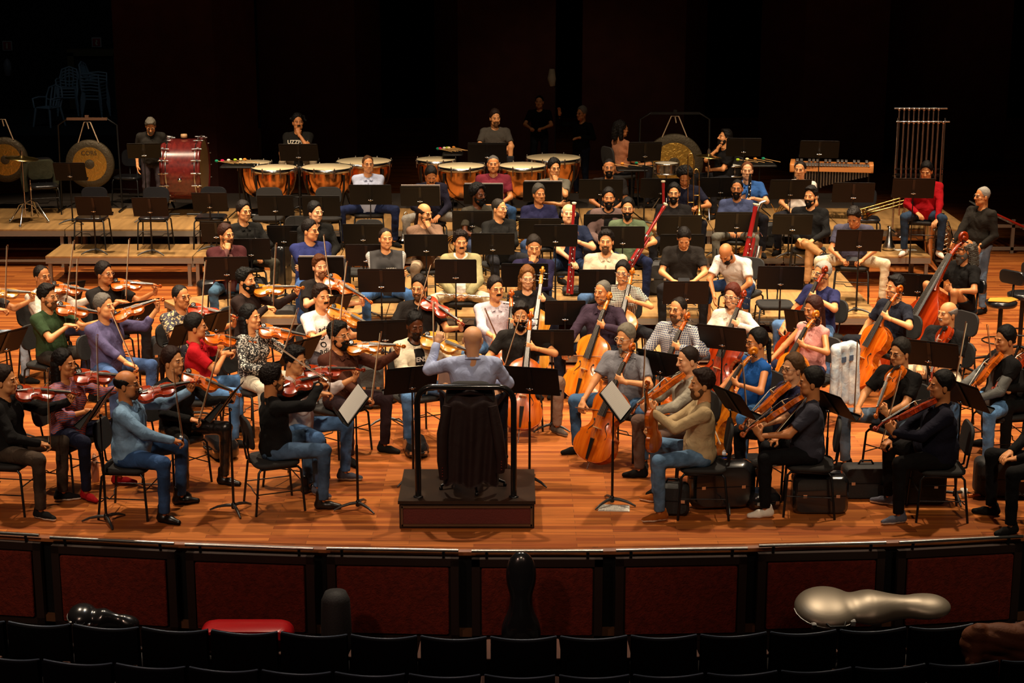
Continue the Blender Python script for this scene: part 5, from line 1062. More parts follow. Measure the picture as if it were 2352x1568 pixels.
# ================================================================ podium, rail, swivel chair and jacket
RES = []
def P2(px, py, z): return at(px, py, z)
a_, b_, c_ = P2(914, 1152, .25), P2(1230, 1152, .25), P2(1222, 1080, .25)
e = bpy.data.objects.new('podium', None); COL.objects.link(e); px0 = (a_.x+b_.x)/2; wx = b_.x-a_.x; dy = c_.y-a_.y; e.location = (px0, a_.y, 0); tag(e, 'dark wooden conductor podium with maroon front panel', 'podium')
DKW = mat('podium_wood', (.016, .007, .0035), .4, kind='mottle', col2=(.030, .015, .007), scale=4)
b = MB(); b.box((0, dy/2, .125), (wx-.02, dy-.01, .25)); b.box((0, dy/2, .245), (wx, dy+.02, .03)); b.build('platform', DKW, e)
b = MB()
for z in (.035, .205): b.box((0, -.012, z), (wx-.06, .02, .018))
for sx in (-1, 1): b.box((sx*(wx/2-.035), -.012, .12), (.018, .02, .19))
b.build('panel_moulding', mat('moulding', (.10, .05, .025), .3), e)
b = MB(); b.box((0, -.004, .12), (wx-.09, .012, .15)); b.build('front_panel', mat('podium_maroon', (.10, .015, .010), .85, bump=.4, bscale=60), e)
l0, r0 = P2(961, 1143, .25), P2(1180, 1141, .25); hx = (r0.x-l0.x)/2; b = MB(); H1 = 1.02; ry = .12
o = bpy.data.objects.new('podium_rail', None); COL.objects.link(o); o.location = ((l0.x+r0.x)/2, l0.y, .26); tag(o, 'black arched safety rail standing at the front of the podium', 'rail')
pts = [(-hx, 0, 0), (-hx, 0, H1-.14)]+[(-hx+.14*(1-math.cos(t)), 0, H1-.14+.14*math.sin(t)) for t in [k*math.pi/12 for k in range(1, 7)]]
pts += [(-x, y, z) for x, y, z in pts[::-1]]
b.tube(pts, .028, 0, 10); b.build('tube', mat('gloss_black', (.012, .011, .010), .18, .2, coat=.5), o)
for sx in (-1, 1): b = MB(); b.lathe([(.045, -.0), (.045, .008), (.03, .012)], c=(sx*hx, 0, 0), n=12); b.build('flange', BMET, o)
# swivel chair
sc = P2(1083, 1112, .26); e = bpy.data.objects.new('swivel_chair', None); COL.objects.link(e); e.location = (sc.x, sc.y, .26); tag(e, 'black swivel chair with five star base on the podium', 'chair')
for i in range(5):
    t = R(-80+72*i); b = MB(); b.tube([(0, 0, .10), (.16*math.cos(t), .16*math.sin(t), .085), (.31*math.cos(t), .31*math.sin(t), .035)], [.026, .022, .014], 0, 6); b.lathe([(0, 0), (.016, .0), (.018, .02), (0, .03)], c=(.31*math.cos(t), .31*math.sin(t), 0), n=8); b.build('base_arm', BMET, e)
b = MB(); b.tube([(0, 0, .08), (0, 0, .50)], .028, 0, 8); b.build('gas_column', BMET, e)
b = MB(); b.tube([(.21*math.cos(t), .21*math.sin(t), .22) for t in [i*math.pi/10 for i in range(20)]], .010, 0, 6, True); [b.tube([(0, 0, .22), (.21*math.cos(t), .21*math.sin(t), .22)], .007, 0, 5) for t in (.3, 2.4, 4.5)]; b.build('foot_ring', BMET, e)
b = MB(); b.rbox((0, 0, .53), (.48, .46, .07), .1); b.build('seat', SEATM, e)
b = MB(); b.rbox((0, -.24, .82), (.44, .05, .46), .12, axis=1, seg=4, M=Matrix.Rotation(R(6), 4, 'X')); b.box((0, -.22, .55), (.06, .02, .2)); b.build('backrest', SEATM, e)
# jacket draped over the chair back
n = 60; m_ = 34; Vv = []; Fv = []
def jk(u, v):     # u across -1..1, v down 0..1
    w_ = .235+.045*min(1, v*2.5)-.03*v; x = u*w_; top = .93-.05*abs(u)**3-.02*math.cos(u*6); z = top-v*.80-(.02*math.cos(u*2.2))*v
    f = (.018*math.sin(u*9+1)+.012*math.sin(u*17+v*3))*min(1, v*2.2); y = -.30-.055*(1-u*u)-f-.03*v
    if v < .08: y += (.08-v)*1.0
    if abs(u) > .93: y += (abs(u)-.93)*1.2
    return (x, y, z)
b = MB()
for j in range(m_+1):
    for i in range(n+1): Vv.append(jk(-1+2*i/n, j/m_))
k0 = len(Vv)
for j in range(m_+1):
    for i in range(n+1): q = jk(-1+2*i/n, j/m_); Vv.append((q[0]*.985, q[1]+.018, q[2]))
for o_ in (0, k0):
    for j in range(m_):
        for i in range(n): q = (o_+j*(n+1)+i, o_+j*(n+1)+i+1, o_+(j+1)*(n+1)+i+1, o_+(j+1)*(n+1)+i); Fv.append(q[::-1] if o_ == 0 else q)
for i in range(n): a = m_*(n+1)+i; Fv.append((a, a+1, k0+a+1, k0+a))
b.add(Vv, Fv, 0, True); JKM = mat('velvet_jacket', (.013, .004, .0028), .75, bump=.4, bscale=8, spec=.3)
jo = bpy.data.objects.new('jacket', None); COL.objects.link(jo); jo.location = (sc.x, sc.y, .26); tag(jo, 'dark brown velvet jacket draped over the swivel chair back', 'jacket'); b.build('body', JKM, jo)
for sx, dx, dz in ((-1, 0, .02), (1, .03, .08)):
    b = MB(); b.tube([(sx*.20, -.33, .84), (sx*.245, -.375, .6), (sx*.25+dx, -.385, .35), (sx*.235+dx, -.37, .16+dz)], [.05, .058, .052, .046], 0, 10, flat=.75); sl_ = b.build('sleeve', JKM, jo)
    for k in range(4): q = MB(); q.lathe([(0, -.004), (.006, 0), (0, .004)], n=8, M=Matrix.Rotation(R(90), 4, 'X')); q.build('button', mat('button_red', (.20, .03, .02), .3), sl_, loc=(sx*.235+dx+sx*.012, -.43, .20+dz+k*.025))
b = MB(); b.tube([(-.12, -.27, .93), (0, -.30, .965), (.12, -.27, .93)], [.02, .032, .02], 0, 8); b.build('collar', JKM, jo)
# conductor's desk beyond, with phone and papers
q = P2(1092, 872, .93); e = bpy.data.objects.new('conductor_desk', None); COL.objects.link(e); e.location = (q.x, q.y, .0); tag(e, 'low dark wooden music desk in front of the conductor', 'desk')
M = Matrix.Translation((0, 0, .93)) @ Matrix.Rotation(R(16), 4, 'X')
b = MB(); b.box((0, 0, 0), (.72, .42, .02)); b.box((0, -.215, .02), (.72, .02, .05)); b.build('desktop', mat('walnut', (.09, .035, .018), .4, kind='grain', col2=(.06, .02, .01), scale=4), e, M=M)
for sx in (-1, 1): b = MB(); b.tube([(sx*.30, .0, .02), (sx*.30, .0, .92)], .014, 0, 8); b.tube([(sx*.30, -.2, .015), (sx*.30, .2, .015)], .014, 0, 6); b.build('leg', BMET, e)
wq = Matrix.Translation((q.x, q.y, 0)) @ M
b = MB(); b.rbox((0, 0, 0), (.075, .15, .008), .01); o = b.build('smartphone', mat('phone_black', (.01, .01, .012), .15)); o.matrix_world = wq @ Matrix.Translation((.27, .06, .016)); tag(o, 'black smartphone lying on the conductor desk', 'phone')
b = MB(); b.box((0, 0, 0), (.21, .16, .006)); o = b.build('score_sheet', mat('score_paper', (.72, .69, .60), .7, kind='score', col2=(.12, .11, .1), scale=60)); o.matrix_world = wq @ Matrix.Translation((.22, -.11, .014)); tag(o, 'small white paper on the conductor desk edge', 'paper')
# microphones on stands near the podium
def mic_stand(px, py, label, h=.62, boom=True, z0=0):
    p = at(px, py, z0); e = bpy.data.objects.new('microphone_stand', None); COL.objects.link(e); e.location = p; tag(e, label, 'microphone stand')
    b = MB(); b.lathe([(.10, 0), (.11, .01), (.09, .03), (.02, .04)], n=14); b.build('base', BMET, e); b = MB(); b.tube([(0, 0, .03), (0, 0, h)], .008, 0, 6); b.build('pole', STEEL, e)
    b = MB(); b.tube([(0, 0, h), (0, -.05, h+.10)], .014, 0, 8); b.tube([(0, -.05, h+.10), (0, -.08, h+.16)], .018, 0, 8); b.build('microphone', BMET, e)
    if boom: b = MB(); b.tube([(-.02, 0, h-.02), (.06, 0, h+.02)], .016, 0, 8); b.build('clamp', BMET, e)
mic_stand(1150, 1075, 'short microphone stand between podium and right conductor stand', .95)
mic_stand(1652, 720, 'small microphone stand behind the auburn haired woman', .35, z0=.15) if False else None
# ================================================================ music stands
S = stand
for px, py, z0, yw, lab, w_, hg, tl, ed in (
    (331, 346, .60, 8, 'tilted black music stand before the grey bearded percussionist', .52, 1.12, 38, 0), (161, 394, .60, 0, 'black music stand between the left gongs', .50, .82, 24, 0),
    (686, 350, .60, 0, 'black music stand in front of the dreadlocked timpanist', .60, 1.16, 30, 0), (1119, 350, .60, 0, 'black music stand in front of the grey shirted timpanist', .60, 1.16, 18, 0),
    (1481, 348, .60, 6, 'black music stand left of the large gong', .52, 1.16, 20, 0), (1708, 338, .60, -4, 'black music stand before the laughing percussionist', .54, 1.2, 24, 0), (1882, 343, .60, -6, 'wide black stand behind the xylophone', .60, 1.2, 30, 0),
    (851, 447, .45, 0, 'black stand in front of the light blue shirt', .60, 1.0, 22, 0), (965, 450, .45, 0, 'stand with pale folder before the bowed trumpeter', .56, 1.0, 22, 1), (1110, 446, .45, 0, 'stand with pale folder before the maroon T-shirt', .56, 1.0, 22, 1), (1246, 440, .45, 0, 'stand with pale folder before the man biting his hand', .56, 1.0, 22, 1),
    (1380, 434, .45, 0, 'black stand before the charcoal T-shirt trombonist', .64, 1.0, 22, 0), (1518, 432, .45, 0, 'black stand before the man with afro', .60, 1.0, 22, 0), (1655, 430, .45, 0, 'black stand left of the bright blue polo', .60, 1.0, 22, 0), (1815, 435, .45, 0, 'black stand before the white T-shirt brass player', .60, 1.0, 22, 0), (1960, 442, .45, -4, 'black stand behind the resting trombone', .60, 1.0, 22, 0), (2098, 432, .45, -6, 'black stand before the bright red sweater', .60, 1.05, 22, 0),
    (215, 473, 0, 0, 'black stand before the leftmost empty vinyl chair', .52, 1.16, 24, 0), (345, 475, 0, 0, 'black stand before the second empty vinyl chair', .52, 1.16, 24, 0), (482, 464, 0, 0, 'black stand before the third empty vinyl chair', .52, 1.18, 24, 0),
    (633, 472, .30, 0, 'black stand before the left fabric chair of the brass row', .50, 1.12, 22, 0), (738, 473, .30, 0, 'black stand before the right fabric chair of the brass row', .52, 1.12, 22, 0),
    (1085, 507, .30, 0, 'black stand before the bearded man in olive T-shirt', .56, .88, 22, 0), (1240, 525, .30, 0, 'black stand before the man in indigo T-shirt', .58, .86, 22, 0), (1385, 515, .30, 0, 'black stand before the mauve jacket', .54, .86, 22, 0), (1560, 517, .30, 0, 'black stand before the black logo T-shirt', .62, .86, 22, 0), (1692, 510, .30, 0, 'black stand before the slate blue T-shirt', .60, .86, 22, 0), (1820, 515, .30, -4, 'black stand before the man with crossed legs', .54, .9, 22, 0),
    (497, 532, .15, 0, 'black stand half hidden behind the maroon cardigan', .42, .95, 20, 0), (577, 572, .15, 4, 'black stand before the clarinettist in black shirt', .50, .95, 22, 0), (652, 542, .30, 0, 'black stand left of the clean shaven clarinettist', .44, .86, 20, 0), (716, 555, .15, 0, 'black stand behind the large navy T-shirt man', .58, .95, 22, 0), (834, 538, .30, 0, 'black stand before the upper vacant fabric chair', .54, .86, 22, 0), (842, 586, .15, 0, 'black stand before the lower vacant fabric chair', .54, .95, 22, 0),
    (979, 563, .15, 0, 'black stand before the tan sweater', .56, 1.05, 22, 0), (1132, 560, .15, 0, 'black stand before the black sweater clarinettist', .56, 1.05, 22, 0), (1276, 541, .15, 0, 'black stand before the pale bald bassoonist', .56, 1.22, 22, 0), (1430, 545, .15, 0, 'black stand before the green shirt bassoonist', .56, 1.2, 22, 0), (1566, 562, .30, 0, 'large black stand behind the man with phone', .58, .80, 22, 0), (1973, 552, 0, 0, 'black stand before the grey T-shirt phone user', .60, 1.26, 22, 0),
    (521, 616, 0, 3, 'black stand before the maroon cardigan', .54, 1.12, 20, 0), (738, 617, 0, 0, 'black stand behind the red blond violist', .56, 1.12, 20, 1), (876, 644, 0, 0, 'black stand before the white striped sleeves', .56, 1.08, 20, 0), (1047, 623, 0, 0, 'black stand before the khaki jacket flautist', .50, 1.16, 18, 0), (1205, 632, 0, 0, 'black stand before the dark violet shirt', .56, 1.16, 20, 0), (1372, 646, 0, 0, 'black stand before the beige shirt man', .44, 1.1, 20, 0), (1575, 672, 0, 0, 'black stand before the phone user in black T-shirt', .54, .95, 22, 0), (1793, 638, 0, -4, 'black stand above the vacant grey chair', .56, 1.05, 20, 0),
    (1298, 718, 0, 0, 'black stand right of the blond cellist', .46, .95, 20, 0), (1268, 787, 0, 0, 'black stand right of the bearded cellist', .46, .95, 20, 0),
    (312, 716, 0, 42, 'slanted black stand right of the purple shirt', .52, 1.05, 34, 0), (224, 936, 0, 86, 'black stand left of the denim shirt', .50, 1.08, 34, 0), (10, 786, 0, 55, 'black stand at the left picture edge', .50, 1.05, 34, 0), (150, 672, 0, 40, 'black stand right of the green T-shirt head', .46, .98, 34, 0), (430, 765, 0, 50, 'black stand behind the crimson polo shoulder', .46, .95, 30, 0), (492, 742, 0, 50, 'small black stand right of the crimson polo', .40, 1.0, 30, 0), (522, 922, 0, 84, 'black stand right of the leather trousers', .52, 1.05, 36, 0), (688, 806, 0, 52, 'black stand above the round glasses violinist', .50, 1.0, 32, 0), (768, 700, 0, 35, 'black stand behind the white lettered T-shirt', .40, .98, 36, 0), (884, 764, 0, 10, 'black stand left of the cream cardigan', .60, 1.0, 22, 0),
    (945, 872, 0, 20, 'large black stand left of the conductor', .52, 1.02, 26, 0), (1218, 874, 0, -14, 'large black stand right of the conductor', .56, 1.02, 24, 0),
    (1519, 836, 0, -35, 'black stand behind the grey zipped sweater', .50, .98, 28, 0), (1661, 776, 0, -26, 'black stand behind the blue plaid shirt', .54, 1.0, 28, 0), (1683, 922, 0, -62, 'black stand right of the beige sweater', .50, 1.02, 36, 0), (1908, 925, 0, -60, 'black stand right of the charcoal T-shirt', .50, .95, 38, 0), (2135, 812, 0, -28, 'black stand below the bald violist', .60, 1.0, 26, 0), (2212, 905, 0, -60, 'black stand behind the heavy man in black', .54, 1.02, 34, 0), (2108, 655, 0, -14, 'black stand behind the young cellist in dark T-shirt', .60, .98, 22, 0), (1832, 738, 0, -30, 'small black stand left of the pink blouse', .30, .8, 24, 0)):
    S(px, py, z0, yw, lab, w_, hg, tl, bool(ed))
# the two front stands carry white sheet music
SHEET = mat('score_paper', (0, 0, 0))
for px, py, yw, lab, l2 in ((812, 930, 106, 'front stand with white music right of the black sweater', 'open white sheet music on the front stand left of the podium'), (1414, 922, -106, 'front stand with white music right of the podium', 'open white sheet music on the front stand right of the podium')):
    e, Mx = stand(px, py, 0, yw, lab, .50, 1.0, 38)
    b = MB(); b.box((0, 0, 0), (.44, .008, .30)); o = b.build('sheet_music', mat('score_upright', (.74, .71, .64), .7, kind='score', col2=(.16, .14, .13), scale=.0001)); o.matrix_world = Mx @ Matrix.Translation((0, .012, .01)); tag(o, l2, 'sheet music')
    o.data.materials[0] = mat('score_vertical', (.74, .71, .64), .7, kind='bands', col2=(.42, .39, .36), scale=28)
p = at(1410, 1167, .004); b = MB(); b.box((0, 0, 0), (.29, .17, .006)); b.sheet([(-.14, -.08), (.13, -.085), (.14, .08), (-.13, .085)], .004, .007); o = b.build('sheet_music', SHEET, loc=(p.x, p.y, .005), rot=(0, 0, R(-4))); tag(o, 'white sheet music lying on the floor by the tan sneaker', 'sheet music')
# ================================================================ empty chairs
def chair(px, py, z0, yw, kind, label, skip=()):
    p = at(px, py, z0+.47); return instance(CH[kind], 'orchestra_chair', label, 'chair', Rz(yw, (p.x, p.y, z0)), skip=skip)
for a in ((211, 497, .45, 0, 'vinyl', 'leftmost empty black vinyl chair on the riser'), (355, 497, .45, 2, 'vinyl', 'second empty black vinyl chair from the left'), (485, 496, .45, -2, 'vinyl', 'third empty black vinyl chair from the left'), (615, 498, .45, 0, 'fabric', 'empty dark fabric chair before the left timpani'), (752, 497, .45, 0, 'fabric', 'empty dark fabric chair before the right of the left timpani'),
          (690, 568, .30, 10, 'fabric', 'empty dark fabric chair behind the large navy T-shirt man'), (845, 577, .30, 0, 'fabric', 'empty chair with upper stand beside the striped sleeves'), (836, 622, .15, 0, 'fabric', 'empty chair with lower stand beside the striped sleeves'), (1780, 696, .15, 0, 'fabric', 'empty grey chair right of the auburn haired woman'),
          (100, 424, .60, 20, 'vinyl', 'black chair with a grey green jacket behind the cymbal stand'), (296, 404, .60, -8, 'vinyl', 'black chair right of the left gong'), (2180, 800, 0, -60, 'fabric', 'empty dark chair behind the bald violist')):
    chair(*a)
p = at(100, 395, 1.25); b = MB(); b.rbox((0, 0, 0), (.44, .10, .34), .08, axis=1, seg=4); b.tube([(-.2, 0, .1), (-.27, -.03, -.1), (-.25, -.02, -.34)], [.05, .06, .05], 0, 8); b.tube([(.2, 0, .1), (.25, -.03, -.1), (.22, -.02, -.34)], [.05, .06, .05], 0, 8)
cj = at(100, 424, 1.07); o = b.build('jacket', cloth('3a3a2c'), loc=(cj.x-.10, cj.y+.23, 1.28), rot=(0, 0, R(20))); tag(o, 'grey green jacket hanging over a chair back at far left', 'jacket')
for a in ((2300, 690, 'black padded bass stool with orange cloth at right edge'), (2350, 672, 'black padded bass stool behind the orange cloth stool')):
    p = at(a[0], a[1], .78); instance(ST, 'bass_stool', a[2], 'stool', Rz(-50, (p.x, p.y, 0)))
    if a[0] == 2300: b = MB(); b.sheet([(-.19, -.1), (.05, -.16), (.20, -.02), (.16, .12), (-.12, .08)], 0, .006); o = b.build('polishing_cloth', mat('orange_cloth', (.75, .30, .02), .8), loc=(p.x, p.y, .792)); tag(o, 'orange cloth lying on the bass stool seat', 'cloth')
# ================================================================ timpani
COPPER = mat('copper_bowl', (.80, .34, .12), .20, 1.0, bump=.25, bscale=5); SKINM = mat('drum_skin', (.62, .50, .30), .5)
def timpani(px, py, wpx, label, z0=.60, hz=.86):
    p = at(px, py, z0+hz); Z = (p.y*CP+(CAMH-z0-hz)*SP); r = wpx/FPX*Z/2; e = bpy.data.objects.new('timpani', None); COL.objects.link(e); e.location = (p.x, p.y, z0); tag(e, label, 'timpani')
    b = MB(); b.lathe([(0, hz-.55), (.25*r, hz-.54), (.62*r, hz-.46), (.86*r, hz-.32), (.96*r, hz-.16), (.965*r, hz-.03)], n=32); b.build('bowl', COPPER, e)
    b = MB(); b.lathe([(0, hz+.004), (r*.97, hz+.002), (r*.98, hz-.006)], n=36, caps=False); b.build('drum_head', SKINM, e)
    b = MB(); b.lathe([(r*.975, hz+.008), (r*1.01, hz+.008), (r*1.015, hz-.05), (r*.975, hz-.06), (r*.975, hz+.008)], n=36, caps=False); b.build('hoop', CHROME, e)
    b = MB()
    for k in range(8):
        t = R(22+45*k); c, s = math.cos(t)*r*1.03, math.sin(t)*r*1.03; b.tube([(c, s, hz+.03), (c, s, hz-.12)], .009, 0, 6); b.box((c, s, hz+.0), (.03, .03, .02))
    b.build('tension_rods', CHROME, e)
    for k in range(4):
        t = R(45+90*k); c, s = math.cos(t), math.sin(t); b = MB(); b.tube([(c*r*1.02, s*r*1.02, hz-.08), (c*r*1.0, s*r*1.0, hz-.3), (c*r*.7, s*r*.7, .22), (c*r*.55, s*r*.55, .06)], [.018, .018, .02, .02], 0, 6); b.build('strut', BMET, e)
    b = MB(); b.lathe([(.62*r, .03), (.66*r, .05), (.62*r, .09), (.2*r, .10)], n=20); b.rbox((0, -.62*r, .05), (.16, .30, .05), .05); b.build('pedal_base', BMET, e)
for a in ((585, 373, 78, 'small timpani under the mallet tray, leftmost copper drum'), (630, 385, 104, 'copper timpani left of the dreadlocked player stand'), (751, 384, 118, 'copper timpani right of the dreadlocked player stand'), (836, 370, 128, 'large timpani behind the light blue shirt'), (1002, 366, 93, 'small timpani at the left of the right set'), (1060, 381, 110, 'copper timpani left of the maroon T-shirt'), (1200, 380, 110, 'copper timpani right of the maroon T-shirt'), (1271, 362, 128, 'large timpani behind the man biting his hand')):
    timpani(*a)
# snare drums
def drum(px, py, wpx, label, col, z0=.6, hz=.80, h=.16):
    p = at(px, py, z0+hz); Z = (p.y*CP+(CAMH-z0-hz)*SP); r = wpx/FPX*Z/2; e = bpy.data.objects.new('snare_drum', None); COL.objects.link(e); e.location = (p.x, p.y, z0); tag(e, label, 'drum')
    b = MB(); b.lathe([(r*.97, hz-h), (r*.97, hz)], n=28, caps=False); b.build('shell', col, e); b = MB(); b.lathe([(0, hz+.004), (r*.96, hz+.004)], n=28, caps=False); b.lathe([(0, hz-h), (r*.96, hz-h)], n=28, caps=False); b.build('drum_head', mat('white_skin', (.62, .56, .45), .5), e)
    b = MB()
    for z in (hz, hz-h): b.lathe([(r*.97, z+.012), (r*1.02, z+.012), (r*1.02, z-.012), (r*.97, z-.012)], n=28, caps=False)
    for k in range(8): t = R(45*k+10); b.tube([(r*1.03*math.cos(t), r*1.03*math.sin(t), hz), (r*1.03*math.cos(t), r*1.03*math.sin(t), hz-h)], .006, 0, 5); b.box((r*1.0*math.cos(t), r*1.0*math.sin(t), hz-h/2), (.03, .03, .04))
    b.build('hoops_and_lugs', CHROME, e)
    b = MB(); b.tube([(0, 0, .3), (0, 0, hz-h-.03)], .012, 0, 6); [b.tube([(0, 0, .4), (.26*math.cos(t), .26*math.sin(t), .01)], .009, 0, 5) for t in (.5, 2.6, 4.7)]; [b.tube([(0, 0, hz-h-.05), (r*math.cos(t), r*math.sin(t), hz-h-.01)], .009, 0, 5) for t in (.5, 2.6, 4.7)]; b.build('stand', STEEL, e)
drum(1531, 375, 56, 'chrome snare drum in front of the large gong', CHROME); drum(1679, 379, 58, 'dark snare drum under the laughing percussionist', BLK)
# bass drum
Z0 = .60; p = at(426, 388, Z0+.72); e = bpy.data.objects.new('bass_drum', None); COL.objects.link(e); e.location = (p.x, p.y, Z0); tag(e, 'large dark red bass drum with chrome fittings', 'bass drum')
RX = Matrix.Rotation(R(90), 4, 'Y'); r = .49; hw = .28
b = MB(); b.lathe([(r, -hw), (r, hw)], c=(0, 0, .72), n=48, M=RX, caps=False); b.build('shell', mat('red_lacquer', (.16, .018, .014), .22, kind='grain', col2=(.08, .010, .010), scale=3, coat=.6), e)
for sx in (-1, 1):
    b = MB(); b.lathe([(r*.99, -.03), (r*1.05, -.03), (r*1.05, .03), (r*.99, .03), (r*.99, -.03)], c=(sx*(hw+.01), 0, .72), n=48, M=RX, caps=False); b.build('hoop', mat('red_lacquer', (0, 0, 0)), e)
    b = MB(); b.lathe([(0, 0), (r, 0)], c=(sx*(hw+.015), 0, .72), n=48, M=RX, caps=False); b.build('drum_head', SKINM, e)
    b = MB()
    for k in range(16):
        t = R(22.5*k); y, z = math.cos(t)*r*1.07, math.sin(t)*r*1.07+.72; b.tube([(sx*(hw+.06), y, z), (sx*(hw-.10), y, z)], .012, 0, 6); b.tube([(sx*(hw-.0), y*.98, .72+(z-.72)*.98), (sx*(hw-.0), y*1.05, .72+(z-.72)*1.05)], .02, 0, 6)
    b.build('tension_lugs', CHROME, e)
    b = MB(); b.tube([(sx*(hw-.05), r*1.01*math.cos(t), .72+r*1.01*math.sin(t)) for t in [k*math.pi/24 for k in range(48)]], .012, 0, 5, True); b.build('rim_band', CHROME, e)
    b = MB(); b.tube([(sx*hw, -.35, .04), (sx*hw, 0, .26), (sx*hw, .35, .04)], .02, 0, 6); b.tube([(sx*hw, -.35, .04), (sx*hw*.2, -.35, .04)], .02, 0, 6); b.build('cradle', BMET, e)
b = MB(); b.lathe([(0, -.02), (.03, -.02), (.035, .02), (0, .03)], c=(0, -.52, .62), n=12, M=Matrix.Rotation(R(90), 4, 'X')); b.build('badge_mount', CHROME, e)
b = MB(); b.lathe([(0, 0), (.05, .0), (.055, .03), (.05, .06), (0, .065)], n=12); o = b.build('wooden_block', mat('pale_wood', (.6, .36, .17), .5), loc=(p.x+.0, p.y, Z0+1.225)); tag(o, 'small pale wooden beater head on top of the bass drum', 'beater')
# trays with mallets
MC = [('ffe0a0', 'pale'), ('d08030', 'orange'), ('208060', 'green'), ('c02050', 'red'), ('e0d8c0', 'white'), ('a0c030', 'lime')]
def tray(px, py, z0, label, w_, n, zt=.88, hd=True, yw=0):
    p = at(px, py, z0+zt); b = MB(); e = bpy.data.objects.new('mallet_tray', None); COL.objects.link(e); e.location = (p.x, p.y, z0); e.rotation_euler = (0, 0, R(yw)); tag(e, label, 'tray'); b.rbox((0, 0, zt-.02), (w_, .42, .025), .03); b.build('tray_top', BLK, e)
    b = MB(); b.tube([(0, 0, .05), (0, 0, zt-.02)], .014, 0, 6); [b.tube([(0, 0, .2), (.25*math.cos(t), .25*math.sin(t), .01)], .01, 0, 5) for t in (.5, 2.6, 4.7)]; b.build('tray_stand', BMET, e)
    rnd = random.Random(int(px)); side = {0: 'first', 1: 'second', 2: 'third', 3: 'fourth', 4: 'fifth', 5: 'sixth', 6: 'seventh'}
    for k in range(n):
        hx, nm = MC[(k+int(px)) % 6]; x0 = -w_*.38+w_*.76*k/max(1, n-1); b = MB(); b.tube([(0, -.17, 0), (0, .16, .02)], .006, 0, 5); m = Rz(yw, p) @ Matrix.Translation((x0, -.0, .026+.004*k)) @ Matrix.Rotation(R(50+rnd.uniform(-12, 12)), 4, 'Z'); m0 = instance([('handle', b.mesh('handle', mat('mallet_wood', (.60, .34, .12), .5)), None), ('mallet_head', MB().lathe([(0, -.03), (.02, -.022), (.024, 0), (.02, .022), (0, .03)], n=10, M=Matrix.Rotation(R(90), 4, 'X'), c=(0, .17, .02)).mesh('mallet_head', cloth(hx)), None)], 'mallet', '%s headed mallet, %s on the %s' % (nm, side[k], label.split(' with')[0]), 'mallet', m, 'mallets on the '+label.split(' with')[0])
tray(548, 378, .6, 'left mallet tray with sticks beside the bass drum', .55, 6); tray(1040, 350, .6, 'small mallet tray with bright sticks by the right timpani', .34, 6, .95); tray(1745, 375, .6, 'dark percussion tray with mallets behind the blue polo', .5, 4); tray(1452, 385, .6, 'percussion table with round shakers under the large stand', .5, 3)
# gongs
def gong(px, py, rpx, label, y_off=0, z0=.6, beam=True, logo=None, tl=0):
    Zp = 4000/141.0; zc = None
    for zt in [k*.02 for k in range(20, 90)]:
        q = at(px, py, z0+zt)
        if abs(q.y-(Y2+1.7+y_off)) < .12: zc = zt; break
    zc = zc or .8; q = at(px, py, z0+zc); r = rpx/FPX*(q.y*CP+3.9*SP); e = bpy.data.objects.new('gong', None); COL.objects.link(e); e.location = (q.x, q.y, z0); tag(e, label, 'gong')
    M = Matrix.Rotation(R(90), 4, 'X'); Gd = mat('gong_gold', (.52, .30, .055), .34, .8, bump=.5, bscale=18); Gb = mat('gong_dark', (.065, .048, .025), .55, .5, bump=.5, bscale=20)
    b = MB(); b.lathe([(r*.70, .002), (r*.97, .0), (r, -.02), (r, -.05)], c=(0, 0, zc), n=48, M=M, caps=False); b.build('outer_ring', Gb, e)
    b = MB(); b.lathe([(r*.20, .010), (r*.45, .008), (r*.70, .003)], c=(0, 0, zc), n=48, M=M, caps=False); f = b.build('gold_face', Gd, e)
    b = MB(); b.lathe([(0, .022), (r*.12, .018), (r*.20, .009)], c=(0, 0, zc), n=24, M=M, caps=False); b.build('centre_boss', Gb, e)
    zb = zc+r+.34; b = MB()
    b.tube([(-r*.42, 0, zc+r*.88), (-r*.12, 0, zb-.05), (r*.12, 0, zb-.05), (r*.42, 0, zc+r*.88)], .010, 0, 6); b.tube([(0, -.01, zb-.06), (.02, -.01, zb-.16)], .010, 0, 6); b.build('rope', mat('rope', (.50, .36, .22), .8), e)
    if beam:
        b = MB(); b.box((0, 0, zb), (r*1.65, .05, .04)); b.box((0, 0, zb+.04), (.06, .05, .04)); b.build('beam', mat('beam_wood', (.13, .06, .03), .6) if px < 300 else BMET, e)
        for sx in (-1, 1): b = MB(); b.tube([(sx*r*.82, 0, zb), (sx*(r+.08), 0, zb-.1), (sx*(r+.10), 0, .04)], .016, 0, 6); b.tube([(sx*(r+.10), -.25, .02), (sx*(r+.10), .25, .02)], .018, 0, 6); b.build('post', BMET, e)
    if logo:
        cu = bpy.data.curves.new('l', 'FONT'); cu.body = logo; cu.size = .10; cu.align_x = 'CENTER'; to = bpy.data.objects.new('t', cu); COL.objects.link(to); me = bpy.data.meshes.new_from_object(to.evaluated_get(bpy.context.evaluated_depsgraph_get())); bpy.data.objects.remove(to); me.materials.append(mat('logo_black', (.03, .02, .01), .7)); link('printed_mark', me, f, M=Matrix.Translation((0, -.014, zc+r*.38)) @ M)
gong(206, 377, 56, 'medium gong on ropes with gold centre, left of the percussionist', logo='CORS'); gong(12, 367, 52, 'gold gong at the far left edge behind the cymbal', beam=False); gong(1548, 375, 68, 'large dark rimmed gong behind the chrome snare drum', y_off=.5)
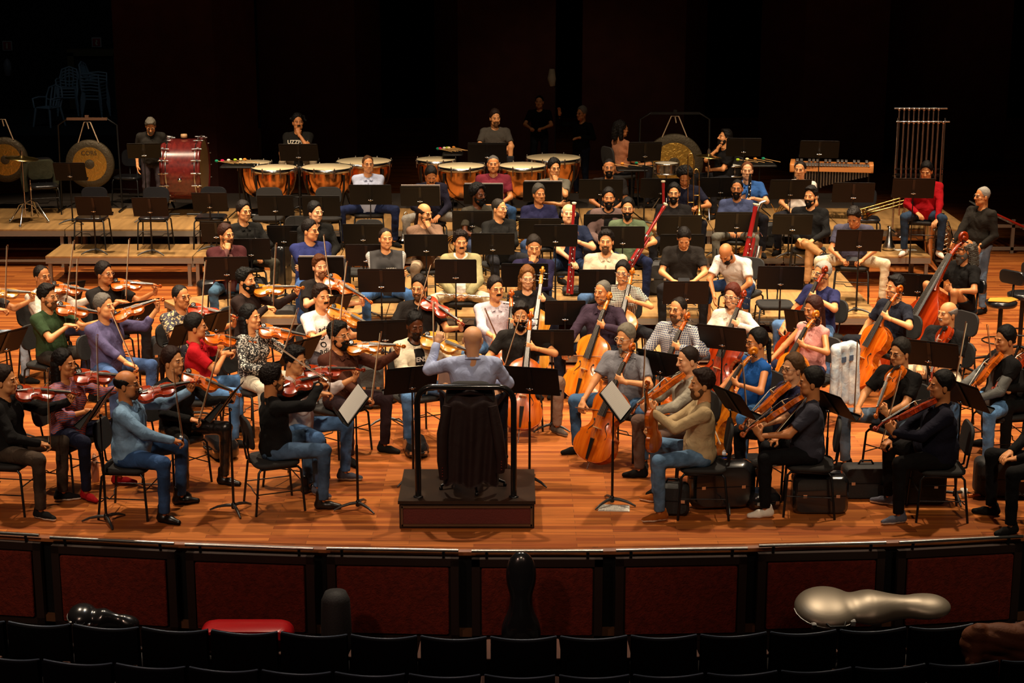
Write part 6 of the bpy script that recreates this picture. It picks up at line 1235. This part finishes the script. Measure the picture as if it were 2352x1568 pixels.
# cymbals
def cymbal(px, py, rpx, label, z0=.6, hz=.95, tilt=6, base=None):
    p = at(px, py, z0+hz); r = rpx/FPX*(p.y*CP+3.9*SP); e = bpy.data.objects.new('cymbal_stand', None); COL.objects.link(e); e.location = (p.x, p.y, z0); tag(e, label, 'cymbal')
    b = MB(); b.lathe([(0, .035), (.04, .03), (.055, .012), (r*.6, .004), (r, -.012), (r, -.014), (.05, .008)], n=32, M=Matrix.Rotation(R(tilt), 4, 'Y'), c=(0, 0, hz)); b.build('cymbal', mat('cymbal_bronze', (.60, .42, .14), .25, 1.0), e)
    b = MB(); b.tube([(0, 0, .12), (0, 0, hz+.12)], .011, 0, 6); b.tube([(0, 0, hz+.03), (0, 0, hz+.10)], .022, 0, 8); b.build('pole', CHROME, e)
    for t in (R(-90), R(30), R(150)): b = MB(); b.tube([(0, 0, .34), (.12*math.cos(t), .12*math.sin(t), .30), (.34*math.cos(t), .34*math.sin(t), .02)], .011, 0, 6); b.lathe([(0, 0), (.02, 0), (.02, .05), (0, .055)], c=(.34*math.cos(t), .34*math.sin(t), 0), n=8); b.build('leg', CHROME, e)
cymbal(50, 362, 38, 'suspended cymbal on a chrome stand at far left', hz=1.05); cymbal(1628, 358, 30, 'small cymbal left of the laughing percussionist', hz=1.0)
p = at(75, 508, .6); e = bpy.data.objects.new('tripod_stand', None); COL.objects.link(e); e.location = p; tag(e, 'empty chrome tripod stand on the front of the left riser', 'stand'); b = MB(); b.tube([(0, 0, .08), (0, 0, .66)], .012, 0, 6); b.lathe([(.02, .5), (.024, .54), (.02, .58)], n=8); b.build('pole', CHROME, e)
for t in (R(-150), R(-30), R(90)): b = MB(); b.tube([(0, 0, .34), (.12*math.cos(t), .12*math.sin(t), .30), (.36*math.cos(t), .36*math.sin(t), .02)], .012, 0, 6); b.build('leg', CHROME, e)
# xylophone
a, c = at(1815, 376, 1.45), at(1992, 385, 1.45); e = bpy.data.objects.new('xylophone', None); COL.objects.link(e); L_ = (c-a).length; e.location = (a.x, (a.y+c.y)/2, .6); e.rotation_euler = (0, 0, math.atan2(c.y-a.y, c.x-a.x)*.5); tag(e, 'xylophone with wooden end blocks and grey bars', 'xylophone')
for x in (0, L_): b = MB(); b.rbox((x, .1, .84), (.07, .62 if x == 0 else .40, .13), .02, axis=0); b.build('end_block', mat('orange_wood', (.55, .20, .05), .4), e)
b = MB(); b.box((L_/2, -.17, .83), (L_, .03, .07)); b.box((L_/2, .12, .83), (L_, .03, .06)); b.box((L_/2, .34, .85), (L_, .03, .06)); b.build('rail', mat('orange_wood', (0, 0, 0)), e)
for k in range(26): b = MB(); b.rbox((.05+(L_-.1)*k/25, -.04, .885), (.040, .36-.006*k, .014), .006); b.build('bar', mat('bar_grey', (.10, .085, .075), .4), e)
for k in range(18):
    if k % 7 not in (2, 6): b = MB(); b.rbox((.07+(L_-.14)*k/17, .25, .91), (.042, .24, .014), .006); b.build('bar', mat('bar_grey', (0, 0, 0)), e)
b = MB(); [b.tube([(.05+(L_-.1)*k/25, -.05, .80), (.05+(L_-.1)*k/25, -.05, .80-.36+.011*k if k > 9 else .52)], .018, 0, 6) for k in range(26)]; b.build('resonators', STEEL, e)
for x in (.03, L_-.03): b = MB(); b.tube([(x, 0, .8), (x, 0, .04)], .02, 0, 6); b.tube([(x, -.25, .03), (x, .25, .03)], .02, 0, 6); b.build('leg', BMET, e)
# tubular bells
a, c = at(2056, 400, .6+.9), at(2164, 400, .6+.9); e = bpy.data.objects.new('tubular_bells', None); COL.objects.link(e); L_ = c.x-a.x; e.location = (a.x, a.y, .6); tag(e, 'tall rack of chrome tubular bells at right', 'tubular bells')
for x in (0, L_): b = MB(); b.tube([(x, 0, .05), (x, 0, 1.75)], .016, 0, 8); b.tube([(x, -.28, .04), (x, .28, .04)], .022, 0, 6); b.build('post', CHROME, e)
for z, y in ((1.88, .12), (1.70, -.06)): b = MB(); b.tube([(-.04, y, z), (L_+.05, y, z)], .012, 0, 8); b.build('hanging_bar', CHROME, e)
for z, y in ((.98, 0), (.90, 0), (.86, .1)): b = MB(); b.box((L_/2, y, z), (L_+.02, .05, .022)); b.build('damper_bar', BMET, e)
for k in range(18):
    hi = k % 2 == 0; x = .04+(L_-.08)*k/17; b = MB(); z1, y = (1.86, .12) if hi else (1.68, -.06); b.tube([(x, y, z1), (x, y, z1-1.42+.02*k)], .014, 0, 8); b.lathe([(0, .03), (.02, .02), (.02, -.01), (0, -.01)], c=(x, y, z1), n=8); b.build('bell_tube', mat('bell_chrome', (.75, .58, .50), .22, 1.0), e)
# ================================================================ wind instruments
RB = mat('bassoon_wood', (.28, .012, .012), .18, coat=.6); BLW = mat('black_wood', (.012, .012, .012), .22, coat=.3); IVO = mat('ivory_ring', (.62, .52, .36), .4)
def thing_at(name, label, cat, p, d, up=(0, -1, 0)):
    e = bpy.data.objects.new(name, None); COL.objects.link(e); e.matrix_world = frame(p, d, up); tag(e, label, cat); return e
def keys(e, y0, y1, n, r, z=1):
    b = MB()
    for k in range(n):
        y = y0+(y1-y0)*k/(n-1); b.lathe([(0, .006), (.011, .004), (.011, -.004), (0, -.004)], c=((.010 if k % 2 else -.010), y, r+.006), n=8)
    b.tube([(.014, y0, r+.004), (.014, y1, r+.004)], .0028, 0, 5); b.tube([(-.014, y0, r+.003), (-.014, y1*.9+y0*.1, r+.003)], .0028, 0, 5); b.build('keywork', SILVER, e)
def bassoon(p, d, label, sc=1.0):
    e = thing_at('bassoon', label, 'bassoon', p, d); b = MB()
    b.tube([(-.022*sc, .0, 0), (-.022*sc, .75*sc, 0), (-.022*sc, 1.20*sc, 0)], [.030*sc, .024*sc, .020*sc], 0, 12); b.tube([(.024*sc, .0, 0), (.024*sc, .42*sc, 0), (.024*sc, .80*sc, 0)], [.030*sc, .022*sc, .016*sc], 0, 12); b.lathe([(.02*sc, 0), (.026*sc, .05), (.024*sc, .10)], n=12, c=(-.022*sc, 1.16*sc, 0), M=Matrix.Rotation(R(-90), 4, 'X')); b.build('wooden_joints', RB, e)
    b = MB(); b.lathe([(.026*sc, 0), (.033*sc, .01), (.033*sc, .025), (.020*sc, .03), (.020*sc, 0)], n=14, c=(-.022*sc, 1.27*sc, 0), M=Matrix.Rotation(R(-90), 4, 'X'), caps=False); b.build('bell_ring', IVO, e)
    b = MB()
    for y in (.0, .42, .80): b = MB(); b.tube([(-.022*sc, y*sc-.012, 0), (-.022*sc, y*sc+.012, 0)], .033*sc, 0, 12); b.build('metal_ring', SILVER, e)
    b = MB(); b.tube([(.024*sc, .80*sc, 0), (.03*sc, .88*sc, .04), (.05, .90*sc, .12), (.06, .86*sc, .2)], .005, 0, 6); b.build('crook', SILVER, e); keys(e, .05, .70*sc, 11, .03*sc); return e
def clarinet(p, d, label, L=.62, name='clarinet', r=.013, m=BLW):
    e = thing_at(name, label, name.replace('_', ' '), p, d); b = MB(); b.tube([(0, 0, 0), (0, .06, 0), (0, .12, 0), (0, L-.08, 0), (0, L, 0)], [.032 if m is BLW else r, r*1.3, r, r, r*.7], 0, 10); b.build('tube', m, e); keys(e, .12, L-.14, 10, r); return e
def brass_coil(name, label, cat, p, d, up, bell, coil, m=BRASS, r=.008):
    e = thing_at(name, label, cat, p, d, up); b = MB(); b.lathe(bell[1], c=bell[0], n=28, M=bell[2], caps=False); b.build('bell', m, e); b = MB()
    for c in coil: b.tube(c, r, 0, 7)
    b.build('tubing', m, e); return e
cir = lambda rx, ry, n=20, a0=0, a1=360, cx=0, cy=0, z=0: [(cx+rx*math.cos(R(a0+(a1-a0)*k/n)), cy+ry*math.sin(R(a0+(a1-a0)*k/n)), z) for k in range(n+1)]
def horn(px, py, z, label, up=(0, -1, .3), lean=(0, 0, 1)):
    p = at(px, py, z); Mx = Matrix.Rotation(R(90), 4, 'X')
    e = brass_coil('french_horn', label, 'french horn', p, lean, up, ((.10, -.16, .0), [(.012, .30), (.02, .2), (.045, .10), (.09, .03), (.155, 0)], Matrix.Rotation(R(60), 4, 'Y') @ Matrix.Rotation(R(180), 4, 'X')), [cir(.15, .14), cir(.12, .12, z=.02), cir(.09, .10, z=-.02, cx=.01), [(-.15, 0, 0), (-.20, .10, 0), (-.24, .16, .02)]])
    b = MB(); [b.lathe([(0, 0), (.02, 0), (.02, .05), (0, .05)], c=(-.02+.045*k, .02, .0), n=10) for k in range(3)]; b.build('valves', BRASS, e)
def trombone(p, d, up, label):
    e = brass_coil('trombone', label, 'trombone', p, d, up, ((.06, -.02, .0), [(.10, .0), (.06, .04), (.03, .12), (.015, .25), (.008, .45)], Matrix.Rotation(R(-90), 4, 'X')), [[(.06, .40, 0), (.06, .62, 0), (.045, .66, 0), (.02, .68, 0), (-.005, .66, 0), (-.02, .62, 0), (-.02, .0, 0)], [(-.02, .0, 0), (-.02, -.15, 0)], [(-.10, -.10, 0), (-.10, .85, 0), (-.085, .89, 0), (-.06, .90, 0), (-.035, .89, 0), (-.02, .85, 0), (-.02, -.1, 0)]])
    b = MB(); [b.tube([(-.10, y, 0), (-.02, y, 0)], .006, 0, 6) for y in (.0, .2)]; b.tube([(-.02, .3, 0), (.06, .3, 0)], .006, 0, 6); b.lathe([(0, 0), (.018, 0), (.008, .05)], c=(-.10, -.12, 0), n=8, M=Matrix.Rotation(R(90), 4, 'X')); b.build('braces', BRASS, e); return e
UP = (0, 0, 1)
def hold(sub, side='L', d=(0, 0, 1), t=.5, off=(0, -.02, 0)):
    J = [j for j in PEOPLE if sub in j['who']][0]; w_, e_ = (J['wL'], J['eL']) if side == 'L' else (J['wR'], J['eR'])
    h_ = Vector(w_)+(Vector(w_)-Vector(e_)).normalized()*.07+Vector(off); return J['toW'](h_)-Vector(d).normalized()*t
bassoon(hold('pale bald older', 'L', (.06, .06, 1), .70), (.06, .06, 1), 'red bassoon held upright by the pale bald man', .92); bassoon(hold('green shirt', 'L', (.50, .2, .8), .62), (.50, .2, .8), 'dark red bassoon slanting right of the green shirt', 1.0); bassoon(at(1530, 612, .40), (-.03, .1, 1), 'dark red bassoon standing behind the phone user', .95)
e = bassoon(at(1700, 668, .22), (.20, .12, 1), 'large dark red contrabassoon on a stand right of the leaning bald man', 1.0); e.matrix_world = e.matrix_world @ Matrix.Diagonal((1.5, .95, 1.5, 1))
b = MB(); b.tube([(.04, .35, .0), (.09, .55, .01), (.085, .7, .0)], [.03, .035, .03], 0, 10); b.tube([(0, 1.2, 0), (.01, 1.32, 0), (.06, 1.36, 0)], [.022, .024, .02], 0, 10); b.build('silver_joint', SILVER, e)
clarinet(hold('open collar', 'L', (-.03, .05, 1), .16), (-.03, .05, 1), 'black clarinet held by the man in open collar shirt', .42); clarinet(hold('black sweater looking right', 'R', (-.05, .05, 1), .08), (-.05, .05, 1), 'short piccolo in the fist of the black sweater', .26, 'piccolo', .010, BLW); clarinet(at(1650, 672, .18), (-.06, .1, 1), 'oboe standing on a peg before the auburn haired woman', .62, 'oboe')
clarinet(hold('bright blue polo', 'L', (.02, .05, 1), .40), (.02, .05, 1), 'gilt keyed bass clarinet held by the bright blue polo man', .75, 'bass_clarinet', .022, BLW); clarinet(hold('khaki jacket', 'L', (1, .0, -.05), .36, (0, -.03, .03)), (1, .0, -.05), 'silver flute across the knees of the khaki jacket', .68, 'flute', .011, SILVER); clarinet(at(1135, 628, .02), (-.02, .1, 1), 'clarinet standing upright behind the central stand', .55)
trombone(hold('afro', 'L', (-.02, .05, 1), .12), (-.02, .05, 1), (0, -1, 0), 'gold trombone held upright by the man with afro'); trombone(at(1985, 488, 1.02), (.95, .1, .26), (0, -.4, 1), 'gold trombone resting on a chair at right')
chair(1985, 500, .45, -5, 'vinyl', 'black chair under the resting trombone')
horn(1488, 545, .72, 'gold horn left of the leaning bassoon stand'); horn(1692, 556, .70, 'gold horn below the slate blue T-shirt'); horn(1045, 562, .62, 'gold horn behind the curly flautist'); horn(1195, 530, .75, 'gold horn below the indigo T-shirt'); horn(1372, 545, .72, 'gold horn left of the green shirt bassoonist')
horn(1805, 490, .80, 'gold horn behind the crossed legs player')
for q in ((835, 548, .47, 'silver trumpet upright between the light blue shirt knees'), (925, 552, .47, 'silver trumpet standing on the riser below the bowed man'), (2068, 545, .47, 'silver trumpet leaning on the stand foot at right')):
    e = brass_coil('trumpet', q[3], 'trumpet', at(q[0], q[1], q[2]), (.05, .1, 1), (0, -1, 0), ((0, .0, .0), [(.06, .0), (.035, .03), (.015, .10), (.007, .25)], Matrix.Rotation(R(-90), 4, 'X')), [[(0, .24, 0), (.0, .40, 0), (.03, .44, 0), (.05, .42, 0), (.05, .15, 0), (.03, .11, 0)], [(.03, .11, 0), (0, .2, .02)], [(.05, .2, .02), (.05, -.0, .02)]], SILVER, .006)
for px, py, z, l, c in ((1787, 571, .46, 'silver cone mute standing on the riser', SILVER), (2041, 573, .46, 'copper rimmed cone mute on the riser', SILVER)):
    p = at(px, py, z); b = MB(); b.lathe([(.0, 0), (.085, .0), (.09, .02), (.09, .05), (.055, .13), (.03, .26), (.02, .34), (0, .35)], n=20); o = b.build('mute', c, loc=(p.x, p.y, .30 if py > 9999 else z)); tag(o, l, 'mute')
# tuba on the red sweater's knee
p = at(2158, 625, .0)+Vector((0, 0, .17)); e = thing_at('tuba', 'large silver and brass tuba beside the bright red sweater', 'tuba', p, (0, .1, 1), (0, -1, 0)); TB = mat('tuba_brass', (.62, .50, .34), .2, 1.0)
b = MB(); b.tube([(.14, .12, 0), (.16, .0, 0), (.08, -.10, 0), (-.06, -.10, 0), (-.16, .02, 0), (-.18, .3, 0), (-.17, .60, 0)], [.035, .04, .05, .06, .07, .09, .11], 0, 12); b.build('body_tube', TB, e)
b = MB(); b.lathe([(.11, 0), (.14, .08), (.21, .15), (.205, .155), (.13, .08), (.10, .0)], c=(-.17, .58, 0), n=28, M=Matrix.Rotation(R(-90), 4, 'X'), caps=False); b.build('bell', mat('tuba_dark', (.05, .05, .055), .3, .8), e)
b = MB(); [b.tube([(.13-.02*k, .08+.0*k, .03), (.13-.02*k, .50-.05*k, .03), (.10-.03*k, .55-.05*k, .03), (.02-.02*k, .52-.05*k, .03), (.0-.02*k, .10, .03)], .013, 0, 7) for k in range(3)]; [b.tube(cir(.045, .03, 12, cx=.05, cy=.16+.07*k, z=.06), .009, 0, 6) for k in range(5)]; b.tube([(.14, .12, 0), (.16, .4, 0), (.10, .60, 0), (.0, .62, -.02)], [.03, .025, .015, .01], 0, 8); b.build('tubing', TB, e)
b = MB(); [b.lathe([(0, 0), (.022, 0), (.022, .08), (0, .08)], c=(-.02+.0*k, .16+.07*k, .06), n=10) for k in range(5)]; b.build('valves', SILVER, e)
# phones in hands
for w_, col_ in (('man in black T-shirt bent over his phone', 0), ('young man in grey T-shirt looking at his phone', 1)):
    J = [j for j in PEOPLE if j['who'] == w_][0]; c = (Vector(J['wL'])+Vector(J['wR']))/2+Vector((0, -.11, .035)); b = MB(); b.rbox((0, 0, 0), (.15, .075, .009), .01); o = b.build('smartphone', mat('phone_black', (0, 0, 0)), M=None); o.matrix_world = Matrix.Translation(J['toW'](c)) @ Matrix.Rotation(R(J['yaw']), 4, 'Z') @ Matrix.Rotation(R(35), 4, 'X'); tag(o, 'dark phone in the hands of the '+('man in black T-shirt' if col_ == 0 else 'man in grey T-shirt'), 'phone')
# ================================================================ cases, bags, bottles
CB = mat('case_gloss', (.010, .010, .011), .22, coat=.4); CM = mat('case_matte', (.014, .013, .013), .7, bump=.2, bscale=60)
def case(px, py, z0, yaw, dims, label, m=CM, r=.08, stand_=False, name='violin_case', cat='case'):
    p = at(px, py, z0); z0 = ground(p.x, p.y) if z0 else 0; e = bpy.data.objects.new(name, None); COL.objects.link(e); e.location = (p.x, p.y, z0); e.rotation_euler = (0, 0, R(yaw)); tag(e, label, cat); w_, d_, h_ = dims
    b = MB(); b.rbox((0, 0, h_/2), dims, r, axis=1 if stand_ else 2, seg=4); b.build('shell', m, e)
    b = MB(); 
    if stand_: b.tube([(-.07, 0, h_), (-.05, 0, h_+.035), (.05, 0, h_+.035), (.07, 0, h_)], .010, 0, 6)
    else: b.tube([(-.06, -d_/2, h_/2), (-.05, -d_/2-.035, h_/2), (.05, -d_/2-.035, h_/2), (.06, -d_/2, h_/2)], .010, 0, 6)
    b.build('handle', BLK, e)
    for sx in (-.3, .3): b = MB(); b.box((sx*w_, -d_/2-.004, h_*.5), (.035, .012, .03)); b.build('latch', CHROME, e)
    b = MB(); b.box((0, -d_/2+.0, h_*.52 if not stand_ else h_*.5), (w_*.9, .006, .008)); b.build('seam', BLK, e); return e
case(1655, 1165, 0, 6, (.62, .20, .46), 'glossy black case standing under the beige sweater chair', CB, .12, True)
case(1545, 1180, 0, -6, (.30, .16, .30), 'small black bag in the shade behind the tan sneaker', CM, .06, True, 'bag', 'bag')
case(1752, 1165, 0, 12, (.30, .26, .17), 'glossy black case left of the white shoes', CB, .08); case(1880, 1172, 0, 0, (.50, .24, .36), 'black case under the charcoal T-shirt chair', CB, .06, True)
case(1716, 1084, 0, 4, (.34, .26, .16), 'black rounded case on the floor right of the blue bottle', CM, .06); case(1985, 1140, 0, 2, (.44, .18, .32), 'upright black case behind the heavy man', CM, .05, True); case(2102, 1150, 0, 0, (.52, .24, .36), 'black case under the heavy man chair', CM, .05, True); case(2300, 1135, 0, 0, (.52, .22, .36), 'upright black case near the white cup', CM, .06, True)
case(955, 1040, 0, 10, (.24, .46, .15), 'black glossy violin case on the floor left of the podium', CB, .10); case(855, 935, 0, 0, (.26, .2, .50), 'dark grey backpack with buckles left of the cream cardigan', cloth('3a3a38'), .08, True, 'backpack', 'bag'); case(735, 985, 0, 14, (.36, .18, .34), 'black soft bag behind the rolled sleeves violinist', CM, .07, True, 'bag', 'bag')
case(508, 1045, 0, -60, (.50, .26, .20), 'shiny black bag right of the leather trousers', CB, .10, False, 'bag', 'bag'); case(648, 660, .30, 70, (.26, .20, .62), 'upright black case left of the large navy T-shirt', CB, .08, True); case(375, 850, 0, 20, (.30, .22, .42), 'black quilted bag behind the floral palm shirt', CM, .08, True, 'bag', 'bag'); case(480, 700, 0, 20, (.30, .22, .36), 'black shiny bag on the floor beside the small riser', CB, .08, True, 'bag', 'bag')
case(1840, 762, .15, 8, (.80, .30, .16), 'open black case lying on the lowest riser at right', CM, .10); case(1510, 700, .15, 0, (.28, .22, .46), 'dark backpack left of the phone user', CM, .08, True, 'backpack', 'bag'); case(1320, 700, .15, 0, (.34, .26, .10), 'flat black case on the riser below the bassoon', CM, .05)
case(1770, 590, .30, 0, (.26, .20, .38), 'black bag with white mark behind the contrabassoon', CM, .08, True, 'bag', 'bag'); case(590, 720, .15, 0, (.3, .22, .34), 'dark bag behind the bearded brown sweater', CM, .08, True, 'bag', 'bag'); case(660, 770, 0, 0, (.3, .22, .40), 'black bag right of the long haired woman', CM, .08, True, 'bag', 'bag')
def bottle(px, py, label, col, h=.24, r=.034, z0=0, cap=None):
    p = at(px, py, z0); e = bpy.data.objects.new('water_bottle', None); COL.objects.link(e); e.location = p; tag(e, label, 'bottle'); b = MB(); b.lathe([(0, 0), (r, .003), (r, h*.70), (r*.85, h*.76), (r*.55, h*.82), (r*.55, h*.84)], n=18); b.build('bottle_body', mat('bottle_'+col, H(col), .35), e); b = MB(); b.lathe([(r*.62, h*.84), (r*.62, h*.96), (0, h)], n=14); b.tube(cir(.018, .018, 10, z=0)[:0] or [(-.016, 0, h*.98), (0, 0, h*1.06), (.016, 0, h*.98)], .004, 0, 5); b.build('cap', mat('bottle_'+(cap or col), H(cap or col), .4), e)
bottle(220, 1105, 'pale pink drinking bottle on the floor by the zigzag blouse woman', 'd09a80', .27, .037); bottle(1662, 1085, 'blue plastic water bottle behind the beige sweater chair', '1a2a8a', .22, .033, 0, 'c0c8d8'); bottle(893, 855, 'small bottle by the backpack left of the cream cardigan', '8a8070', .18, .03) if False else None
p = at(2213, 1142, 0); b = MB(); b.lathe([(0, .003), (.024, 0), (.034, .085), (.032, .085), (.023, .006)], n=18, caps=False); o = b.build('paper_cup', mat('cup_white', (.75, .68, .58), .6), loc=p); tag(o, 'small white cup on the floor near the right edge', 'cup')
p = at(2290, 1140, 0); e = bpy.data.objects.new('umbrella', None); COL.objects.link(e); e.location = p; e.rotation_euler = (0, 0, R(6)); tag(e, 'folded dark umbrella with orange handle on the floor', 'umbrella'); b = MB(); b.tube([(-.10, 0, .03), (.1, 0, .045), (.3, 0, .035)], [.03, .045, .02], 0, 8); b.build('canopy', cloth('2a2c30'), e); b = MB(); b.tube([(-.28, 0, .02), (-.10, 0, .03)], .016, 0, 8); b.build('handle', mat('umbrella_orange', (.75, .18, .01), .5), e)
p = at(2075, 568, .30); 
for px, py, z, sx, sy, l in ((2082, 573, .46, .30, .12, 'white paper on the brass riser at right'), ):
    q = at(px, py, z); b = MB(); b.sheet([(-sx/2, -sy/2), (sx/2, -sy/2+.02), (sx/2-.02, sy/2), (-sx/2-.03, sy/2-.01)], 0, .006); o = b.build('paper_sheet', PAPER, loc=(q.x, q.y, .451)); tag(o, l, 'paper')
q = at(1262, 822, .006)
# denim jacket hanging on the chair beside the woman in pink
J = [j for j in PEOPLE if 'pink blouse' in j['who']][0]; q = at(1935, 842, .62); e = bpy.data.objects.new('denim_jacket', None); COL.objects.link(e); e.location = q; e.rotation_euler = (0, 0, R(-50)); tag(e, 'light washed denim jacket hanging behind the pink blouse woman', 'jacket')
WD = mat('washed_denim', (.30, .38, .46), .85, bump=.6, bscale=14, kind='mottle', col2=(.60, .62, .60), scale=9)
DP = [('c', (0, -.13, .22), (0, .13, .22), .05, .05, .03), ('c', (.0, -.10, .2), (.03, -.11, -.42), .055, .05, .03), ('c', (.0, .02, .2), (.02, .02, -.36), .06, .055, .03), ('c', (0, .12, .2), (.03, .13, -.40), .055, .05, .03), ('c', (.03, -.15, .2), (.06, -.20, -.40), .05, .045, .02), ('c', (.03, .16, .2), (.06, .19, -.44), .05, .04, .02)]
def dpost(f): X, Y, Z = f.xyz(); f.d = (f.d+.006*np.sin(Y*38+Z*9)*np.sin(Z*16+2)).astype('f')
link('cloth', blob('cloth', DP, .011, WD, dpost), e)
b = MB(); [b.box((.066, -.06+.12*k, .10), (.012, .06, .06)) for k in range(2)]; b.build('pocket', mat('pocket_denim', (.05, .08, .14), .85), e)
# boom microphone in the dark
p = at_y(1276, 195, 33.5); e = bpy.data.objects.new('boom_microphone', None); COL.objects.link(e); e.location = (p.x, p.y, 0); tag(e, 'grey furry boom microphone on a tall pole in the dark', 'microphone')
b = MB(); b.tube([(-.06, 0, p.z-.02), (-.075, 0, p.z+.12), (-.07, 0, p.z+.30)], [.055, .085, .05], 0, 12); b.lathe([(.0, .0), (.03, .01), (.05, .04)], c=(-.07, 0, p.z+.30), n=10, M=Matrix.Rotation(math.pi, 4, 'X')); b.build('windshield', cloth('8a8474'), e); b = MB(); b.tube([(0, 0, .02), (0, 0, p.z-.05), (-.05, 0, p.z)], .012, 0, 6); b.lathe([(.2, 0), (.2, .02), (.0, .04)], n=14); b.build('pole', BMET, e)
# ================================================================ cello cases in front of the stage
def cello_case(M, label, m, L=1.30, name='cello_case'):
    P = [('e', (0, .27, 0), (.225, .27, .115), None, .05), ('e', (0, .60, 0), (.165, .20, .105), None, .05), ('c', (0, .66, 0), (0, 1.0, 0), .125 if m != CB else .105, .085, .08), ('e', (0, 1.12, 0), (.125, .19, .085), None, .06)]
    e = bpy.data.objects.new(name, None); COL.objects.link(e); e.matrix_world = M; tag(e, label, 'cello case')
    link('shell', blob('shell', P, .014, m), e); b = MB(); b.tube([(.215, .22, .04), (.25, .24, .04), (.25, .36, .04), (.20, .38, .04)], .010, 0, 6); b.build('handle', BLK, e)
    b = MB()
    for y in (.12, .45): b.box((.20 if y < .3 else .17, y, 0), (.03, .04, .05))
    b.build('latches', CHROME, e)
    b = MB(); b.tube([(.228*math.cos(R(-90+t)), .27+.275*math.sin(R(-90+t)), .0) for t in range(0, 181, 15)], .006, 0, 5); b.build('seam', STEEL, e); return e
p = at(1197, 1274, .18); cello_case(Matrix.Translation((p.x, p.y-.06, -1.1)) @ Matrix.Rotation(R(87), 4, 'X'), 'glossy black cello case standing upright before the fence', CB)
a = at(1830, 1440, -.42); c = at(2198, 1440, -.42); SV = mat('silver_shell', (.26, .22, .165), .42, .6)
M = frame((a.x, a.y+.14, -.31), (1, .015, .01), (0, -.25, 1)) @ Matrix.Diagonal((1.22, 1, .86, 1)); cello_case(M, 'silver grey cello case lying across the front row armrests', SV)
p = at(455, 1452, -.33); e = bpy.data.objects.new('red_case', None); COL.objects.link(e); q = at(562, 1452, -.33); e.location = (q.x, q.y+.10, -.40); tag(e, 'bright red oblong instrument case lying on the front row seats', 'case')
b = MB(); b.rbox((0, 0, 0), (.76, .26, .20), .09, axis=1, seg=5); b.build('shell', mat('red_gloss', (.50, .008, .012), .28, coat=.5), e); b = MB(); b.box((.2, -.135, .06), (.07, .008, .012)); b.box((.0, -.135, .03), (.5, .006, .006)); b.build('latch', CHROME, e)
e = cello_case(frame((at(150, 1430, -.4).x, at(150, 1430, -.4).y+.10, -.36), (1, -.02, -.17), (0, -.25, 1)), 'glossy black curved instrument case on the front row at left', CB, name='instrument_case'); e.matrix_world = e.matrix_world @ Matrix.Diagonal((.62, .46, .8, 1)); e['category'] = 'case'
q = at(768, 1440, -.40); b = MB(); b.lathe([(0, .26), (.09, .25), (.12, .18), (.13, -.1), (.14, -.7), (0, -.7)], n=20); o = b.build('hat_case', CM, loc=(q.x, q.y+.15, -.40)); tag(o, 'black rounded case standing between front row and fence', 'case')
# brown quilted jacket on the right seat
q = at(2300, 1452, -.25); P = [('e', (0, 0, -.05), (.22, .10, .12), None, .04), ('e', (.20, .02, -.12), (.18, .10, .20), None, .04), ('e', (-.18, .02, -.10), (.14, .10, .16), None, .04), ('c', (-.2, -.04, .02), (-.26, -.08, -.36), .06, .05, .03), ('c', (.25, -.02, .0), (.3, -.08, -.4), .07, .055, .03), ('e', (.05, .05, -.26), (.24, .08, .22), None, .04)]
e = bpy.data.objects.new('quilted_jacket', None); COL.objects.link(e); e.location = (q.x, q.y-.02, -.24); tag(e, 'brown quilted jacket thrown over the front row seat at right', 'jacket')
def qpost(f): X, Y, Z = f.xyz(); f.d = (f.d-.010*np.abs(np.sin(Z*32+np.sin(X*7)*1.5))).astype('f')
link('quilted_cloth', blob('quilted_cloth', P, .012, mat('brown_quilt', (.16, .045, .012), .7, bump=.3, bscale=20), qpost), e)
